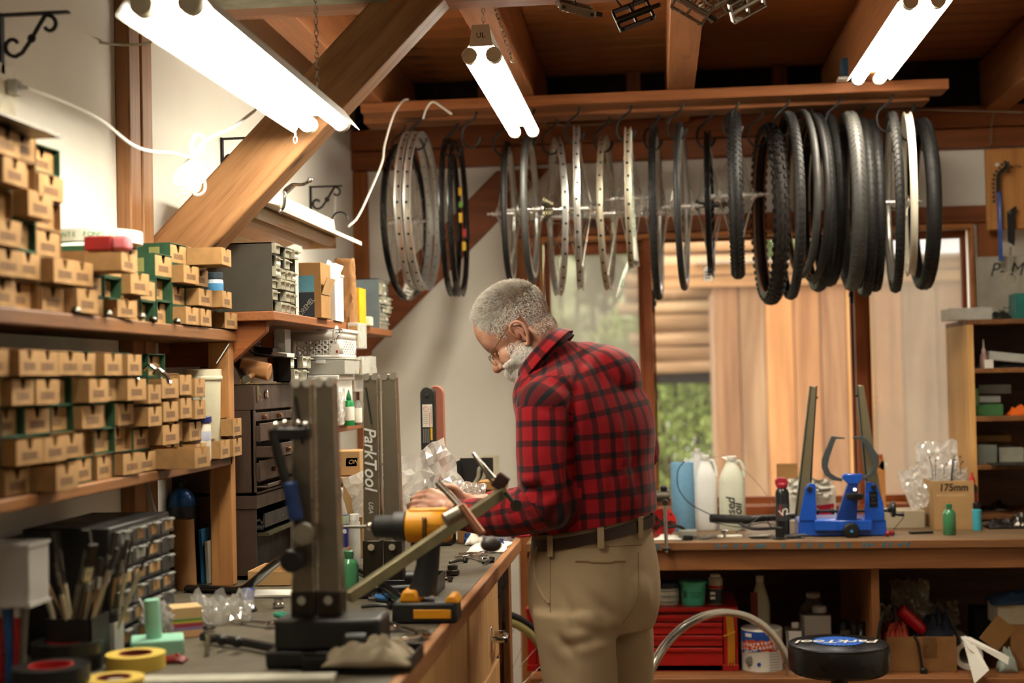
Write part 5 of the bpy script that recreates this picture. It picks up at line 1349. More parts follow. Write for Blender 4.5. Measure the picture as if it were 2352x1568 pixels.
# things on top of the tool chest and behind the shelf
t = thing('wooden_mallet', 'round wooden mallet head lying on the brown tool chest', 'mallet', at(588, 850, Y=3.62))
B().cyl((-.038, 0, .014), (.036, .0, -.006), .021, .023, 20).out('head', W('mallet_wood', '#D09A68', '#B07A4A', 0), t, bev=.003)
B().tube([(0, -.005, -.006), (-.01, -.03, -.018), (-.02, -.06, -.028)], [.008, .007, .007], 10).out('handle', W('mallet_handle', '#C99A62', '#A9774A', 1), t)
tb_ = M('tool_leather', '#2A2724', .6)
o = B().tube(smoothpts([at(545, 765, Y=3.75), at(575, 805, Y=3.7), at(610, 815, Y=3.65), at(655, 818, Y=3.6)]), .006, 8, flat=.3).out('leather_strap', tb_); tag(o, 'black strap draped over the tools above the brown chest', 'strap')
o = B().cyl(at(534, 810, Y=3.75), at(566, 872, Y=3.55), .012, n=16).out('steel_tube', steel); tag(o, 'short shiny steel tube leaning beside the mallet', 'tube')
for i, (px, py, w_, h_) in enumerate(((605, 808, 44, 22), (640, 814, 40, 10))):
    cc, s5 = spot(px, py, Y=3.75)
    o = B().box(-w_/2/s5, w_/2/s5, 0, .08, -h_/2/s5, h_/2/s5).out('flat_case', [blackpl, paper][i], loc=(cc.x, 3.75, cc.z), rot=(0, .1, 0), bev=.002); tag(o, ['flat black case behind the mallet', 'white flat packet behind the mallet'][i], 'case')
crumple('clear_bag', 'small crumpled clear bag under the triangular shelf bracket', 'bag', at(583, 812, Y=3.8), .04, .04, film, 9, .4)
carton('glass_box', 'tall clear box with red-lettered note below the upper shelf', 'box', 630, 657, 755, 860, M('tub_clear', '', .2), Y=3.85, d=.06)
cc, s5 = spot(648, 800, Y=3.84); o = B().box(-8/s5, 8/s5, -.001, 0, -12/s5, 12/s5).out('note_card', paper, loc=(cc.x, 3.84, cc.z)); tag(o, 'small white note with red writing on the tall clear box', 'note')
drawer_cab('small black drawer organizer with clear drawers behind the mallet', 668, 872, -1.0, 1.42, .19, .075, .04, 4, 2, blackpl, 8, .15)
# ================= brown metal tool chest and lower unit =================
brm = M('chest_brown', '#4A3B33', .45, .3, var=.15, bump=.3, bs=400); brd = M('chest_dark', '#1A1614', .6)
XC = -1.03; Y0c = 3.555; s = 907
t = thing('tool_chest', 'brown wrinkle-paint metal tool chest with half-open drawers on the left bench', 'tool chest', (XC, Y0c, 1.135))
def zz(py): return CAMH+(872-py)/s-.0-1.135
B().box(-.24, -.004, 0, .004, 0, zz(935)).box(-.24, -.004, .466, .47, 0, zz(935)).box(-.24, -.236, 0, .47, 0, zz(935)).box(-.24, 0, 0, .47, 0, .006).box(-.01, 0, .0, .012, 0, zz(935)).box(-.01, 0, .458, .47, 0, zz(935)).out('body', brm, t)
B().box(-.236, -.03, .006, .464, .006, zz(938)).out('dark_interior', brd, t)
B().box(-.24, .0, 0, .47, zz(935), zz(874)).out('lid', brm, t, bev=.003)
B().box(-.245, .004, -.003, .473, zz(874), zz(871)).out('lid_rim', M('brass_trim', '#8A7A58', .4, .8), t)
B().lathe([(.011, 0), (.013, .002), (.011, .006), (.004, .008)], 16, RY(PI/2)).out('lock', chrome, t, loc=(.001, .105, zz(898)))
B().box(0, .004, .02, .036, zz(915), zz(878)).out('latch', M('brass_trim', '', .4), t, bev=.001); B().tube([(.006, .03, zz(895)), (.010, .036, zz(905)), (.008, .042, zz(917)), (.006, .034, zz(912))], .0015, 5).out('latch_wire', chrome, t)
B().box(0, .004, .4, .416, zz(915), zz(878)).out('latch', M('brass_trim', '', .4), t, bev=.001)
for y0, y1, p0, p1, ex in ((.012, .15, 963, 941, 0), (.155, .30, 963, 941, .0), (.305, .458, 963, 941, 0), (.012, .458, 1010, 966, .012), (.012, .458, 1047, 1014, .05), (.012, .458, 1102, 1052, .010), (.012, .458, 1117, 1106, .03)):
    d = B().box(-.2, ex, y0, y1, zz(p0), zz(p0)+.004).box(ex-.004, ex, y0, y1, zz(p0), zz(p1)).box(-.2, ex-.004, y0, y0+.002, zz(p0), zz(p1)-.006).box(-.2, ex-.004, y1-.002, y1, zz(p0), zz(p1)-.006).out('drawer', brm, t, bev=.001)
    yc = (y0+y1)/2 if y1-y0 < .3 else .13
    B().box(ex, ex+.012, yc-.009, yc+.009, (zz(p0)+zz(p1))/2-.006, (zz(p0)+zz(p1))/2+.006).out('pull', M('pull_copper', '#9A6E52', .3, .9), d, bev=.002)
t = thing('open_drawer_unit', 'dark metal roller cabinet with open drawer under the brown tool chest', 'cabinet', (XC, Y0c, ZL))
B().box(-.24, 0, 0, .006, 0, .213).box(-.24, 0, .464, .47, 0, .213).box(-.24, -.235, 0, .47, 0, .213).box(-.24, 0, 0, .47, 0, .01).box(-.24, .004, -.004, .474, .18, .213).out('body', brm, t)
B().box(-.23, -.02, .006, .464, .01, .11).out('dark_interior', brd, t)
d = B().box(-.2, .02, .012, .458, .125, .13).box(.016, .02, .012, .458, .125, .165).out('drawer', brd, t); 
B().box(0, .03, .01, .46, .11, .118).out('slide_rail', M('rail_olive', '#5E5C48', .4, .8), t)
for i in range(14): B().cyl((-.02+random.uniform(-.03, .02), .04+i*.028, .132), (.0+random.uniform(-.03, .02), .05+i*.028, .15), .006, n=8).out('socket', chrome, d)
# ================= things on and in the rack =================
c, s = spot(495, 705, Z=1.605)
t = turned('spray_can', 'white and light blue spray can with dark cap above the rack end', 'can', (at(494, 705, Y=3.40).x, 3.40, 1.6035), 960, [('can', [(18, 0), (20, 2), (20, 66), (18, 72)], M('can_paleblue', '#C9DCE6', .35, var=.1)), ('cap', [(19, 70), (20, 71), (20, 85), (18, 87)], M('cap_navy', '#26323C', .5)), ('blue_label', [(20.3, 20), (20.5, 21), (20.5, 60), (20.3, 61)], M('label_blue', '#4C93C6', .4, var=.5, vs=12), {'cap': False})])
# roll of printed rim tape, eraser, plate
cr_, s = spot(238, 535, X=-1.12)
rx0, rx1 = at(130, 535, Y=cr_.y).x, at(347, 535, Y=cr_.y).x; R_ = (rx1-rx0)/2
Zr = 1.5535+3*.0417+.008; Zt = 1.5535+3*.0517
ycr = 2.95
t = thing('rim_tape_roll', 'large flat roll of white rim tape with green print atop the parts boxes', 'tape roll', (XL+.11, 2.80, Zt+.0135))
B().torus(.082, 0, 48, m=RX(PI/2), prof=[(.014, -.0125), (.014, .0125), (-.014, .0125), (-.014, -.0125)]).out('tape_coil', tape, t)
for i, ch in enumerate('FOND DE JANTE FOND DE JANTE '):
    a = -PI*.93+i*PI*.95/27
    if ch != ' ': text(ch, .014, tapeg, t, (math.cos(a)*.0965, math.sin(a)*.0965, 0), (PI/2, 0, a+PI/2))
c, s = spot(250, 550, Y=2.62)
t = thing('rubber_eraser', 'big red and pink rubber eraser lying on the green box', 'eraser', (-1.03, 2.63, Zr-.007))
B().box(-.055, .0, -.018, .018, 0, .028).out('red_sleeve', M('eraser_red', '#8E1A1A', .6), t, bev=.003); B().box(.0, .03, -.018, .018, 0, .028, tx=.0).out('pink_rubber', M('eraser_pink', '#D9747C', .7), t, bev=.006)
t = thing('steel_ruler_plate', 'dark steel plate lying across the tallest stack of parts boxes', 'plate', (-1.12, 2.30, 1.5535+6*.0497+.001))
B().box(-.11, .10, -.17, .07, 0, .004).out('plate', dsteel, t, bev=.001); B().lathe([(.045, .004), (.05, .006), (.048, .016), (.04, .018)], 20, T(.02, .0, 0)).out('white_lid', whitepl, t)
for i in range(6):
    cc = Vector((-1.06+random.uniform(-.01, .01), 2.5+.13*i+random.uniform(-.02, .02), 1.5535))
    o = B().lathe([(.004, 0), (.009, .002), (.008, .008), (.004, .012)], 10, RX(random.uniform(-.6, .6))).out('metal_fitting', dsteel, loc=cc+Vector((random.uniform(.008, .022), 0, .001))); tag(o, 'small shiny metal fitting lying on the rack shelf edge', 'fitting', 'small metal fittings along the upper rack shelf edge')
for i, (px, py) in enumerate(((155, 600), (330, 850), (352, 860), (300, 880))):
    c = at(px, py, Y=2.9 if i else 2.6); o = B().tube([c, c+Vector((.012, 0, .01)), c+Vector((.03, .0, -.004)), c+Vector((.035, 0, -.02))], .005, 8).out('shiny_lever', chrome); tag(o, ['shiny lever poking out beside the pulled-out upper box', 'bright metal piece on the lower-tier box tops', 'second bright metal piece on the lower-tier box tops', 'bright metal piece dangling before the lower-tier boxes'][i], 'fitting')
# tub, jar, bag, small boxes near the post
c, s = spot(483, 925, Y=3.36)
t = turned('plastic_tub', 'tall cream plastic tub standing behind the blue-lidded jar', 'tub', (at(483, 1040, Y=3.42).x, 3.37, 1.2405), 940, [('body', [(34, 0), (36, 3), (41, 185), (43, 186), (43, 202), (40, 203)], M('tub_cream', '#D6CFB2', .5, var=.12)), ('rim', [(43.5, 178), (45, 180), (45, 186), (43.5, 188)], M('tub_cream', '', .5), {'cap': False})], n=28)
t = turned('jar', 'white jar with dark blue lid and blue label on the lower rack shelf', 'jar', (at(457, 1045, Y=3.24).x, 3.24, 1.2405), 985, [('jar', [(26, 0), (28, 3), (28, 84), (26, 88)], M('jar_white', '#DAD4C2', .4)), ('lid', [(28, 88), (30, 89), (30, 102), (28, 104)], M('lid_blue', '#22265E', .4)), ('blue_band', [(28.3, 48), (28.5, 49), (28.5, 68), (28.3, 69)], M('label_blue2', '#C3C8DC', .5, var=.5, vs=10), {'cap': False})], n=24)
crumple('clear_bag', 'greyish clear poly bag slumped before the cream tub', 'bag', at(418, 985, Y=3.33), .11, .09, bagmat('bag_grey', '#D6CEBC', .35), 12, .2)
for i, (px, py, w_, h_) in enumerate(((514, 988, 30, 45), (516, 1035, 30, 42), (498, 1040, 28, 50))):
    yy = 3.475-.004 if i < 2 else 3.40
    o = dup(list(bx_sleeve.values())[0]); o.location = (-1.068+.0, [3.43, 3.43, 3.33][i], [1.2405+.0495, 1.2405, 1.2405][i]); o['label'] = ['upper of two small parts boxes against the rack end post', 'lower of two small parts boxes against the rack end post', 'small parts box between the jar and the end post'][i]; o['group'] = 'small parts boxes on the two-tier rack'
    if i == 0: pass
o = rodthing('steel_rod', 'thin steel rod standing in the cream tub', 'rod', [at(497, 835, Y=3.38), at(526, 790, Y=3.40)], .0035, dsteel)
crumple('loose_paper', 'fanned white printed papers between the rack post and the chest', 'paper', at(455, 835, Y=3.62), .13, .03, paper, 21, .15, (.5, .25, .2), 10, 6, 'sheet')
o = B().box(-.02, .02, 0, .03, 0, .02).out('tan_card', kraftl, loc=at(450, 835, Y=3.58), rot=(.3, .4, .3)); tag(o, 'small tan card lying on the fanned papers', 'card')
o = B().grid(lambda u, v: Vector(((u-.5)*.19, .05*math.sin(u*PI), .1*v*(.6+.4*math.sin(u*PI)))), 14, 6).out('black_bag', M('bag_black', '#2B2A29', .7, var=.3, bump=.5, bs=500), loc=at(450, 845, Y=3.75), solid=.004); tag(o, 'black textured bag behind the rack end post', 'bag')
o = B().box(-.025, .05, 0, .04, -.12, .0).out('dark_book', blackmt, loc=at(385, 780, Y=3.7)); tag(o, 'dark upright folder behind the rack near the post', 'folder')
# ================= under the rack: torch, tube, organizer =================
c, s = spot(420, 1335, Z=ZL)
t = turned('gas_cylinder', 'blue-topped propane cylinder with dark label under the rack', 'cylinder', at(421, 1336, Z=ZL), 985, [('body', [(30, 0), (34, 4), (34, 160), (34, 190)], M('cyl_label', '#2B3036', .5, var=.5, vs=14)), ('shoulder', [(34, 190), (34.5, 192), (34, 205), (28, 222), (14, 232), (10, 234)], M('cyl_blue', '#1F4F86', .3, .3)), ('valve', [(10, 232), (11, 250), (6, 256)], blackpl)], n=24)
for j in range(5): pass
t = thing('cardboard_tube', 'plain brown cardboard tube leaning before the gas cylinder', 'tube', at(428, 1352, Z=ZL), (0, -.035, 0))
B().lathe([(.026, 0), (.0265, .17), (.024, .17), (.0235, .002)], 22, cap=False).out('tube', kraftd, t)
c = at(462, 1340, Z=ZL)
for i, (dx, h_, mt, nm) in enumerate(((0, .135, M('book_blue', '#2A6E9C', .5), 'thin blue book beside the cardboard tube'), (.014, .105, M('book_cream', '#B9B29A', .7), 'thin cream book beside the blue book'))):
    o = B().box(0, .008, 0, .1, 0, h_).out('book', mt, loc=c+Vector((dx, .0, 0)), rot=(0, -.04, 0), bev=.001); tag(o, nm, 'book')
t = thing('parts_organizer', 'black small-parts organizer with labelled tilted drawers under the rack', 'organizer', (-1.03, 2.58, ZL))
B().box(-.17, 0, 0, .33, 0, .235).out('body', blackpl, t, bev=.003)
for j in range(6):
    for i in range(4):
        y0 = .008+i*.080; z0 = .008+j*.0375
        d = B().box(-.01, .012, y0, y0+.075, z0, z0+.030).out('drawer', M('drawer_smoke', '#3C3A36', .3), t, bev=.002)
        if random.random() < .75: B().box(.012, .0125, y0+.01+random.uniform(0, .02), y0+.05+random.uniform(0, .02), z0+.006, z0+.024).out('content_label', random.choice((kraft, M('label_grey', '#8C8C86', .7), kraftl)), d)
        B().box(.012, .02, y0+.03, y0+.06, z0+.026, z0+.029).out('pull', M('label_grey', '', .7), d)
o = rodthing('grey_strip', 'flat grey metal strip leaning behind the organizer', 'strip', [at(330, 1090, Y=3.15), at(388, 1300, Y=3.1)], .006, M('strip_grey', '#A5A29A', .5), n=4)
# ================= left bench tools =================
# --- truing stands ---
brz = M('stand_steel', '#857C6C', .36, .8, var=.25, vs=12)
brp = M('stand_bronze', '#7C7262', .35, .8, var=.2, vs=12)
def stand(label, x, Y, hgt, ptext, dw=.030, gap=.022, base=True, yaw=0, lean0=.003):
    t = thing('truing_stand', label, 'truing stand', (x, Y, ZL), (0, 0, yaw))
    for s_ in (-1, 1):
        x0 = s_*gap; lean = lean0*s_
        b = B()   # tapered U channel
        for dx in (-dw*.5, dw*.5):
            b.ring([[(x0+dx-.0015, -.018, .1), (x0+dx+.0015, -.018, .1), (x0+dx+.0015, .018, .1), (x0+dx-.0015, .018, .1)], [(x0+dx*.8-.0015-lean, -.013, hgt), (x0+dx*.8+.0015-lean, -.013, hgt), (x0+dx*.8+.0015-lean, .013, hgt), (x0+dx*.8-.0015-lean, .013, hgt)]])
        b.ring([[(x0-dw*.5, -.018, .1), (x0+dw*.5, -.018, .1), (x0+dw*.5, -.015, .1), (x0-dw*.5, -.015, .1)], [(x0-dw*.4-lean, -.013, hgt), (x0+dw*.4-lean, -.013, hgt), (x0+dw*.4-lean, -.010, hgt), (x0-dw*.4-lean, -.010, hgt)]])
        b.out('upright', brz if s_ > 0 else brp, t, bev=.001)
        for q in (-1, 1): B().bar((x0+q*dw*.5, -.0185, .1), (x0-lean+q*dw*.4, -.0135, hgt), .0035, .002).out('edge_highlight', M('edge_bright', '#D8D0BE', .25, .9), t)  # bright strips painting a highlight along the upright edges
        for q in (-1, 1): B().cyl((x0-lean+q*.010, -.016, hgt-.006), (x0-lean+q*.010, .012, hgt-.006), .0085, n=12).out('dropout_bolt', chrome, t)
        if s_ < 0: B().bar((x0-.008, -.0135, hgt-.03), (x0+.004, -.0145, hgt-.115), .013, .003).out('slot', ink, t)
        B().box(x0-dw*.55, x0+dw*.55, -.022, .022, .03, .13).out('pivot_block', M('pivot_dark', '#3A342C', .4, .8), t, bev=.003)
        B().cyl((x0, -.03, .115), (x0, .03, .115), .008, n=12).out('pivot_bolt', chrome, t)
    B().box(-.085, .085, -.055, .075, 0, .03).out('base', blackmt, t, bev=.006)
    B().cyl((.06, -.06, .05), (.10, -.06, .05), .014, n=16).out('adjust_knob', blackpl, t, bev=.003)
    if ptext:
        text('ParkTool', .040, M('print_silver', '#D0CFC8', .4), t, (-gap-.001, -.0175, hgt*.62), (PI/2, PI/2, 0), sx=.98, shear=.25, bold=.0006)
        text('USA', .015, M('print_silver', '', .4), t, (-gap-.001, -.0195, hgt*.40), (PI/2, PI/2, 0), shear=.25)
    return t
xs2 = at(884, 1363, Y=3.28).x
stand('steel truing stand with white lettering on its left arm, before the man\'s hand', xs2, 3.28, .515, True, .040, .0245)
xs1 = at(742, 1530, Y=2.5).x
t = stand('nearest truing stand, blurred, at the front of the left bench', at(735, 1530, Y=2.5).x, 2.5, .505, False, .040, .024)
B().box(-.07, .12, -.05, .05, .028, .085).out('base_block', blackmt, t, bev=.008)
B().box(-.074, -.004, -.05, -.03, .40, .42).out('gauge_arm', blackmt, t, bev=.003)
B().tube([(-.065, -.045, .41), (-.05, -.05, .35), (-.03, -.05, .29), (-.012, -.05, .22)], .009, 10).out('gauge_lever', blackmt, t)
B().cyl((-.036, -.052, .325), (-.024, -.052, .26), .013, n=14).out('blue_grip', M('grip_blue', '#1E3F7E', .5), t, bev=.003)
B().lathe([(.001, -.012), (.018, -.012), (.02, 0), (.018, .012), (.001, .012)], 16, T(-.012, -.05, .235) @ RX(PI/2)).out('round_gauge', M('gauge_face', '#8E8676', .5), t)
for q in ((-.062, .425), (-.045, .428), (-.02, .428), (-.008, .425)): B().ball((q[0], -.042, q[1]), .006, 8).out('ball_tip', chrome, t)
B().cyl((-.03, -.08, .19), (-.03, -.03, .19), .02, n=16).out('clamp_knob', blackpl, t, bev=.004)
# --- dishing gauge / clamp bar with copper rod ---
P1 = at(800, 1372, Y=2.68); P2_ = at(1160, 1128, Y=2.95)
t = thing('frame_gauge', 'long steel gauge bar slanting up to the right past the yellow drill', 'gauge', P1)
b = B(); F = frame(P2_-P1, Vector((0, 0, 1))); d = P2_-P1
b.bar((0, 0, 0), d, .018, .022); b.out('bar', M('bar_olive', '#8A8468', .35, .85, var=.3, vs=20), t, bev=.001)
j = at(1010, 1215, Y=2.82)-P1
B().tube(smoothpts([at(1005, 1108, Y=2.85)-P1, at(1045, 1150, Y=2.83)-P1, at(1092, 1205, Y=2.80)-P1]), .007, 10).out('cross_rod', M('rod_steel', '#8E857A', .3, .9), t)
B().cyl(at(1058, 1160, Y=2.79)-P1, at(1108, 1228, Y=2.77)-P1, .0085, n=14).out('copper_grip', M('copper_dull', '#9A6A52', .4, .8), t, bev=.002)
B().ball(at(1128, 1250, Y=2.77)-P1, (.022, .016, .016), 10).out('end_knob', M('knob_dark', '#3E3836', .5), t)
B().cyl(at(1020, 1195, Y=2.78)-P1, at(1072, 1168, Y=2.80)-P1, .014, n=14).out('sleeve', M('sleeve_steel', '#A09888', .35, .9), t, bev=.003)
for off in (0, 13): B().bar(at(1086+off*.2, 1040+off*.2, Y=2.98)-P1, at(1140+off, 1122-off*.3, Y=2.95)-P1, .004, .007).out('fork_blade', steel, t, bev=.001)
B().box(-.014, .014, -.012, .012, -.016, .016).out('slider', M('slider_dark', '#4A3430', .4, .7), t, loc=at(1150, 1106, Y=2.95)-P1, rot=(0, .6, 0), bev=.003)
B().cyl(at(1160, 1130, Y=2.93)-P1, at(1190, 1165, Y=2.93)-P1, .005, n=10).out('thumb_screw', dsteel, t)
B().lathe([(.003, -.004), (.013, -.004), (.013, .004), (.003, .004)], 8, T(at(1186, 1160, Y=2.92)-P1) @ RX(PI/2)).out('wing_nut', dsteel, t)
# --- cordless drill ---
c = at(985, 1425, Z=ZL); s = ppm(c); ye = M('drill_yellow', '#E39A1C', .45, var=.08, vs=40); dk = M('drill_black', '#1B1B1C', .5)
t = thing('cordless_drill', 'yellow and black cordless drill standing upright on its battery, chuck pointing left', 'drill', c)
g = lambda a: a/s
B().box(g(-80), g(72), -.038, .040, 0, g(48), tx=.003).out('battery', dk, t, bev=.006)
B().box(g(-28), g(58), -.040, -.037, g(12), g(32)).out('battery_label', ye, t, bev=.001)
B().box(g(-62), g(-12), -.036, .036, g(46), g(75), tx=.008).out('battery_shoulder', ye, t, bev=.006); B().box(g(40), g(76), -.034, .034, g(44), g(62), tx=.01).out('battery_shoulder', ye, t, bev=.004)
b = B(); hs_ = [(-18, 60, .030, 36), (-8, 90, .022, 30), (0, 130, .019, 27), (2, 165, .019, 28), (0, 200, .022, 34)]
b.ring([[Vector((g(x+hw_*math.cos(2*PI*k/20)), dd*math.sin(2*PI*k/20), g(h_))) for k in range(20)] for x, h_, dd, hw_ in hs_]); b.out('handle', dk, t)
B().box(g(-38), g(-24), -.009, .009, g(150), g(185)).out('trigger', blackpl, t, bev=.004)
AX = g(217)
pf = [(g(30), g(-48)), (g(36), g(-44)), (g(37), g(10)), (g(35), g(48)), (g(27), g(58))]
B().lathe(pf, 24, T(0, 0, AX) @ RY(PI/2), sx=1.05).out('motor_housing', ye, t)
B().box(g(-40), g(50), -.014, .014, AX+g(28), AX+g(41)).out('top_ridge', ye, t, bev=.004)
for x in (-4, 2): B().box(g(x), g(x+2), -.0365, -.030, AX-g(26), AX+g(24)).out('groove', dk, t)
text('DEWALT', g(11), M('print_dark', '#5A3A10', .5), t, (g(24), -.0375, AX+g(4)), (PI/2, 0, 0))
B().lathe([(g(33), g(-76)), (g(34), g(-72)), (g(34), g(-50)), (g(30), g(-46))], 24, T(0, 0, AX) @ RY(PI/2)).out('clutch_ring', dk, t)
B().lathe([(g(12), g(-128)), (g(24), g(-122)), (g(26), g(-118)), (g(27), g(-80)), (g(29), g(-76))], 24, T(0, 0, AX) @ RY(PI/2)).out('chuck', dk, t)
B().ball((g(-134), 0, AX), (g(9), g(9), g(9)), 10).out('chuck_nose', M('nose_steel', '#B9B0A0', .3, .9), t)
B().cyl((g(-142), 0, AX), (g(-195), 0, AX), .0035, n=10).out('bit', dsteel, t)
# --- belt sander ---
c = at(996, 1262, Y=4.28); s = ppm(c); g = lambda a: a/s
t = thing('belt_sander', 'upright black belt sander with brown belt and white warning label', 'sander', (c.x, 4.28, ZL))
top = at(996, 888, Y=4.28).z-ZL; r = g(17)
b = B(); out_ = [(r*math.cos(PI*i/14), top-r+r*math.sin(PI*i/14)) for i in range(15)]+[(-r, .03), (r, .03)]
b.prism([(x-g(6), z_) for x, z_ in out_], -.012, .012, RX(PI/2)); b.out('guard', M('sander_black', '#22241F', .4), t, bev=.003)
o2 = [((r+.003)*math.cos(PI*i/14)+g(9), top-r+(r+.003)*math.sin(PI*i/14)) for i in range(15)]+[(g(9)-r, .03), (g(9)+r+.003, .03)]
B().prism(o2, -.035, .0, Matrix(((1, 0, 0, 0), (0, 0, 1, .044), (0, 1, 0, 0), (0, 0, 0, 1)))).out('sanding_belt', M('belt_brown', '#9A5E4A', .8, var=.15), t, bev=.002)
B().lathe([(.001, 0), (g(5), 0), (g(5), .004), (.001, .005)], 12, T(-g(8), -.012, top-g(20)) @ RX(PI/2)).out('bolt_cover', blackpl, t)
B().box(-g(18), g(5), -.0135, -.012, top-g(92), top-g(40)).out('warning_label', paper, t)
B().torus(g(6), .0008, 20, 4, T(-g(9), -.0145, top-g(50))).out('prohibition_sign', M('sign_pink', '#C97C7C', .6), t)
B().bar((g(2.5), -.0145, top-g(84)), (g(2.5), -.0145, top-g(44)), .0012, .0008).out('arrow', ink, t)
B().box(-g(2.2), -g(.6), -.0145, -.0135, top-g(90), top-g(58)).out('red_line', orange, t)
for i in range(6): B().box(-g(16), -g(4), -.0142, -.0136, top-g(62+i*4.4), top-g(61+i*4.4)).out('print_line', M('label_grey', '', .7), t)
B().box(g(0), g(4.5), -.0135, -.012, top-g(122), top-g(94)).out('yellow_label', yellow, t)
for i in range(4): B().box(-g(17)+g(i*4), -g(15.4)+g(i*4), -.0142, -.012, top-g(128), top-g(96)).out('print_line', M('label_grey', '', .7), t)
B().box(-.05, .06, -.04, .07, 0, .03).out('base', blackmt, t, bev=.004)
# --- clear bags in front of the sander ---
filmb = bagmat('film_bright', '#FBF8F0', .38, .3)
crumple('clear_bag', 'large crumpled clear plastic bag with a sharp top corner, before the sander', 'bag', at(1000, 1168, Y=3.84), .21, .165, filmb, 31, .2, (.12, -.42, 0), 13, 10, smooth=False)
crumple('clear_bag', 'left part-filled clear plastic bag behind the lettered truing stand', 'bag', at(895, 1165, Y=3.90), .19, .12, filmb, 37, .2, (.1, -.30, 0), 11, 8, smooth=False)
crumple('clear_bag', 'small crinkled clear bag at the right foot of the large bag', 'bag', at(1078, 1152, Y=3.76), .08, .055, filmb, 41, .3, (.2, .15, 0), 22, 16)
# --- cartons beside the sander ---
t, w_, h_, s = carton('open_carton', 'kraft carton with blue printed panel at the far left of the bench', 'carton', 748, 828, 1036, 1092, kraftl, Y=4.02, d=.12)
t.location.z = at(790, 1092, Y=4.02).z
B().prism([(w_*.08, h_*.38), (w_*.40, h_*.38), (w_*.44, h_*.72), (w_*.10, h_*.72)], -.001, 0, RX(PI/2)).out('blue_print', M('print_blue', '#2E86B4', .6), t)
text('ON', h_*.26, M('print_tan', '#C9A878', .7), t, (w_*.30, -.0016, h_*.55), (PI/2, 0, 0), shear=.3)
t, w_, h_, s = carton('carton', 'plain kraft carton with two arrows under the blue-printed one', 'carton', 764, 836, 1096, 1322, kraftl, Y=3.98, d=.15, z0=ZL, yaw=.0)
t.location.z = ZL
h_ = at(800, 1096, Y=3.98).z-ZL
for ch in t.children: ch.scale.z = h_/((1322-1096)/s)
for x in (-.03, -.014):
    B().box(x-.0015, x+.0015, -.0012, 0, h_-.046, h_-.022).out('arrow', ink, t); B().prism([(x-.005, h_-.024), (x+.005, h_-.024), (x, h_-.012)], 0, .0012, RX(PI/2)).out('arrow', ink, t)
for i in range(12): B().box(.020, .027, -.0012, 0, h_-.05-i*.006-(.002 if i % 3 else .0035), h_-.05-i*.006).out('barcode_bar', ink, t)
t = turned('pump_bottle', 'tall clear pump bottle with white nozzle before the blue-printed carton', 'bottle', at(772, 1098, Y=3.7), 860, [('stem', [(4, 0), (4, 28)], whitepl), ('bottle', [(13, -(at(772, 1098, Y=3.7).z-ZL)*860), (15, -(at(772, 1098, Y=3.7).z-ZL)*860+2), (15, -40), (8, -14)], M('tub_clear', '', .2)), ('collar', [(9, -14), (10, -12), (8, 0), (4, 2)], whitepl)])
B().box(-.022, .012, -.006, .006, .030, .043).out('pump_head', whitepl, t, bev=.003)
# soda bottle
c = at(781, 1345, Z=ZL); c = Vector((at(781, 1300, Y=3.42).x, 3.42, ZL)); s = ppm(c)
hh = (at(781, 1120, Y=3.42).z-ZL)*s
t = turned('soda_bottle', 'clear soda bottle with white cap and blue-green label with red disc', 'bottle', c, s, [('bottle', [(18, 0), (21, 4), (21, hh-70), (19, hh-58), (13, hh-34), (9, hh-24), (8.5, hh-14)], M('pet_clear', '#C9CFC9', .1, var=.05, alpha=.45, bump=0, spec=1)), ('cap', [(10, hh-16), (10.5, hh-15), (10.5, hh-2), (9.5, hh)], whitepl), ('label_band', [(21.3, hh-135), (21.5, hh-134), (21.5, hh-62), (21.3, hh-61)], M('soda_blue', '#2C2F86', .35), {'cap': False}), ('label_stripe', [(21.6, hh-82), (21.7, hh-81), (21.7, hh-64), (21.6, hh-63)], M('soda_green', '#B5CDB0', .4), {'cap': False})])
text('rOpe', 19/s, paper, t, (.001, -22.6/s, (hh-98)/s), (PI/2, -.12, 0), bold=.0005); B().lathe([(.0, 0), (4.6/s, 0), (4.6/s, .0006), (.0, .0008)], 14, T(-5.5/s, -22.8/s, (hh-98)/s) @ RX(PI/2)).out('red_disc', M('disc_red', '#C0341E', .4), t)
# small white-capped bottle, green bottle
c = Vector((at(815, 1240, Y=3.5).x, 3.5, ZL)); s = ppm(c); hh = (at(815, 1180, Y=3.5).z-ZL)*s
turned('small_jar', 'small clear jar with white cap beside the soda bottle', 'jar', c, s, [('jar', [(12, 0), (13, 2), (13, hh-20), (10, hh-14)], M('tub_clear', '', .2)), ('cap', [(11, hh-14), (11, hh)], whitepl)])
def oilbottle(label, c, s, h_, r):
    gm = M('bottle_green', '#3C7A52', .25, var=.15, vs=12, coat=.3)
    return turned('oil_bottle', label, 'bottle', c, s, [('bottle', [(r*.9, 0), (r, 2), (r, h_*.62), (r*.85, h_*.70), (r*.45, h_*.76), (r*.42, h_*.84)], gm), ('cap', [(r*.52, h_*.80), (r*.52, h_*.90), (r*.36, h_*.92)], M('cap_green2', '#2E6B46', .4)), ('spout_tip', [(r*.12, h_*.92), (r*.08, h_)], M('tip_orange', '#B9682E', .5))], n=22)
c = at(803, 1372, Z=ZL); s = ppm(c); oilbottle('squat green oil bottle behind the nearest truing stand', c, s, 118, 22)
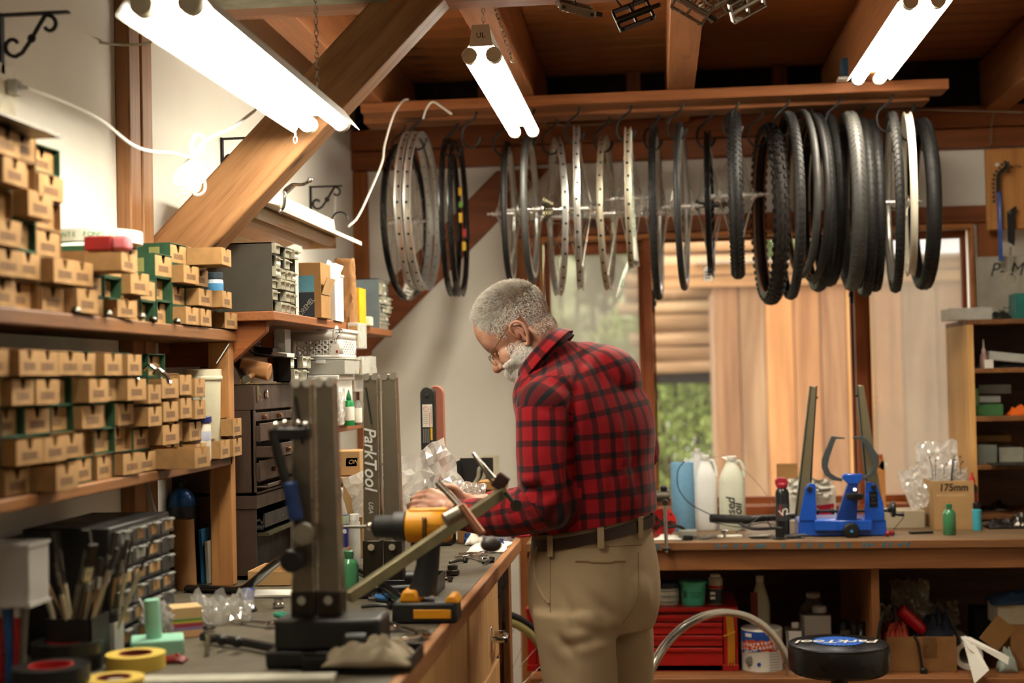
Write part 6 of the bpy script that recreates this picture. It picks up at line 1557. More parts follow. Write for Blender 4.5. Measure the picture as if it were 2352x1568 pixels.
# fender, forks, tray
blk = M('gloss_black', '#0E0E10', .18, var=0, bump=0, coat=.6)
c0 = at(500, 1362, Z=ZL)
pts = [at(x, y, Y=Y_) for x, y, Y_ in ((432, 1350, 3.36), (500, 1352, 3.34), (556, 1352, 3.31), (590, 1330, 3.28), (618, 1305, 3.24), (650, 1282, 3.2), (690, 1262, 3.15))]
o = B().tube(smoothpts(pts), .020, 10, flat=.45).out('bicycle_fender', blk); tag(o, 'glossy black curved fender lying on the left bench', 'fender')
for i, (pp, lb_) in enumerate((([(800, 1292), (850, 1325), (900, 1362), (950, 1405)], 'left glossy black fork blade across the bench centre'), ([(845, 1280), (905, 1312), (965, 1352), (1010, 1400)], 'right glossy black fork blade behind the drill'))):
    pts = [at(x, y, Z=ZL+.035-.004*j_) for j_, (x, y) in enumerate(pp)]
    o = B().tube(smoothpts(pts), [.013]*3*5+[.009], 12).out('fork_blade', blk) if False else B().tube(smoothpts(pts), .012, 12).out('fork_blade', blk); tag(o, lb_, 'fork blade')
def tray(label, px0, px1, py, d, h_, mt, Z=ZL, yaw=0, nm='tool_tray'):
    return carton(nm, label, 'tray', px0, px1, py-h_, py, mt, Z=Z, d=d, yaw=yaw, open_=True)[0]
tray('black plastic parts tray behind the cordless drill', 835, 1000, 1372, .16, 40, blackpl)
tray('black open tool tray under the nearest truing stand', 690, 945, 1545, .14, 34, blackpl)
tray('shallow open cardboard tray behind the black fender', 568, 668, 1345, .16, 34, kraftl, nm='cardboard_tray')
o = B().box(-.06, .06, 0, .05, 0, .006).out('slotted_card', paper, loc=at(632, 1372, Z=ZL), rot=(.12, 0, 0), bev=.001); tag(o, 'white card with slots before the cardboard tray', 'card')
# rag and small tools on the near bench
def lump(name, label, cat, c, w_, d, h_, mt, seed=1):
    def fn(u, v):
        q = Vector((u*3+seed*5, v*3, 0)); e = math.sin(PI*u)*math.sin(PI*v)
        return Vector(((u-.5)*w_*(1+.12*noise.noise(q)), (v-.5)*d*(1+.12*noise.noise(q+Vector((5, 5, 0)))), .002+h_*e**.6*(.6+.8*abs(noise.noise(q*1.7)))))
    o = B().grid(fn, 24, 20).out(name, mt, loc=c, solid=.003); return tag(o, label, cat)
lump('shop_rag', 'grey cloth rag bunched in the black tray', 'rag', at(850, 1520, Z=ZL+.012), .15, .10, .05, M('rag_grey', '#9C8E78', .9, var=.1), 2)
lump('paper_towel', 'white crumpled paper towels at the far end of the left bench', 'towel', at(1125, 1258, Z=ZL), .11, .24, .014, paper, 7)
lump('paper_towel', 'small wad of white paper towel beside the man\'s sleeve', 'towel', at(1095, 1248, Z=ZL), .06, .1, .05, paper, 9)
def wrench(label, a, b_, r=.006, mt=chrome, Z=ZL+.008, grip=None):
    p0 = at(*a, Z=Z); p1 = at(*b_, Z=Z); t = thing('wrench', label, 'wrench', p0); d = p1-p0; L_ = d.length; u = d.normalized()
    B().bar((0, 0, 0), d, r*1.6, r*.8).out('shank', grip or mt, t, bev=.001)
    F = frame(u, Vector((0, 0, 1))); sd = Vector((-u.y, u.x, 0))
    for e, q in ((-1, Vector((0, 0, 0))), (1, d)):
        if e < 0: B().torus(r*1.7, r*.7, 16, 6, T(q) @ RX(PI/2)).out('ring_end', mt, t)
        else: B().bar(q, q+u*r*3+sd*r*1.6, r, r*.9).bar(q, q+u*r*3-sd*r*1.6, r, r*.9).out('open_end', mt, t)
    return t
wl_ = [('chrome wrench just left of the black-handled plier tips', (1112, 1268), (1060, 1278), None), ('bright curved wrench near the bench edge by the man', (1110, 1282), (1068, 1272), None), ('long dark wrench lying before the drill battery', (968, 1452), (880, 1425), None), ('grey wrench across the centre of the bench', (905, 1440), (830, 1412), None), ('steel wrench right of the shop rag', (975, 1458), (905, 1470), None), ('thin wrench left of the nearest truing stand', (625, 1432), (560, 1425), None), ('dark wrench under the mint foam block', (480, 1440), (400, 1430), None)]
for lb_, a, b_, gp in wl_: wrench(lb_, a, b_, mt=chrome if 'dark' not in lb_ else dsteel)
def plier(label, a, b_, col, Z=ZL+.01, op=.014, nm='pliers'):
    p0 = at(*a, Z=Z); p1 = at(*b_, Z=Z); t = thing(nm, label, 'pliers', p0); d = p1-p0; u = d.normalized(); sd = Vector((-u.y, u.x, 0)); gm = M('grip_'+col[1:], col, .45)
    for s_ in (-1, 1):
        B().tube([u*0+sd*s_*op, d*.35+sd*s_*op*1.3, d*.6+sd*s_*.006], .0062, 8).out('handle', gm, t)
        B().tube([d*.6+sd*s_*.006, d*.75-sd*s_*.004, d-sd*s_*.001], [.005, .006, .002], 8).out('jaw', dsteel, t)
    B().cyl(d*.7-Vector((0, 0, .007)), d*.7+Vector((0, 0, .007)), .007, n=12).out('pivot', dsteel, t); return t
plier('blue-handled pliers before the green oil bottle', (905, 1372), (845, 1366), '#3A6EA8')
plier('red-handled pliers at the far bench edge beside the man\'s belt', (1216, 1226), (1160, 1232), '#B51A2C')
plier('red-handled pliers behind the man\'s forearm', (1130, 1140), (1175, 1128), '#8E1430', Z=ZL+.25) if False else None
plier('green-handled small pliers near the nearest stand', (640, 1410), (690, 1425), '#2E8C74', op=.006)
plier('blue-handled cable cutter left of the lettered stand', (850, 1262), (800, 1250), '#2350A8')
for i, (px, py, r, h_, mt, lb_) in enumerate(((570, 1402, 12, 36, M('cap_blue', '#1C3E9C', .4), 'small blue-capped dark bottle on the near bench'), (640, 1395, 14, 20, chrome, 'chrome socket with hexagon end left of the nearest stand'), (1075, 1250, 10, 26, M('cup_blue', '#24488E', .4), 'small blue plastic cup on the towels'), (1150, 1255, 9, 18, M('cup_blue', '', .4), 'second small blue cup further right on the towels'), (1040, 1320, 16, 22, dsteel, 'steel press cup at the foot of the drill'), (985, 1283, 9, 26, chrome, 'chrome extension socket behind the drill handle'))):
    c = at(px, py, Z=ZL); s = ppm(c)
    if i == 0: turned('small_bottle', lb_, 'bottle', c, s, [('base', [(20, 0), (22, 2), (18, 8), (12, 12), (12, 22)], blackpl), ('cap', [(12, 22), (14, 23), (14, 48), (13, 50)], mt)])
    else: turned('tool_socket', lb_, 'socket', c, s, [('body', [(r*.8, 0), (r, 2), (r, h_*.5), (r*.75, h_*.6), (r*.75, h_)], mt), ('bore', [(r*.5, h_), (r*.5, h_+.4)], ink)], n=14)
# black chain tools / dark debris
rr_ = random.Random(4)
for i in range(16):
    px = rr_.uniform(770, 1120); py = rr_.uniform(1262, 1400)
    if px > 1010 and py > 1300: px -= 200
    a = rr_.uniform(0, PI); c = at(px, py, Z=ZL+.006)
    b = B().tube([(math.cos(a)*-.03, math.sin(a)*-.03, 0), (0, 0, rr_.uniform(0, .004)), (math.cos(a)*.03, math.sin(a)*.03, 0)], [.004, .0055, .0035], 8).cyl((math.cos(a)*.03, math.sin(a)*.03, -.005), (math.cos(a)*.036, math.sin(a)*.036, .006), .008, n=10)
    o = b.out('small_tool', rr_.choice((dsteel, blackpl, dsteel))); o.location = c
    tag(o, 'small dark tool lying among the clutter on the left bench', 'tool', 'small tools scattered on the left bench')
t = rodthing('seat_post', 'long black rod with knobbly end lying across the near bench', 'rod', [at(465, 1462, Z=ZL+.012), at(560, 1475, Z=ZL+.012), at(655, 1492, Z=ZL+.012)], .009, blackpl, ends=('knob', .03, .013, blackpl))
for q in (480, 510, 545): B().ball(at(q, 1466+(q-480)*.12, Z=ZL+.02)-Vector(t.location), .011, 8).out('knuckle', blackpl, t)
o = B().cyl((0, 0, 0), (.0, .0, .034), .005, n=10).cyl((0, 0, .034), (0, 0, .04), .0065, n=10).out('steel_pin', steel, loc=at(475, 1505, Z=ZL), rot=(0, .12, 0)); tag(o, 'short steel pin standing near the mint foam block', 'pin')
# --- foreground left: foam, tape, note cube, bags, caddies ---
mint = M('mint_foam', '#8FC7AE', .7, var=.05)
t = thing('foam_block', 'mint green foam T-shaped block standing beside the yellow tape', 'foam', at(362, 1502, Z=ZL))
B().box(-.048, .048, -.03, .05, 0, .030).out('foot', mint, t, rot=(0, 0, .35), bev=.003); B().cyl((-.006, 0, .03), (-.010, 0, .102), .0145, n=20).out('stem', mint, t, bev=.002)
lump('red_putty', 'small dark red lump before the mint foam block', 'lump', at(402, 1520, Z=ZL), .04, .03, .015, M('putty_red', '#7A1414', .5), 3)
t = thing('note_cube', 'cube of striped coloured note paper in clear wrap', 'note cube', at(425, 1458, Z=ZL), (0, 0, .5))
z_ = 0
for h_, cc in ((.014, '#D9A97A'), (.006, '#8A7AA0'), (.008, '#A03A4A'), (.004, '#C9B040'), (.005, '#5E8C4A'), (.022, '#C9A878')):
    B().box(-.030, .030, -.030, .030, z_, z_+h_).out('paper_layer', M('note_'+cc[1:], cc, .8, var=.05), t, bev=.0005); z_ += h_
t2 = text('3M', .010, red, t, (.0305, .0, .049), (PI/2, 0, PI/2))
crumple('clear_bag', 'flat clear zip bag draped over the left side of the note cube', 'bag', at(330, 1455, Z=ZL+.01), .13, .09, film, 51, .25, (.5, .1, 0), 22, 14)
crumple('clear_bag', 'crumpled clear bag right of the note cube', 'bag', at(505, 1430, Z=ZL+.005), .13, .10, film, 55, .3, (-1.1, 0, .2), 24, 14)
def taperoll(label, px, py, r, h_, c1, c2, Z=ZL, nm='tape_roll', zo=0):
    c = at(px, py, Z=Z); c.z += zo; t = thing(nm, label, 'tape roll', c)
    B().torus(r*.78, 0, 48, m=T(0, 0, h_/2) @ RX(PI/2), prof=[(r*.22, -h_/2), (r*.22, h_/2), (-r*.22, h_/2), (-r*.22, -h_/2)]).out('tape', c1, t)
    B().torus(r*.55, 0, 40, m=T(0, 0, h_/2) @ RX(PI/2), prof=[(r*.02, -h_/2-.001), (r*.02, h_/2+.001), (-r*.02, h_/2+.001), (-r*.02, -h_/2-.001)]).out('core', c2, t); return t
taperoll('yellow masking tape roll on the near left bench', 312, 1533, .052, .026, M('mask_yellow', '#D9B950', .6, var=.08), M('core_red', '#7A2A20', .7))
taperoll('second yellow tape roll partly under the first at the bottom edge', 262, 1580, .05, .018, M('mask_yellow', '', .6), M('core_red', '', .7), zo=-.0)
taperoll('upper black tape roll with red core at the bottom left', 155, 1535, .062, .05, M('tape_black', '#171716', .35), M('core_bright', '#B01414', .6))
taperoll('nearest black tape roll with red core at the bottom left corner', 118, 1592, .062, .046, M('tape_black', '', .35), M('core_bright', '', .6))
# caddies with brushes and pens
def caddy(label, px, py, w_, h_, mt, n, seed, lmin, lmax, Z=ZL, cols=None, spread=.5):
    c = at(px, py, Z=Z); t = thing('tool_caddy', label, 'caddy', c)
    B().box(-w_/2, w_/2, -w_/2, -w_/2+.003, 0, h_).box(-w_/2, w_/2, w_/2-.003, w_/2, 0, h_).box(-w_/2, -w_/2+.003, -w_/2, w_/2, 0, h_).box(w_/2-.003, w_/2, -w_/2, w_/2, 0, h_).box(-w_/2, w_/2, -w_/2, w_/2, 0, .003).out('cup', mt, t)
    r_ = random.Random(seed)
    for i in range(n):
        a = r_.uniform(-spread, spread); e = r_.uniform(-.3, .3); L_ = r_.uniform(lmin, lmax); x = r_.uniform(-w_*.35, w_*.35); y = r_.uniform(-w_*.3, w_*.3)
        top_ = Vector((x+math.sin(a)*L_, y+math.sin(e)*L_, L_*math.cos(a)*math.cos(e)+.004)); base_ = c+Vector((x*.5, y, .005))
        hm_ = r_.choice([M('stick_'+q[1:], q, .5, var=.2) for q in (cols or ('#8A6E4A', '#6A6050', '#B5A88C', '#9A7A50', '#4A4034'))])
        tt = thing('brush' if i % 2 == 0 else 'stick_tool', 'thin worn %s standing in the %s' % ('brush' if i % 2 == 0 else 'stick tool', label.split(' holding')[0]), 'brush' if i % 2 == 0 else 'tool', base_, group='brushes and stick tools in the '+label.split(' holding')[0])
        d = top_-Vector((x*.5, y, .005))
        B().tube([(0, 0, 0), d*.7], [.003, .0045], 8).out('handle', hm_, tt)
        if i % 2 == 0: B().bar(d*.7, d*.82, .014, .008).out('ferrule', steel, tt); B().bar(d*.82, d, .016, .008).out('bristle', M('bristle', '#2E2820', .9), tt)
        else: B().tube([d*.7, d], [.003, .002], 8).out('blade', dsteel, tt)
    return t
caddy('dark square cup holding brushes on the near left bench', 180, 1528, .085, .09, M('cup_dark', '#1F1B17', .5), 16, 5, .17, .25, spread=.5)
caddy('clear small cup holding thin tools left of the note cube', 245, 1500, .05, .06, M('tub_clear', '', .2), 8, 8, .17, .25, spread=.4)
o = B().box(-.012, .014, 0, .004, 0, .055).out('price_card', kraftl, loc=at(237, 1475, Z=ZL)+Vector((0, -.05, .0))); tag(o, 'upright tan card with red mark before the brush cup', 'card')
turned('glue_bottle', 'dark bottle with pointed red cap among the brushes', 'bottle', at(175, 1480, Z=ZL), 1250, [('bottle', [(18, 0), (20, 3), (20, 120), (10, 140)], M('bottle_murky', '#2A2018', .4)), ('cap', [(12, 140), (12, 150), (6, 165), (3, 190), (1, 196)], M('cap_red2', '#C01E16', .4))])
c = at(40, 1560, Z=ZL)
t = thing('acrylic_box', 'clear acrylic box raised at the left edge of the bench', 'box', (at(25, 1300, Y=2.35).x, 2.3, at(30, 1385, Y=2.35).z))
B().box(-.06, .055, 0, .08, 0, .105).out('box', M('acrylic', '#C9C4BE', .15, alpha=.7, var=.05), t, bev=.002); B().box(-.062, .058, -.003, .083, 0, .006).out('bottom_edge', M('acrylic', '', .15), t); B().box(-.062, .057, -.003, .083, .1, .106).out('top_edge', M('acrylic', '', .15), t)
zt_ = t.location.z-ZL
for i, (px, c1) in enumerate(((8, '#1E4F8E'), (22, '#A01E1E'), (38, '#2A5A9A'), (55, '#B02020'), (66, '#6E675C'))):
    p = at(px, 1560, Z=ZL); 
    tt = thing('marker_pen', '%s pen standing under the clear acrylic box at the left edge' % ['dark blue', 'red', 'blue', 'bright red', 'grey'][i], 'pen', Vector((p.x, 2.33, ZL)))
    B().cyl((0, 0, 0), (.004*(i-2), 0, zt_-.02), .006, n=10).out('barrel', M('pen_'+c1[1:], c1, .4), tt, bev=.001); B().cyl((.004*(i-2), 0, zt_-.02), (.0045*(i-2), 0, zt_-.001), .0068, n=10).out('cap', whitepl if i % 2 else M('pen_'+c1[1:], c1, .4), tt)
o = B().box(-.19, .19, 0, .05, 0, .012).out('white_strip', M('strip_cream', '#C9C6B4', .5), loc=at(500, 1578, Z=ZL), rot=(0, 0, .08), bev=.002); tag(o, 'long cream plastic strip along the bottom edge of the bench', 'strip')
carton('tan_packet', 'flat tan packet behind the note cube', 'packet', 250, 345, 1362, 1388, kraftl, Z=ZL, d=.1)
# far end of the left bench
c, s = spot(1095, 1100, Y=4.25)
t, w_, h_, s = carton('open_box', 'opened dark-lined box behind the man\'s hands', 'box', 1050, 1128, 1052, 1215, kraftd, Y=4.3, d=.10, z0=ZL)
for ch in t.children: ch.scale.z = (at(1090, 1112, Y=4.3).z-ZL)/h_
hz = at(1090, 1112, Y=4.3).z-ZL
B().box(-w_/2, w_/2, .09, .094, hz, hz+.075).box(-w_/2, -w_/2+.003, .0, .094, hz, hz+.07).out('black_lid', blackmt, t)
B().tube(smoothpts([(.0, .03, hz), (.012, .03, hz+.02), (.016, .03, hz+.045), (.035, .03, hz+.05), (.03, .03, hz+.02), (.018, .03, hz)]), .006, 8).out('grey_clip', M('clip_grey', '#9C9E94', .5), t)
carton('flat_carton', 'flat kraft carton lying right of the opened box', 'carton', 1098, 1160, 1105, 1125, kraft, Y=4.25, d=.1, z0=at(1130, 1125, Y=4.25).z)
carton('grey_case', 'grey case supporting the flat carton near the wall', 'case', 1100, 1165, 1126, 1240, M('case_grey', '#8C8A96', .5), Y=4.26, d=.12, z0=ZL)
c, s = spot(1128, 1078, Y=YB-.002); t = thing('wall_outlet', 'cream wall outlet plate low on the back wall beside the man', 'outlet', (c.x, YB, c.z))
B().box(-.036, .036, -.006, 0, -.058, .058).out('cover_plate', M('outlet_cream', '', .4), t, bev=.002)
for z_ in (-.02, .02): B().box(-.012, .012, -.0075, -.006, z_-.012, z_+.012).out('socket_face', M('outlet_cream', '', .4), t, bev=.003); B().box(-.005, -.003, -.008, -.0074, z_-.004, z_+.004).out('slot', ink, t)
# ================= right bench: tools and bottles =================
def yz(py, Y, px=1700): return at(px, py, Y=Y).z
# bench vise
c = at(1505, 1130, Y=5.0); t = thing('bench_vise', 'dull red bench vise with grey screw housing and hanging steel bar at the bench edge', 'vise', (c.x, 4.92, ZR))
s = 668; g = lambda a: a/s; zc = c.z-ZR; rv = M('vise_red', '#7A2A1E', .5, .2, var=.25)
B().lathe([(g(24), -.12), (g(44), -.08), (g(46), -.02), (g(38), .015), (g(26), .03)], 22, T(-.035, .05, zc) @ RY(PI/2)).out('body', rv, t)
B().lathe([(.055, 0), (.06, .01), (.035, .03), (.03, zc-.04)], 20, T(-.045, .06, 0)).out('base', rv, t)
B().cyl((-.01, .0, zc-g(6)), (g(33), 0, zc-g(6)), g(14), n=18).out('screw_housing', M('vise_grey', '#5C564C', .4, .8, var=.25), t, bev=.002)
B().lathe([(g(7), 0), (g(8), g(2)), (g(8), g(9)), (g(4), g(13))], 14, T(g(20), 0, zc+g(7))).out('top_bolt', blackmt, t)
B().cyl((g(22), -.075, zc-g(22)), (g(22), -.078, -g(20)), .0065, n=12).out('turning_bar', steel, t)
B().cyl((g(22), -.02, zc-g(16)), (g(22), -.08, zc-g(16)), .010, n=12).out('bar_hub', dsteel, t)
B().cyl((g(13), -.077, -g(12)), (g(32), -.077, -g(12)), .0085, n=12).out('bar_end', dsteel, t, bev=.002)
# red chainring disc on cloth
lump('paper_towel', 'white cloth under the red disc by the vise', 'towel', Vector((at(1528, 1238, Y=4.99).x, 4.98, ZR)), .11, .12, .012, paper, 13)
t = thing('chainring_disc', 'round red disc with black crank spider leaning behind the vise bar', 'disc', at(1522, 1200, Y=5.02), (-.18, 0, 0))
B().cyl((0, -.002, 0), (0, .003, 0), .049, n=40).out('disc', M('disc_red2', '#C01A1A', .35, .2, var=.05), t, bev=.001)
for i in range(8): B().cyl((math.cos(i*PI/4)*.041, -.004, math.sin(i*PI/4)*.041), (math.cos(i*PI/4)*.041, -.001, math.sin(i*PI/4)*.041), .0045, n=8).out('ring_bolt', chrome, t)
b = B()
for i in range(5): b.bar((0, -.006, 0), (math.cos(i*1.257)*.026, -.006, math.sin(i*1.257)*.026), .012, .006); b.torus(.006, .0025, 10, 5, T(math.cos(i*1.257)*.028, -.006, math.sin(i*1.257)*.028))
b.out('spider', blackpl, t)
o = B().tube(smoothpts([at(1528, 1212, Y=4.98), at(1558, 1208, Y=5.0), at(1580, 1222, Y=5.02), at(1602, 1232, Y=5.05)]), .006, 8).out('brake_lever', blackpl); tag(o, 'black curved lever lying right of the red disc', 'lever')
# towel roll
def onbench(px, py): return at(px, py, Z=ZR)
c = Vector((onbench(1570, 1216).x, 5.24, ZR)); s = 624; h_ = (yz(1059, 5.24)-ZR)*s
turned('towel_roll', 'roll of blue shop towels standing beside the white jugs', 'towel roll', c, s, [('roll', [(25, 0), (26, 2), (26, h_-2), (25, h_)], M('towel_blue', '#6F9FC0', .9, var=.1, vs=60, bump=.5, bs=500)), ('core', [(9, h_-.5), (9.5, h_+.6), (7.5, h_+.6), (7.5, h_-.5)], kraft)], n=28)
def jug(label, px0, px1, pytop, Y, mt, kx=0, lettering=None):
    x0 = at(px0, 1200, Y=Y).x; x1 = at(px1, 1200, Y=Y).x; w_ = (x1-x0)/2; H2 = at((px0+px1)/2, pytop, Y=Y).z-ZR
    t = thing('plastic_jug', label, 'jug', ((x0+x1)/2, Y, ZR))
    prof = [(w_*.9, 0), (w_, .006), (w_, H2*.60), (w_*.97, H2*.64), (w_*1.0, H2*.67), (w_*.80, H2*.78), (w_*.52, H2*.88), (w_*.36, H2*.93), (w_*.30, H2*.985)]
    B().lathe(prof, 28, sq=3.2, sy=.8).out('body', mt, t)
    B().lathe([(w_*.38, H2*.94), (w_*.40, H2*.95), (w_*.40, H2), (w_*.36, H2+.002)], 20).out('cap', whitepl, t)
    B().tube(smoothpts([(w_*.30, 0, H2*.93), (w_*.66, 0, H2*.93), (w_*.92, 0, H2*.84), (w_*.98, 0, H2*.72)]), w_*.13, 8).out('handle', mt, t)
    if lettering:
        for s_, dx, zz_, sz in lettering: text(s_, sz, ink, t, (dx*w_, -w_*.80-.0008, H2*zz_), (PI/2, -PI/2, 0), shear=.2, bold=.0006, name='handwriting')
    return t
jm = M('jug_white', '#E6E8E6', .4, var=.04, alpha=1); jm2 = M('jug_oil', '#D9DCC8', .4, var=.06)
jug('white plastic jug between the blue towel roll and the marked jug', 1597, 1649, 1046, 5.24, jm)
jug('milky jug marked used oil in black handwriting', 1653, 1713, 1048, 5.22, jm2, lettering=[('used', -.14, .30, .044), ('oil', .38, .30, .042)])
jug('pale jug standing close to the window behind the white jug', 1588, 1624, 1030, 5.62, jm)
# handlebar and cables
t = thing('handlebar', 'black bicycle handlebar with ribbed grip lying behind the black aerosol can', 'handlebar', at(1632, 1190, Y=5.02))
o0 = Vector(t.location)
B().tube(smoothpts([at(1632, 1190, Y=5.02)-o0, at(1725, 1194, Y=5.06)-o0]), .0145, 12).out('grip', rubber, t)
b = B()
for i in range(22): b.torus(.0150, .0018, 14, 5, T(at(1636+i*4, 1190+i*.2, Y=5.02+.002*i)-o0) @ RZ(PI/2))
b.out('grip_ribs', rubber, t, kind='stuff')
B().tube(smoothpts([at(1722, 1194, Y=5.06)-o0, at(1760, 1190, Y=5.1)-o0, at(1800, 1188, Y=5.14)-o0, at(1832, 1184, Y=5.2)-o0]), .011, 12).out('bar', blackmt, t)
B().tube(smoothpts([at(1700, 1202, Y=5.0)-o0, at(1730, 1214, Y=4.98)-o0, at(1790, 1212, Y=4.99)-o0]), .006, 8).out('brake_lever', blackmt, t)
for i, pts in enumerate(([(1572, 1060), (1558, 1078), (1556, 1110), (1566, 1135), (1590, 1160), (1640, 1185)], [(1620, 1052), (1660, 1050), (1700, 1072), (1740, 1110), (1770, 1150), (1785, 1175)], [(1640, 1200), (1700, 1210), (1750, 1200), (1790, 1205), (1820, 1190)], [(1690, 1222), (1720, 1205), (1752, 1185), (1772, 1210), (1800, 1225)])):
    o = B().tube(smoothpts(onY(pts, 5.13 if i < 2 else 4.99)), .0022 if i != 1 else .0009, 6).out('control_cable', blackpl if i != 1 else steel)
    tag(o, ['black control cable curving before the blue towel roll', 'thin steel wire arching over the milky jug', 'black cable lying under the handlebar', 'looped black cable beside the aerosol can'][i], 'cable')
t = carton('grey_tin', 'flat grey tin with black tape roll right of the red disc', 'tin', 1560, 1602, 1219, 1238, M('tin_grey', '#8A8A80', .5), Z=ZR, d=.06)[0]
o = B().cyl((0, 0, 0), (0, 0, .016), .017, n=20).out('tape_spool', blackpl, loc=(onbench(1580, 1240).x, 4.93, ZR)); tag(o, 'tiny black tape spool before the grey tin', 'spool')
for k_, (px, lb_) in enumerate(((1625, 'bundle of loose steel spokes left on the bench front by the jugs'), (1748, 'bundle of loose steel spokes between the jugs and the aerosol can'), (1822, 'tangle of black spokes at the left foot of the blue stand'))):
    c = Vector((onbench(px, 1236).x, 4.945, ZR)); b = B(); rs = random.Random(k_)
    for i in range(26):
        a = rs.uniform(-.5, .5); L_ = rs.uniform(.02, .04); p = Vector((rs.uniform(-.015, .015), rs.uniform(-.01, .02), rs.uniform(.001, .012)))
        d = Vector((math.cos(a), math.sin(a)*.6, rs.uniform(-.05, .12)))*L_
        b.cyl(p-d, p+d, .0011, n=4)
    o = b.out('spoke_bundle', dsteel if k_ < 2 else blackpl, loc=c, kind='stuff'); tag(o, lb_, 'spokes', kind='stuff')
carton('white_card', 'thin white card lying on the front of the right bench', 'card', 1640, 1705, 1231, 1234, paper, Z=ZR, d=.05)
turned('bearing_cup', 'small chrome axle part standing on the white card', 'part', Vector((onbench(1663, 1234).x, 4.94, ZR+.004)), 660, [('post', [(3, 0), (4, 1), (3, 14)], chrome), ('flange', [(7, 12), (8, 13), (8, 17), (5, 19)], chrome)])
# aerosol
c = Vector((onbench(1798, 1231).x, 5.0, ZR)); s = 653; h_ = (yz(1118, 5.0, 1798)-ZR)*s
t = turned('aerosol_can', 'black aerosol can with dark red trigger top before the window', 'can', c, s, [('can', [(14, 0), (15.5, 1), (15.5, h_-14), (13, h_-6), (8, h_-1)], M('can_black', '#17181A', .3, var=.1)), ('collar', [(9, h_-3), (12, h_-1), (13, h_+6), (9, h_+10)], M('nozzle_red', '#A02434', .4)), ('print_band', [(15.7, h_-75), (15.8, h_-74), (15.8, h_-38), (15.7, h_-37)], M('band_grey', '#3A3A3C', .4), {'cap': False})])
B().prism([(-.022, 0), (.018, 0), (.022, .010), (.012, .026), (-.012, .028), (-.024, .018)], -.010, .010, T(0, 0, h_/s+.006) @ RX(PI/2)).out('trigger', M('nozzle_red', '', .4), t, bev=.003)
text('V2', 20/s, paper, t, (.003, -16.2/s, (h_-56)/s), (PI/2, -.3, 0), bold=.0004); B().box(-.012, -.008, -.0247, -.0240, .075, .11).out('red_stripe', red, t)
turned('spoke_cup', 'small black cup with a spoke in front of the aerosol can', 'cup', Vector((onbench(1790, 1236).x, 4.93, ZR)), 662, [('cup', [(9, 0), (16, 1), (16, 3), (10, 5), (10, 26), (9, 27)], blackpl)])
rodthing('loose_spoke', 'long thin spoke rising from the small black cup', 'spoke', [at(1792, 1212, Y=4.93), at(1760, 1178, Y=4.95)], .0009, steel)
# blue truing stand
Yt = 5.02; c = at(1932, 1238, Y=Yt); t = thing('truing_stand', 'blue truing stand with tall bronze arms and curved grey caliper on the right bench', 'truing stand', (c.x, Yt, ZR))
bl = M('stand_blue', '#1650B8', .3, var=.06, coat=.4); arm_m = M('arm_bronze', '#A39A7E', .34, .75, var=.2, vs=10); calm = M('caliper_grey', '#4A5054', .45, .3, var=.1)
zR0 = at(1932, 1236, Y=Yt).z
def q2(px, py): p = at(px, py, Y=Yt); return (p.x-c.x, p.z-zR0)
def plate(name, pts, y0, y1, mt, bev=.002, par=None): return B().prism([(q2(*p)) for p in pts], y0, y1, Matrix(((1, 0, 0, 0), (0, 0, 1, 0), (0, 1, 0, 0), (0, 0, 0, 1)))).out(name, mt, par or t, bev=bev)
plate('base', [(1832, 1236), (2034, 1234), (2033, 1200), (2026, 1194), (1845, 1196), (1832, 1201)], -.03, .11, bl, .004)
plate('front_step', [(1868, 1222), (1998, 1221), (1998, 1198), (1868, 1198)], -.055, -.03, bl, .003)
plate('side_bracket', [(1833, 1200), (1873, 1200), (1872, 1120), (1866, 1114), (1856, 1115), (1848, 1124)], -.034, -.025, bl)
plate('side_bracket', [(1983, 1200), (2029, 1199), (2026, 1160), (2010, 1117), (1998, 1112), (1985, 1111)], -.034, -.025, bl)
plate('upright', [(1828, 1190), (1860, 1190), (1874, 893), (1862, 893)], -.022, -.012, arm_m, .001)
plate('upright', [(1997, 1190), (2030, 1190), (1982, 891), (1968, 891)], -.022, -.012, arm_m, .001)
plate('arm_edge', [(1826, 1190), (1829, 1190), (1862, 893), (1860, 893)], -.024, .012, blackmt, .0005)
plate('arm_edge', [(1994, 1190), (1998, 1190), (1968, 891), (1966, 891)], -.024, .012, blackmt, .0005)
plate('arm_edge', [(1859, 1110), (1862, 1110), (1876, 893), (1873, 893)], -.024, .012, blackmt, .0005)
for p in ((1857, 1127), (2003, 1123)): x, z_ = q2(*p); B().cyl((x, -.042, z_), (x, -.034, z_), .0095, n=14).out('pivot_bolt', blackmt, t, bev=.002)
for p in ((1875, 919), (1966, 915)): x, z_ = q2(*p); B().ball((x, -.016, z_), .0045, 8).out('stop_screw', blackmt, t)
plate('caliper_arm', [(1906, 1006), (1920, 1008), (1937, 1010), (1937, 1013), (1917, 1013), (1912, 1025), (1902, 1055), (1898, 1075), (1904, 1090), (1916, 1098), (1932, 1104), (1930, 1110), (1908, 1107), (1892, 1096), (1884, 1078), (1884, 1060), (1890, 1044)], -.045, -.040, calm, .001)
plate('caliper_arm', [(1954, 1012), (1972, 1013), (1984, 1030), (2000, 1062), (2001, 1076), (1992, 1092), (1976, 1102), (1978, 1106), (1994, 1103), (2009, 1088), (2015, 1066), (2013, 1050), (2002, 1034), (1986, 1012), (1974, 1006), (1954, 1009)], -.045, -.040, calm, .001)
plate('caliper_head', [(1932, 1094), (1936, 1092), (1975, 1092), (1978, 1094), (1976, 1104), (1966, 1116), (1944, 1116), (1930, 1102)], -.052, -.03, bl, .003)
plate('caliper_body', [(1916, 1200), (1964, 1200), (1967, 1116), (1942, 1116)], -.050, -.028, M('stand_blue_dark', '#12357E', .35, var=.1), .003)
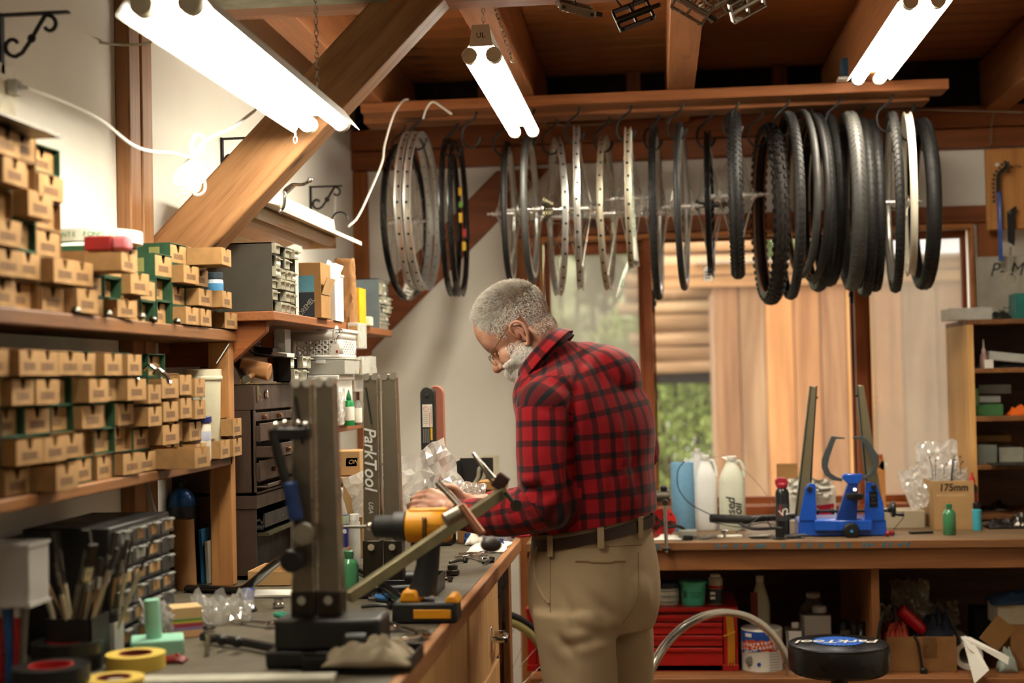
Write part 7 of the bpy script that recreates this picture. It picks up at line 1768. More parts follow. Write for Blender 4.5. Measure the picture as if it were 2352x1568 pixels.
x, z_ = q2(1957, 1137); B().lathe([(.006, -.012), (.026, -.010), (.030, 0), (.028, .010), (.01, .014)], 20, T(x, -.075, z_-.008) @ RZ(0), sy=.6).out('caliper_knob', blackpl, t); B().cyl((x, -.055, z_+.004), (x, -.075, z_+.016), .006, n=10).out('knob_stem', steel, t)
x, z_ = q2(1949, 1220); B().lathe([(.008, 0), (.027, .004), (.028, .016), (.022, .024), (.004, .027)], 24, T(x, -.056, z_) @ RX(PI/2)).out('front_knob', blackpl, t); B().prism([(0, .006), (.007, .0), (0, -.006), (-.007, 0)], .0, .001, T(x, -.0835, z_) @ RX(PI/2)).out('knob_mark', M('mark_blue', '#3E8CC8', .4), t)
x0, z_ = q2(1862, 1180); x1, _ = q2(2040, 1180); B().cyl((x0, -.01, z_), (x1, -.01, z_), .005, n=10).out('threaded_rod', blackmt, t)
for px in (1876, 1912, 1988, 2004): x, _ = q2(px, 1180); B().cyl((x-.006, -.01, z_), (x+.006, -.01, z_), .011, n=12).out('rod_nut', blackmt, t, bev=.001)
x, z_ = q2(2050, 1175); B().lathe([(.008, -.010), (.026, -.006), (.028, 0), (.026, .006), (.008, .010)], 24, T(x, -.01, z_) @ RY(PI/2)).out('hand_wheel', blackpl, t)
B().tube([(x, -.01, z_-.016), (x+.022, -.012, z_-.018), (x+.036, -.012, z_-.018)], [.005, .006, .009], 10).out('crank_knob', blackpl, t); B().cyl((x-.018, -.01, z_), (x, -.01, z_), .011, n=12).out('wheel_hub', blackpl, t)
x, z_ = q2(2003, 1151); B().box(x-.014, x+.014, -.0355, -.034, z_-.027, z_+.027).out('name_plate', M('plate_dark', '#2A2C30', .3, .6), t, bev=.002)
text('Park', .010, steel, t, (x, -.036, z_+.014), (PI/2, -.25, 0)); text('TS-2', .007, steel, t, (x, -.036, z_), (PI/2, 0, 0)); text('TOOL', .008, steel, t, (x, -.036, z_-.013), (PI/2, 0, 0))
# boxes behind the stand
t, w_, h_, s = carton('white_box', 'white box with crimson panel behind the blue truing stand', 'box', 1795, 1920, 1120, 1200, paper, Y=5.5, d=.16, z0=ZR)
hz = yz(1120, 5.5)-ZR
for ch in t.children: ch.scale.z = hz/h_
B().prism([(w_*.02, hz*.1), (w_*.47, hz*.1), (w_*.47, hz*.52), (w_*.12, hz*.45), (w_*.02, hz*.3)], 0, .0015, RX(PI/2)).out('crimson_panel', M('print_crimson', '#B01838', .5), t)
B().box(-w_/2, -w_*.1, .15, .154, hz, hz+.08).out('kraft_flap', kraft, t)
crumple('tissue_paper', 'crumpled white tissue spilling over the white box', 'paper', at(1860, 1140, Y=5.46), .16, .07, paper, 61, .25, (.2, 0, 0), 16, 10, 'sheet')
t, w_, h_, s = carton('orange_carton', 'tall orange-brown carton behind the right arm of the blue stand', 'carton', 1998, 2036, 1062, 1200, M('carton_orange', '#C98A4A', .8, var=.15), Y=5.6, d=.09, z0=ZR)
hz = yz(1062, 5.6)-ZR
for ch in t.children: ch.scale.z = hz/h_
B().box(w_*.1, w_*.5, -.0, .004, 0, .03).out('torn_flap', paper, t, loc=(0, 0, hz-.02), rot=(0, .6, 0))
B().box(-w_*.2, w_*.45, .02, .06, hz, hz+.02).out('rolled_top', M('carton_orange2', '#A85A20', .8), t)
carton('cream_box', 'long low cream box right of the blue stand handle', 'box', 2037, 2124, 1176, 1217, M('box_cream', '#B5A88C', .8, var=.1), Y=5.22, d=.12, z0=ZR)
carton('flat_box', 'small flat cream box lying behind the long low box', 'box', 2045, 2104, 1166, 1186, M('box_cream', '', .8), Y=5.45, d=.08, z0=ZR+.02) if False else None
for i, (px, py) in enumerate(((2042, 1226), (2055, 1219))):
    c = Vector((onbench(px, 1234).x, 4.97+.03*i, ZR)); o = B().ball((0, 0, .010), .0095, 10).out('red_bead', M('bead_red', '#8E1A20', .35), loc=c); tag(o, ['nearer dark red bead right of the blue stand base', 'farther red bead behind the dark red one'][i], 'bead')
rodthing('small_screwdriver', 'tiny red-and-black rod leaning beside the red beads', 'rod', [at(2052, 1216, Y=4.98), at(2076, 1188, Y=5.0)], .0014, blackpl)
o = B().box(-.04, .04, -.01, .01, 0, .008).out('black_strip', blackpl, loc=(onbench(2120, 1228).x, 5.05, ZR), rot=(0, 0, .2)); tag(o, 'short black strip on the bench before the cream box', 'strip')
# 175mm carton with bag and cable ties
t, w_, h_, s = carton('open_carton', 'kraft carton marked 175mm holding white bags and black cable ties', 'carton', 2147, 2239, 1104, 1221, kraftl, Y=5.16, d=.26, z0=ZR, open_=True)
hz = yz(1104, 5.16, 2190)-ZR
for ch in t.children: ch.scale.z = hz/h_
text('175mm', .036, ink, t, (.0, -.0012, hz-.024), (PI/2, -.0, 0), name='handwriting', shear=.1, sx=.92, bold=.0008)
B().box(-w_*.42, w_*.30, -.0006, 0, hz-.055, hz-.046).out('tape_strip', M('tape_clear', '#C9A67A', .3), t)
c0 = Vector((t.location.x, 5.26, ZR+hz))
crumple('white_bag', 'tall translucent white bag bulging out of the 175mm carton', 'bag', c0+Vector((-.02, .08, -.04)), .15, .17, filmw, 71, .16, (-.05, 0, 0), 20, 16)
crumple('white_bag', 'white bag folded over the left side of the 175mm carton', 'bag', c0+Vector((-.095, -.02, -.10)), .08, .15, filmw, 73, .2, (.1, -.35, 0), 20, 18)
crumple('white_bag', 'crumpled white bag filling the front of the 175mm carton', 'bag', c0+Vector((0, -.04, -.03)), .13, .07, filmw, 79, .3, (-.3, 0, 0), 22, 14)
for i, (a, b_) in enumerate((((2142, 1082), (2135, 1050)), ((2148, 1082), (2149, 1057)), ((2168, 1070), (2175, 1065)), ((2185, 1104), (2189, 1055)), ((2187, 1100), (2192, 1048)), ((2184, 1100), (2187, 1060)), ((2190, 1098), (2198, 1062)), ((2206, 1070), (2205, 1048)), ((2206, 1068), (2211, 1060)), ((2186, 1102), (2194, 1056)))):
    p0 = at(*a, Y=5.20); p1 = at(*b_, Y=5.22); t = thing('cable_tie', 'thin black pin-headed cable end sticking out of the 175mm carton', 'cable tie', p0, group='black cable ends in the 175mm carton')
    B().tube([(0, 0, -.03), (0, 0, 0), p1-p0], .0012, 5).out('strap', blackpl, t); B().ball(p1-p0, .0032, 6).out('head', blackpl, t)
c = Vector((onbench(2177, 1226).x, 5.0, ZR)); oilbottle('green oil bottle with brown tip before the 175mm carton', c, 653, (yz(1150, 5.0, 2177)-ZR)*653, 14)
c = Vector((onbench(2253, 1222).x, 5.13, ZR)); 
turned('glue_bottle', 'small teal bottle with black cap beside the 175mm carton', 'bottle', c, 637, [('bottle', [(9, 0), (10, 1), (10, 46), (8, 48)], M('bottle_teal', '#3FA3B5', .4, var=.1)), ('cap', [(8, 48), (8, 60), (5, 63)], blackpl)])
c = Vector((c.x+.002, 5.20, ZR))
turned('glue_tube', 'tall black and red glue bottle with red pointed cap behind the teal one', 'bottle', c, 628, [('bottle', [(10, 0), (11, 2), (11, 92), (7, 98)], M('bottle_blk', '#1F1A1A', .35)), ('cap', [(7, 98), (7, 108), (4, 114), (2, 124), (1, 125)], M('cap_red2', '', .4)), ('red_label', [(11.2, 48), (11.3, 49), (11.3, 80), (11.2, 81)], M('label_red', '#A01C24', .4, var=.8, vs=80), {'cap': False})])
for i, (px, py, w_, h_) in enumerate(((2290, 1218, 70, 22), (2330, 1212, 44, 34), (2310, 1182, 90, 10), (2338, 1160, 30, 26))):
    o = lump('hardware_pile', ['dark pile of small hardware at the right end of the bench', 'dark metal part heap at the far right of the bench', 'flat grey metal strips on the low board of the shelf unit', 'dull metal part on the low shelf board at far right'][i], 'hardware', Vector((at(px, py, Y=5.3).x, 5.22 if i < 2 else 5.6, ZR if i < 2 else SHZ[3])), w_/600, .12, h_/640, dsteel if i % 2 else M('dark_mix', '#2A2724', .5, .5, var=.6, vs=60), 90+i)
# ================= contents of the shelf unit =================
def onsh(px, k_, Y=5.55): return Vector((at(px, 900, Y=Y).x, Y, SHZ[k_] if k_ >= 0 else zt+.019))
turned('glue_bottle', 'small pinkish glue bottle with thin nozzle on the top inner shelf', 'bottle', onsh(2262, 0, 5.5), 600, [('bottle', [(7, 0), (8, 1), (8, 30), (5, 34)], M('bottle_pink', '#A88478', .5)), ('cap', [(4, 34), (4.5, 42), (2, 46), (1, 66)], M('nozzle_pale', '#C9B8A8', .5))])
t = carton('clear_case', 'long clear plastic case lying tilted on the top inner shelf', 'case', 2272, 2352, 808, 828, M('tub_clear', '', .2), Y=5.5, d=.1, z0=SHZ[0]+.025)[0]; t.rotation_euler.y = .12
carton('white_strip', 'bent white plastic strip on the top inner shelf', 'strip', 2262, 2282, 826, 846, whitepl, Y=5.46, d=.01, z0=SHZ[0])
lump('black_pouch', 'black soft pouch on the left of the top inner shelf', 'pouch', onsh(2250, 0, 5.56), .07, .1, .035, blackpl, 95)
lump('black_parts', 'black parts heap under the clear case', 'parts', onsh(2315, 0, 5.55), .12, .1, .022, blackpl, 96)
o, w_, h_, s = carton('green_box', 'green cardboard box lying open on the middle shelf', 'box', 2237, 2304, 931, 958, M('box_green', '#3A6A3A', .7, var=.15), Y=5.48, d=.14, z0=SHZ[1])
B().box(-w_/2, -w_/2+.02, .0, .14, h_, h_+.06).out('raised_end', M('box_green_l', '#6E9A5C', .7), o)
carton('grey_carton', 'upper grey carton stacked in the green box', 'carton', 2250, 2322, 893, 914, M('carton_grey', '#8C8C86', .8), Y=5.55, d=.1, z0=SHZ[1]+.082)
carton('grey_carton', 'lower grey carton inside the green box', 'carton', 2250, 2298, 915, 930, M('carton_grey', '', .8), Y=5.5, d=.1, z0=SHZ[1]+.050)
taperoll('roll of silver tape leaning on the middle shelf', 2322, 945, .032, .03, M('tape_silver', '#8C8A84', .4), M('core_grey', '#5a564e', .7), Z=SHZ[1])
o = lump('orange_tool', 'orange and black tool at the right of the middle shelf', 'tool', onsh(2345, 1, 5.5), .1, .08, .04, orange, 97)
carton('steel_tray', 'grey sheet-metal tray on the lower middle shelf', 'tray', 2240, 2290, 1018, 1062, M('sheet_grey', '#7E837A', .45, .5, var=.1), Y=5.47, d=.2, z0=SHZ[2])
carton('metal_case', 'light grey metal case at the right of the lower middle shelf', 'case', 2296, 2352, 1024, 1060, M('case_light', '#A3A294', .4, .3), Y=5.5, d=.2, z0=SHZ[2])
carton('flat_carton', 'flat tan carton lying behind the grey tray', 'carton', 2244, 2322, 1000, 1016, kraft, Y=5.7, d=.1, z0=SHZ[2]+.07)
o = B().box(-.02, .16, -.12, .16, 0, .004).out('dark_board', blackmt, loc=Vector((at(2290, 1062, Y=5.4).x, 5.44, SHZ[2]+.002)), rot=(0, 0, 0)); tag(o, 'dark thin board jutting from the lower middle shelf', 'board')
# on top of the unit
c = onsh(2230, -1, 5.5)
t = carton('clear_tray', 'clear plastic tray with lid on top of the shelf unit', 'tray', 2180, 2278, 716, 744, M('tub_clear', '', .2), Y=5.46, d=.14, z0=zt+.019)[0]
lump('foil_packet', 'black and silver foil packet on top of the shelf unit', 'packet', onsh(2303, -1, 5.5), .07, .08, .035, M('foil_mix', '#4A5248', .25, .7, var=.7, vs=50), 98)
carton('teal_box', 'dark teal box at the far right on top of the shelf unit', 'box', 2334, 2372, 676, 736, M('box_teal', '#1E6E66', .5), Y=5.55, d=.1, z0=zt+.019)
t, w_, h_, s = carton('white_board', 'worn white board with black handwritten letters leaning behind the shelf top', 'board', 2249, 2380, 588, 742, M('board_grime', '#B9B4A4', .7, var=.25, vs=12), Y=5.76, d=.006, z0=zt+.019)
for ch in t.children: ch.scale.z = (at(2300, 588, Y=5.76).z-zt-.019)/h_
hz = at(2300, 588, Y=5.76).z-zt-.019
text('P- M', .075, ink, t, (-.0, -.001, hz-.055), (PI/2, 0, 0), name='handwriting', shear=.3, sx=.9); text('Rider\nHandling', .016, ink, t, (-.0, -.001, .045), (PI/2, 0, 0), name='handwriting', shear=.2)
# tool board and hanging tools
c = at(2268, 528, Y=5.74); c1 = at(2268, 342, Y=5.74)
tb2 = thing('tool_board', 'pine board hung on the wall at upper right with tools and hooks', 'board', (c.x, 5.74, c.z))
B().box(0, .26, 0, .018, 0, c1.z-c.z).out('board', W('wood_tb', '#C98E4E', '#A86E34', 2), tb2, bev=.002)
for px, py in ((2323, 384), (2341, 383), (2334, 381)): p = at(px, py, Y=5.735)-Vector(tb2.location); B().cyl(p, p-Vector((0, .02, 0)), .002, n=6).out('nail', blackmt, tb2)
p = at(2290, 378, Y=5.735)-Vector(tb2.location); B().lathe([(.008, 0), (.007, .004), (.001, .005)], 14, T(p) @ RX(PI/2)).out('white_dot', whitepl, tb2)
t = thing('chain_whip', 'blue-handled chain whip with black head hanging on the pine board', 'chain whip', at(2298, 440, Y=5.70)); o0 = Vector(t.location)
B().bar(at(2294, 440, Y=5.70)-o0, at(2299, 600, Y=5.70)-o0, .030, .012).out('handle', M('handle_blue', '#1F58B4', .35, coat=.4), t, bev=.005)
B().tube(smoothpts([at(2293, 442, Y=5.7)-o0, at(2292, 418, Y=5.7)-o0, at(2294, 400, Y=5.7)-o0, at(2308, 386, Y=5.7)-o0, at(2314, 374, Y=5.7)-o0]), .015, 8, flat=.5).out('head', blackmt, t)
b = B()
for px, py in [(2283, 462), (2282, 452), (2282, 442), (2281, 432), (2281, 422), (2282, 412), (2284, 402), (2289, 393), (2296, 386), (2302, 378), (2308, 372), (2315, 374), (2317, 384), (2315, 394)]: b.ball(at(px, py, Y=5.69)-o0, (.0065, .004, .0065), 6)
b.out('chain', dsteel, t, kind='stuff')
t = thing('folding_knife', 'black flat hooked tool hanging right of the chain whip', 'tool', at(2323, 480, Y=5.71)); o0 = Vector(t.location)
B().prism([((at(x, y, Y=5.71)-o0).x, (at(x, y, Y=5.71)-o0).z) for x, y in ((2313, 487), (2330, 474), (2336, 474), (2331, 492), (2331, 565), (2315, 555))], -.004, .004, P2).out('body', blackpl, t, bev=.001)
B().torus(.005, .002, 14, 6, T(at(2320, 488, Y=5.70)-o0)).out('eyelet', steel, t)
t = thing('clear_gauge', 'clear hanging gauge with a ring end below the black hooked tool', 'gauge', at(2322, 640, Y=5.70)); o0 = Vector(t.location)
B().bar(at(2322, 566, Y=5.71)-o0, at(2322, 622, Y=5.71)-o0, .022, .003).out('strap', M('gauge_clear', '#B9B0A0', .3, alpha=.6), t); B().torus(.026, .002, 28, 6).out('ring', M('gauge_ring', '#C9C2A8', .3), t)
o = B().tube(smoothpts([at(2283, 255, Y=5.76), at(2277, 290, Y=5.76), at(2276, 325, Y=5.76), at(2270, 336, Y=5.76)]), .0022, 6).out('grey_wire', M('wire_grey', '', .5)); tag(o, 'grey wire dropping from the header to the tool board', 'wire')
# ================= below the right bench =================
ZS = .392; YU = 4.99
def tz(py, Y=YU, px=1600): return at(px, py, Y=Y).z
rt = thing('tool_box', 'large red metal tool chest with slim drawers under the right bench', 'tool box', (at(1212, 1500, Y=YU).x, YU, ZS))
W_ = at(1695, 1500, Y=YU).x-at(1212, 1500, Y=YU).x; HT = tz(1394)-ZS; rp = M('chest_red', '#A01212', .35, var=.1, coat=.2); rdk = M('chest_red_dark', '#5E0C0C', .4)
B().box(0, W_, .004, .32, 0, HT-.004).out('body', rdk, rt, bev=.002)
B().box(-.004, W_+.004, -.006, .325, HT-.016, HT).out('lid', rp, rt, bev=.003)
B().box(-.002, W_+.002, -.008, .004, 0, .022).out('plinth', rp, rt, bev=.002)
B().box(W_-.048, W_, -.004, .004, .022, HT-.016).out('end_panel', rp, rt, bev=.001); B().box(0, .03, -.004, .004, .022, HT-.016).out('end_panel', rp, rt, bev=.001)
for p0, p1 in ((1426, 1413), (1455, 1431), (1482, 1460), (1540, 1488)):
    z0, z1 = tz(p0)-ZS, tz(p1)-ZS
    d = B().box(.034, W_-.052, -.008, .01, z0, z1).out('drawer', rp, rt, bev=.001); B().box(.034, W_-.052, -.014, -.006, z1-.010, z1+.003).out('drawer_lip', rp, d, bev=.002)
for i in range(5): B().tube([(W_-.034+i*.005, -.010, .02+.01*(i % 2)), (W_-.032+i*.005, -.012, HT*.5), (W_-.036+i*.005, -.010, HT-.03)], .0016, 5).out('yellow_cord', M('cord_yellow', '#D9A028', .6), rt)
B().tube([(W_-.048, -.013, HT*.55), (W_-.008, -.013, HT*.62)], .002, 5).out('yellow_cord', M('cord_yellow', '', .6), rt)
zt2 = ZS+HT
def pot(px, Y=5.06, Z=None): return Vector((at(px, 1400, Y=Y).x, Y, Z if Z is not None else ZS))
t = turned('grease_jar', 'white grease jar with dark blue lid on the red tool chest', 'jar', pot(1532, 5.06, zt2), 645, [('jar', [(25, 0), (27, 2), (28, 36), (27, 38)], M('jar_ivory', '#C9BFA0', .5)), ('lid', [(28, 38), (29, 39), (29, 50), (27, 52)], M('lid_navy', '#23283A', .5)), ('teal_line', [(27.6, 8), (27.8, 8.5), (28.3, 31), (28.2, 31.5)], M('label_ivory', '#D6CDB2', .6), {'cap': False})])
text('Campagnolo', .0155, M('print_teal', '#1E6E80', .5), t, (0, -.0445, .034), (PI/2, 0, 0), shear=.4)
for z_ in (.012, .05): B().lathe([(28.4/645, z_), (28.5/645, z_), (28.5/645, z_+.0025), (28.4/645, z_+.0025)], 24, cap=False).out('label_line', M('print_teal', '', .5), t)
t = turned('plastic_tub', 'mint green plastic tub on the red tool chest', 'tub', pot(1593, 5.06, zt2), 645, [('tub', [(25, 0), (26, 2), (29, 46), (30, 47), (30, 52), (28, 53)], M('tub_mint', '#4FBF98', .45, var=.05)), ('rim', [(30, 45), (31.5, 46), (31.5, 52), (30, 53)], M('tub_mint', '', .45), {'cap': False})], n=26)
for i in range(4): B().box(-.015+.002*i, .035-.004*i, -.0435, -.043, .045-.006*i, .047-.006*i).out('print_line', M('print_dkgreen', '#1F5A48', .5), t)
B().box(-.034, -.022, -.0385, -.037, .028, .052).out('print_block', M('print_dkgreen', '', .5), t)
t = turned('spray_bottle', 'white and black can with red band right of the mint tub', 'can', pot(1645, 5.06, zt2), 645, [('can', [(15, 0), (16, 1), (16, 58), (12, 62)], M('can_ivory', '#BDB4A0', .4)), ('dark_part', [(16.2, 2), (16.3, 3), (16.3, 34), (16.2, 35)], M('can_dkgreen', '#1E2A28', .4), {'cap': False}), ('cap', [(11, 60), (11, 66), (8, 68)], whitepl), ('red_band', [(16.3, 36), (16.4, 37), (16.4, 42), (16.3, 43)], red, {'cap': False})])
for z_ in (.02, .036): B().box(-.02, -.003, -.0262, -.0245, z_, z_+.009).out('label_patch', paper, t)
# cleaner can with lettering
c = pot(1748, 5.02); s = 651; h_ = (tz(1440, 5.02)-ZS)*s; r = 46
t = turned('paint_can', 'blue, orange and white cleaner can standing right of the red chest', 'can', c, s, [('can', [(r, 0), (r+1, 2), (r, 4), (r, h_-5), (r+1, h_-3), (r-1, h_), (r-5, h_-2)], M('can_white', '#C9C2B4', .35, .1, var=.08))], n=40)
def band(name, a0, a1, z0, z1, mt, rr=r+.5):
    n = 16; B().ring([[Vector((rr/s*math.cos(a), rr/s*math.sin(a), z)) for z in (z0/s, z1/s)] for a in [a0+(a1-a0)*i/n for i in range(n+1)]], loop=False).out(name, mt, t)
def wavy(name, a0, a1, f0, f1, mt, rr):
    n = 40; B().ring([[Vector((rr/s*math.cos(a), rr/s*math.sin(a), z/s)) for z in (f0((a-a0)/(a1-a0)), f1((a-a0)/(a1-a0)))] for a in [a0+(a1-a0)*i/n for i in range(n+1)]], loop=False).out(name, mt, t)
A0, A1 = math.radians(195), math.radians(300)
wavy('orange_panel', A0, A1, lambda u: h_*.42+u*h_*.12, lambda u: h_*.92, M('print_orange', '#D04A1C', .45), r+.3)
wavy('blue_panel', A0, A1, lambda u: h_*(.76-.02*math.sin(u*26)-.06*(1-u)*(u < .2)), lambda u: h_*.97, M('print_blue2', '#1F4FA0', .45), r+.6)
wavy('blue_strip', A0, math.radians(262), lambda u: h_*(.44+.06*u), lambda u: h_*(.50+.06*u), M('print_blue2', '', .45), r+.7)
wt_ = M('print_white', '#E9E6DC', .5)
def ctext(s_, size, aC, z_, tilt=.08, mt=wt_, sp=None, name='lettering'):
    n = len(s_); w2 = (sp or size*.62)/(r/s)
    for i, ch in enumerate(s_):
        if ch == ' ': continue
        a = aC+(i-(n-1)/2)*w2; text(ch, size, mt, t, ((r+1)/s*math.cos(a), (r+1)/s*math.sin(a), z_/s+(i-(n-1)/2)*size*tilt), (PI/2, 0, a+PI/2), bold=.0004, name=name)
ctext('Carburetor', .021, math.radians(240), h_*.67); ctext('Parts Cleaner', .019, math.radians(242), h_*.57); ctext('COMPLETE KIT', .007, math.radians(232), h_*.49, .12)
B().box(-.013, .013, -.001, .001, -.006, .006).out('badge', wt_, t, loc=((r+1.2)/s*math.cos(math.radians(228)), (r+1.2)/s*math.sin(math.radians(228)), h_*.87/s), rot=(0, 0, math.radians(228)+PI/2), bev=.003); ctext('GUNK', .008, math.radians(228), h_*.87, 0, ink)
lumpc = Vector(((r+1)/s*math.cos(math.radians(232)), (r+1)/s*math.sin(math.radians(232)), h_*.27/s)); B().ball(lumpc, (.018, .004, .018), 7).out('printed_carburetor', M('print_grey', '#7A756A', .5, var=.6, vs=120), t, smooth=False)
B().lathe([(.001, 0), (.007, 0), (.007, .001), (.001, .001)], 14, T((r+1)/s*math.cos(math.radians(257)), (r+1)/s*math.sin(math.radians(257)), h_*.2/s) @ RX(PI/2)).out('blue_dot', M('print_blue2', '', .45), t)
for i in range(10): band('print_line', math.radians(286), math.radians(318), h_*.62-i*6, h_*.62-i*6+1.5, M('label_grey', '', .7))
band('red_line', math.radians(284), math.radians(320), h_*.5, h_*.5+3, red, r+.8)
# jugs, cans and bottles on the lower shelf
def jug2(label, px0, px1, py, Y, mt, cap=True):
    x0 = at(px0, 1400, Y=Y).x; x1 = at(px1, 1400, Y=Y).x; w_ = (x1-x0)/2; H2 = at((px0+px1)/2, py, Y=Y).z-ZS
    t = thing('plastic_jug', label, 'jug', ((x0+x1)/2, Y, ZS)); B().lathe([(w_*.9, 0), (w_, .005), (w_, H2*.66), (w_*.8, H2*.76), (w_*.5, H2*.88), (w_*.4, H2*.93)], 24, sq=3.2).out('body', mt, t)
    B().lathe([(w_*.42, H2*.92), (w_*.44, H2*.93), (w_*.44, H2), (w_*.4, H2+.001)], 16).out('cap', whitepl, t); return t
j_ = jug2('tall cream oil jug with red label behind the cleaner can', 1726, 1768, 1322, 5.22, M('jug_cream', '#C9C4A0', .4, var=.1)); B().box(-.036, -.012, -.036, -.0335, .12, .24).out('red_label', M('label_red2', '#8E2A1E', .5), j_)
jug2('clear-brown jug behind the white rectangular can', 1832, 1905, 1361, 5.3, M('jug_clear', '#7A6E62', .25, alpha=.8, var=.2))
def rcan(label, px0, px1, py, Y, d=.09):
    x0 = at(px0, 1400, Y=Y).x; x1 = at(px1, 1400, Y=Y).x; H2 = at(px0, py, Y=Y).z-ZS; w_ = x1-x0
    t = thing('rectangular_can', label, 'can', ((x0+x1)/2, Y, ZS)); mt = M('can_whitegrey', '#C9C8C0', .4, var=.05)
    B().box(-w_/2, w_/2, 0, d, 0, H2*.86).out('body', mt, t, bev=.003); B().box(-w_/2, w_/2, 0, d, H2*.86, H2*.88, tx=.004, ty=.004).out('shoulder', M('can_brown', '#5A4238', .5), t)
    B().box(-w_/2+.002, -w_/2+.005, -.0012, 0, .01, H2*.84).out('edge_line', ink, t); B().lathe([(w_*.24, H2*.88), (w_*.26, H2*.89), (w_*.26, H2*.99), (w_*.22, H2)], 16, T(w_*.15, d/2, 0)).out('cap', whitepl, t); return t
rcan('large white rectangular can with white cap on the lower shelf', 1843, 1908, 1396, 5.14); rcan('narrow white rectangular can beside the cleaner can', 1806, 1840, 1434, 5.0)
turned('black_light', 'black round-headed lamp on a thin stem on the lower shelf', 'lamp', pot(1937, 5.2), 628, [('base', [(28, 0), (30, 2), (24, 14), (8, 20)], M('rag_brown', '#6A5A4C', .7)), ('stem', [(4, 20), (4, 40)], dsteel), ('head', [(10, 38), (17, 44), (17, 72), (12, 82), (6, 88)], blackpl)])
B().box(-.016, .018, -.029, -.025, .09, .105).out('pale_grille', M('grille_pale', '#8A8478', .5), bpy.data.objects['black_light'])
turned('dark_bottle', 'dark round bottle left of the shelf divider', 'bottle', pot(1978, 5.1), 640, [('bottle', [(26, 0), (30, 3), (30, 34), (22, 56), (11, 70), (10, 82)], M('bottle_dkg', '#23261F', .15, coat=.4)), ('cap', [(11, 80), (11, 92), (9, 94)], blackpl)])
carton('small_white_box', 'small pale box behind the dark round bottle', 'box', 1953, 1966, 1408, 1470, paper, Y=5.3, d=.05, z0=ZS)
# box with pump and bags
t, w_, h_, s = carton('open_carton', 'wide kraft carton with red pump and cables on the lower shelf', 'carton', 2040, 2197, 1462, 1552, kraftd, Y=4.96, d=.22, z0=ZS, open_=True)
hz = at(2110, 1462, Y=4.96).z-ZS
for ch in t.children: ch.scale.z = hz/h_
B().box(w_*.02, w_*.22, -.001, 0, hz*.4, hz*.99).out('tape_strip', M('tape_brown', '#6E4E2E', .3), t)
c0 = Vector((t.location.x, 5.06, ZS+hz))
t = thing('frame_pump', 'bright red cylindrical pump head sticking out of the wide carton', 'pump', at(2066, 1398, Y=5.03)); o0 = Vector(t.location)
B().cyl((0, 0, 0), at(2122, 1450, Y=5.05)-o0, .021, n=20).out('barrel', M('pump_red', '#C01220', .3), t, bev=.004)
B().tube(smoothpts([at(2120, 1452, Y=5.05)-o0, at(2140, 1444, Y=5.05)-o0, at(2152, 1460, Y=5.06)-o0]), .014, 10).out('yoke', M('pump_red', '', .3), t)
B().torus(.032, .008, 24, 8, T(at(2130, 1466, Y=5.04)-o0)).out('black_ring', blackpl, t); B().tube([(0, 0, 0), at(2052, 1390, Y=5.03)-o0, at(2050, 1402, Y=5.03)-o0], .006, 8).out('lever', blackpl, t)
for i, (pp, lb_) in enumerate((([(2052, 1395), (2056, 1420), (2048, 1445), (2052, 1462)], 'black hose left of the red pump'), ([(2098, 1458), (2108, 1475), (2113, 1500), (2118, 1530), (2120, 1548)], 'dark power cord hanging over the front of the wide carton'), ([(2030, 1405), (2022, 1430), (2018, 1455), (2016, 1470)], 'black hose curving down to the stool beside the divider'))):
    o = B().tube(smoothpts(onY(pp, [5.02, 4.945, 4.9][i])), .005, 8).out('hose' if i != 1 else 'power_cord', blackpl); tag(o, lb_, 'hose' if i != 1 else 'cord')
o = B().box(-.012, .012, -.008, .008, -.02, .02).out('cord_plug', blackpl, loc=at(2122, 1548, Y=4.94), bev=.004); tag(o, 'black plug at the end of the cord on the wide carton', 'plug')
lump('red_cloth', 'dark orange-red part in the left of the wide carton', 'part', c0+Vector((-.075, -.03, -.03)), .09, .12, .09, M('part_orange', '#A83218', .5), 101)
lump('navy_cap', 'navy cloth cap in the right of the wide carton', 'cap', c0+Vector((.075, .0, -.03)), .12, .16, .11, M('cloth_navy', '#161A26', .9), 102)
for i, (px, py, w_, h_, sd_) in enumerate(((2035, 1400, .10, .12, 3), (2085, 1385, .13, .17, 5), (2160, 1400, .13, .11, 9))):
    crumple('clear_bag', ['grey clear bag of parts beside the divider', 'tall dusty clear bag behind the red pump', 'beige clear bag behind the navy cap'][i], 'bag', Vector((at(px, py, Y=5.3).x, 5.22+.05*i, at(px, py+50, Y=5.3).z)), w_, h_, bagmat('bag_dust', '#E0D2B8', .2), sd_+110, .5, (.1, 0, 0), 20, 18)
t = thing('paper_roll', 'white paper tube lying end-on right of the wide carton', 'roll', Vector((at(2222, 1510, Y=5.02).x, 5.0, ZS+.048)))
B().torus(.038, 0, 32, prof=[(.010, 0), (.010, .22), (-.006, .22), (-.006, 0)]).out('tube', paper, t)
t = thing('folded_paper', 'fanned white papers sliding off the lower shelf at right', 'paper', at(2222, 1470, Y=4.90)); o0 = Vector(t.location)
def tri(pts, Y0, Y1): b = B(); v = [at(x, y, Y=Y0 if i < 2 else Y1)-o0 for i, (x, y) in enumerate(pts)]; b.add(v, [tuple(range(len(v)))]); return b.out('sheet', paper, t, solid=.0012, smooth=False)
tri([(2212, 1465), (2228, 1462), (2318, 1508), (2315, 1526)], 4.92, 4.86); tri([(2214, 1478), (2240, 1480), (2272, 1538), (2238, 1570)], 4.90, 4.85); tri([(2206, 1462), (2220, 1460), (2240, 1500), (2225, 1490)], 4.93, 4.88)
carton('kraft_carton', 'open kraft carton at the right end of the lower shelf', 'carton', 2325, 2400, 1450, 1552, kraftd, Y=5.0, d=.2, z0=ZS)
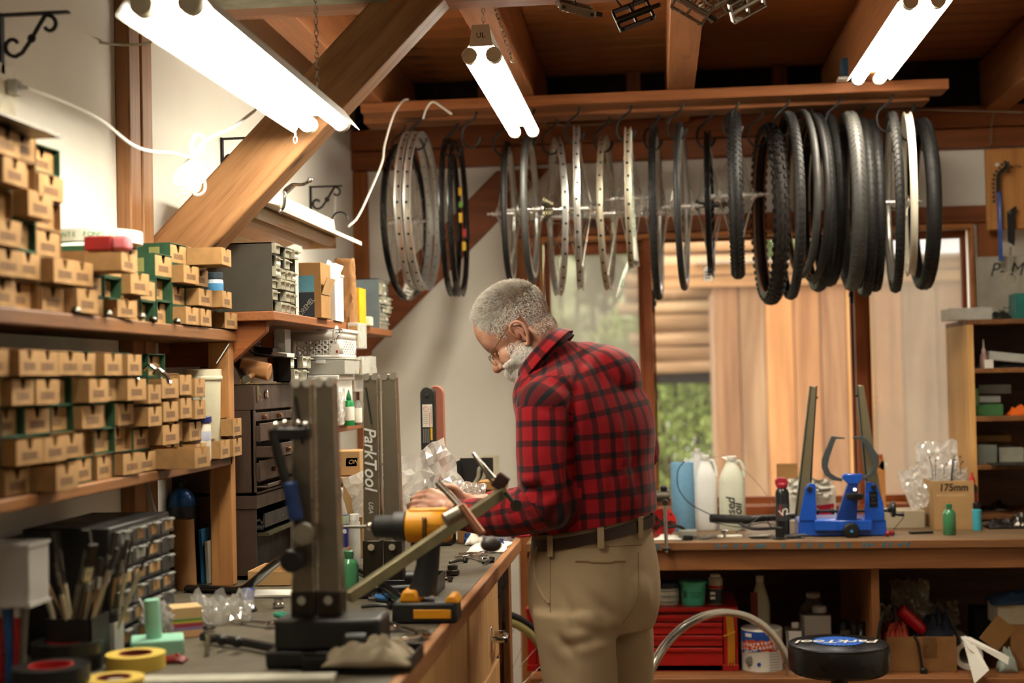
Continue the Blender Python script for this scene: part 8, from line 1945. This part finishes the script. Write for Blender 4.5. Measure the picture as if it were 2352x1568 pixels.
o = B().box(-.05, .05, 0, .004, 0, .08).out('carton_flap', kraft, loc=Vector((at(2312, 1470, Y=5.0).x, 5.0, ZS+.10)), rot=(.2, -.9, 0)); tag(o, 'loose kraft flap folded left of the right-end carton', 'flap')
lump('green_parts', 'pale grey-green plastic bits before the right-end carton', 'parts', pot(2308, 4.98), .06, .06, .08, M('bits_green', '#9AA59A', .5), 104)
carton('dark_case', 'dark case standing behind the white papers', 'case', 2240, 2292, 1400, 1500, M('case_dark', '#15181C', .6), Y=5.3, d=.1, z0=ZS)
t, w_, h_, s = carton('cream_box', 'cream cardboard box under the blue cloth at far right', 'box', 2293, 2380, 1388, 1438, M('box_cream2', '#BFB59A', .8), Y=5.02, d=.15, z0=at(2330, 1438, Y=5.02).z)
lump('blue_cloth', 'folded dark blue cloth on the cream box at far right', 'cloth', Vector((at(2345, 1388, Y=5.02).x, 5.08, t.location.z+h_)), .19, .16, .04, M('cloth_blue', '#223A52', .9, var=.3), 105)
# ================= stool, rim and wheel on the floor =================
Ys = 4.42; c = at(1928, 1560, Y=Ys); s = FPX/Ys*1.0
t = thing('shop_stool', 'black round padded shop stool with blue gear emblem before the right bench', 'stool', (c.x, Ys, 0))
zs2 = at(1928, 1474, Y=Ys-.0).z; r = 112/735
B().lathe([(r*.90, zs2-.090), (r*.99, zs2-.08), (r*1.0, zs2-.05), (r*1.0, zs2-.02), (r*.96, zs2-.004), (r*.88, zs2), (.01, zs2+.002)], 48).out('seat', M('vinyl_black', '#131313', .32, var=.1, bump=.1), t)
B().torus(r*.965, .0035, 48, 6, T(0, 0, zs2-.006) @ RX(PI/2)).out('piping', M('vinyl_black', '', .3), t)
b = B(); n = 36; poly = []
for i in range(n*2): rr = (r*.52 if i % 2 else r*.45); poly.append((math.cos(PI*i/n)*rr, math.sin(PI*i/n)*rr))
b.prism(poly, zs2+.0022, zs2+.0034).out('gear_emblem', M('emblem_blue', '#2A62C0', .4), t)
text('ParkTool', .066, wt_, t, (0, -.008, zs2+.0042), (0, 0, PI), shear=.3, bold=.001)
B().cyl((0, 0, .12), (0, 0, zs2-.09), .025, n=18).out('gas_post', blackmt, t)
for i in range(5):
    a = 2*PI*i/5+.3; B().bar((0, 0, .11), (math.cos(a)*.25, math.sin(a)*.25, .065), .035, .022).out('foot_leg', blackmt, t, bev=.004); B().cyl((math.cos(a)*.25-.012, math.sin(a)*.25, .027), (math.cos(a)*.25+.012, math.sin(a)*.25, .027), .027, n=16).out('caster', blackpl, t)
Yr = 4.74; c = at(1648, 1398, Y=Yr); R_ = .312
t = thing('bare_rim', 'bare silver rim standing on the floor before the red tool chest', 'rim', (c.x, Yr, c.z-R_), (0, 0, .62)); t.location.z = R_ 
rs_ = (c.z)/2; t.location.z = rs_
B().torus(rs_-.008, 0, 80, prof=RIMP(.0125)).out('rim', M('rim_floor', '#D6D3CC', .16, .95, var=0), t)
b = B()
for i in range(32): a = 2*PI*i/32; b.cyl((rs_-.0260, 0, 0), (rs_-.0245, 0, 0), .0035, n=6, m=RY(-a))
b.out('spoke_hole', ink, t, kind='stuff'); B().box(.05, .075, -.013, .013, -.004, .004).out('decal', paper, t, loc=(0, 0, 0)) if False else None
t = thing('bicycle_wheel', 'black-tired wheel with yellowish rim on the floor between the two benches', 'wheel', (at(1118, 1568, Y=4.66).x, 4.66, .33), (0, 0, .80))
B().torus(.318, .012, 64, 10).out('tire', rubber, t); B().torus(.300, 0, 64, prof=RIMP(.010)).out('rim', M('rim_yellow', '#B9B27A', .35, .5), t)
B().lathe([(.0045, -.05), (.009, -.04), (.024, -.033), (.011, -.02), (.011, .02), (.024, .033), (.009, .04), (.0045, .05)], 16, RX(PI/2)).out('hub', hub_s, t)
b = B()
for i in range(28): a = 2*PI*i/28; b.cyl((math.cos(a)*.02, (.03 if i % 2 else -.03), math.sin(a)*.02), (math.cos(a)*.285, 0, math.sin(a)*.285), .0009, n=4)
b.out('spokes', dsteel, t, kind='stuff')
# ================= pedals under the beam, blue box on the joist =================
pm = M('pedal_steel', '#B5B0A4', .25, 1, var=.15); pmb = M('pedal_dark', '#4A4640', .3, .9)
def pedal(label, px, py, rot, mt, clip=True, Y=3.40):
    c = at(px, py, Y=Y); t = thing('bicycle_pedal', label, 'pedal', c, rot)
    b = B(); 
    for y in (-.026, .026): b.box(-.045, .045, y-.002, y+.002, -.010, .010)
    for x in (-.043, 0, .043): b.box(x-.003, x+.003, -.026, .026, -.006, .006)
    b.out('cage', mt, t, bev=.001)
    B().cyl((-.045, 0, 0), (.045, 0, 0), .009, n=14).out('spindle_body', mt, t); B().cyl((.045, 0, 0), (.068, 0, 0), .006, n=12).out('axle_stub', pmb, t)
    for x in (-.036, .036): B().cyl((x, -.031, 0), (x, -.026, 0), .004, n=8).out('cage_screw', pmb, t)
    if clip:
        for s_ in (-.016, .016): B().tube(smoothpts([(s_, .026, 0), (s_*1.4, .06, -.002), (s_*1.3, .085, .015), (s_*.8, .08, .045), (s_*.6, .05, .055)]), .0022, 6).out('toe_clip', mt, t)
        B().tube([(-.02, .085, .015), (.02, .085, .015)], .002, 6).out('toe_clip', mt, t)
    o = B().tube([c+Vector((0, 0, .0)), Vector((c.x, Y, 2.335))], .0014, 5).out('pedal_hook', blackmt); tag(o, 'wire hook holding the '+label.split(' hanging')[0], 'hook')
    return t
pedal('leftmost small chrome pedal hanging under the beam', 1322, 18, (.5, .2, .4), pm, True)
pedal('dark caged pedal hanging under the beam', 1455, 34, (1.3, -.35, .1), pmb, True)
pedal('bright toe-clip pedal hanging before the middle joist', 1590, 14, (2.2, .5, .3), pm)
pedal('second toe-clip pedal right of the middle joist', 1655, 8, (2.5, -.4, -.4), pm)
pedal('rightmost toe-clip pedal hanging under the beam', 1715, 10, (2.3, -.5, .2), pm)
c = at(1958, 186, Y=5.06); t = thing('blue_case', 'small blue box perched on a white board stub at the rail', 'box', (c.x, 5.04, 2.438))
B().box(-.05, .05, -.0, .06, 0, .008).out('white_board', whitepl, t); B().box(-.035, .03, .01, .06, .008, .075).out('box', M('blue_dull', '#2A5A78', .6), t, bev=.002)
# rear plane board clutter behind the left bench corner
carton('blue_crate', 'dark blue crate behind the left truing stands by the wall', 'crate', 838, 905, 1030, 1215, M('crate_blue', '#1E2A44', .6), Y=4.25, d=.12, z0=ZL)
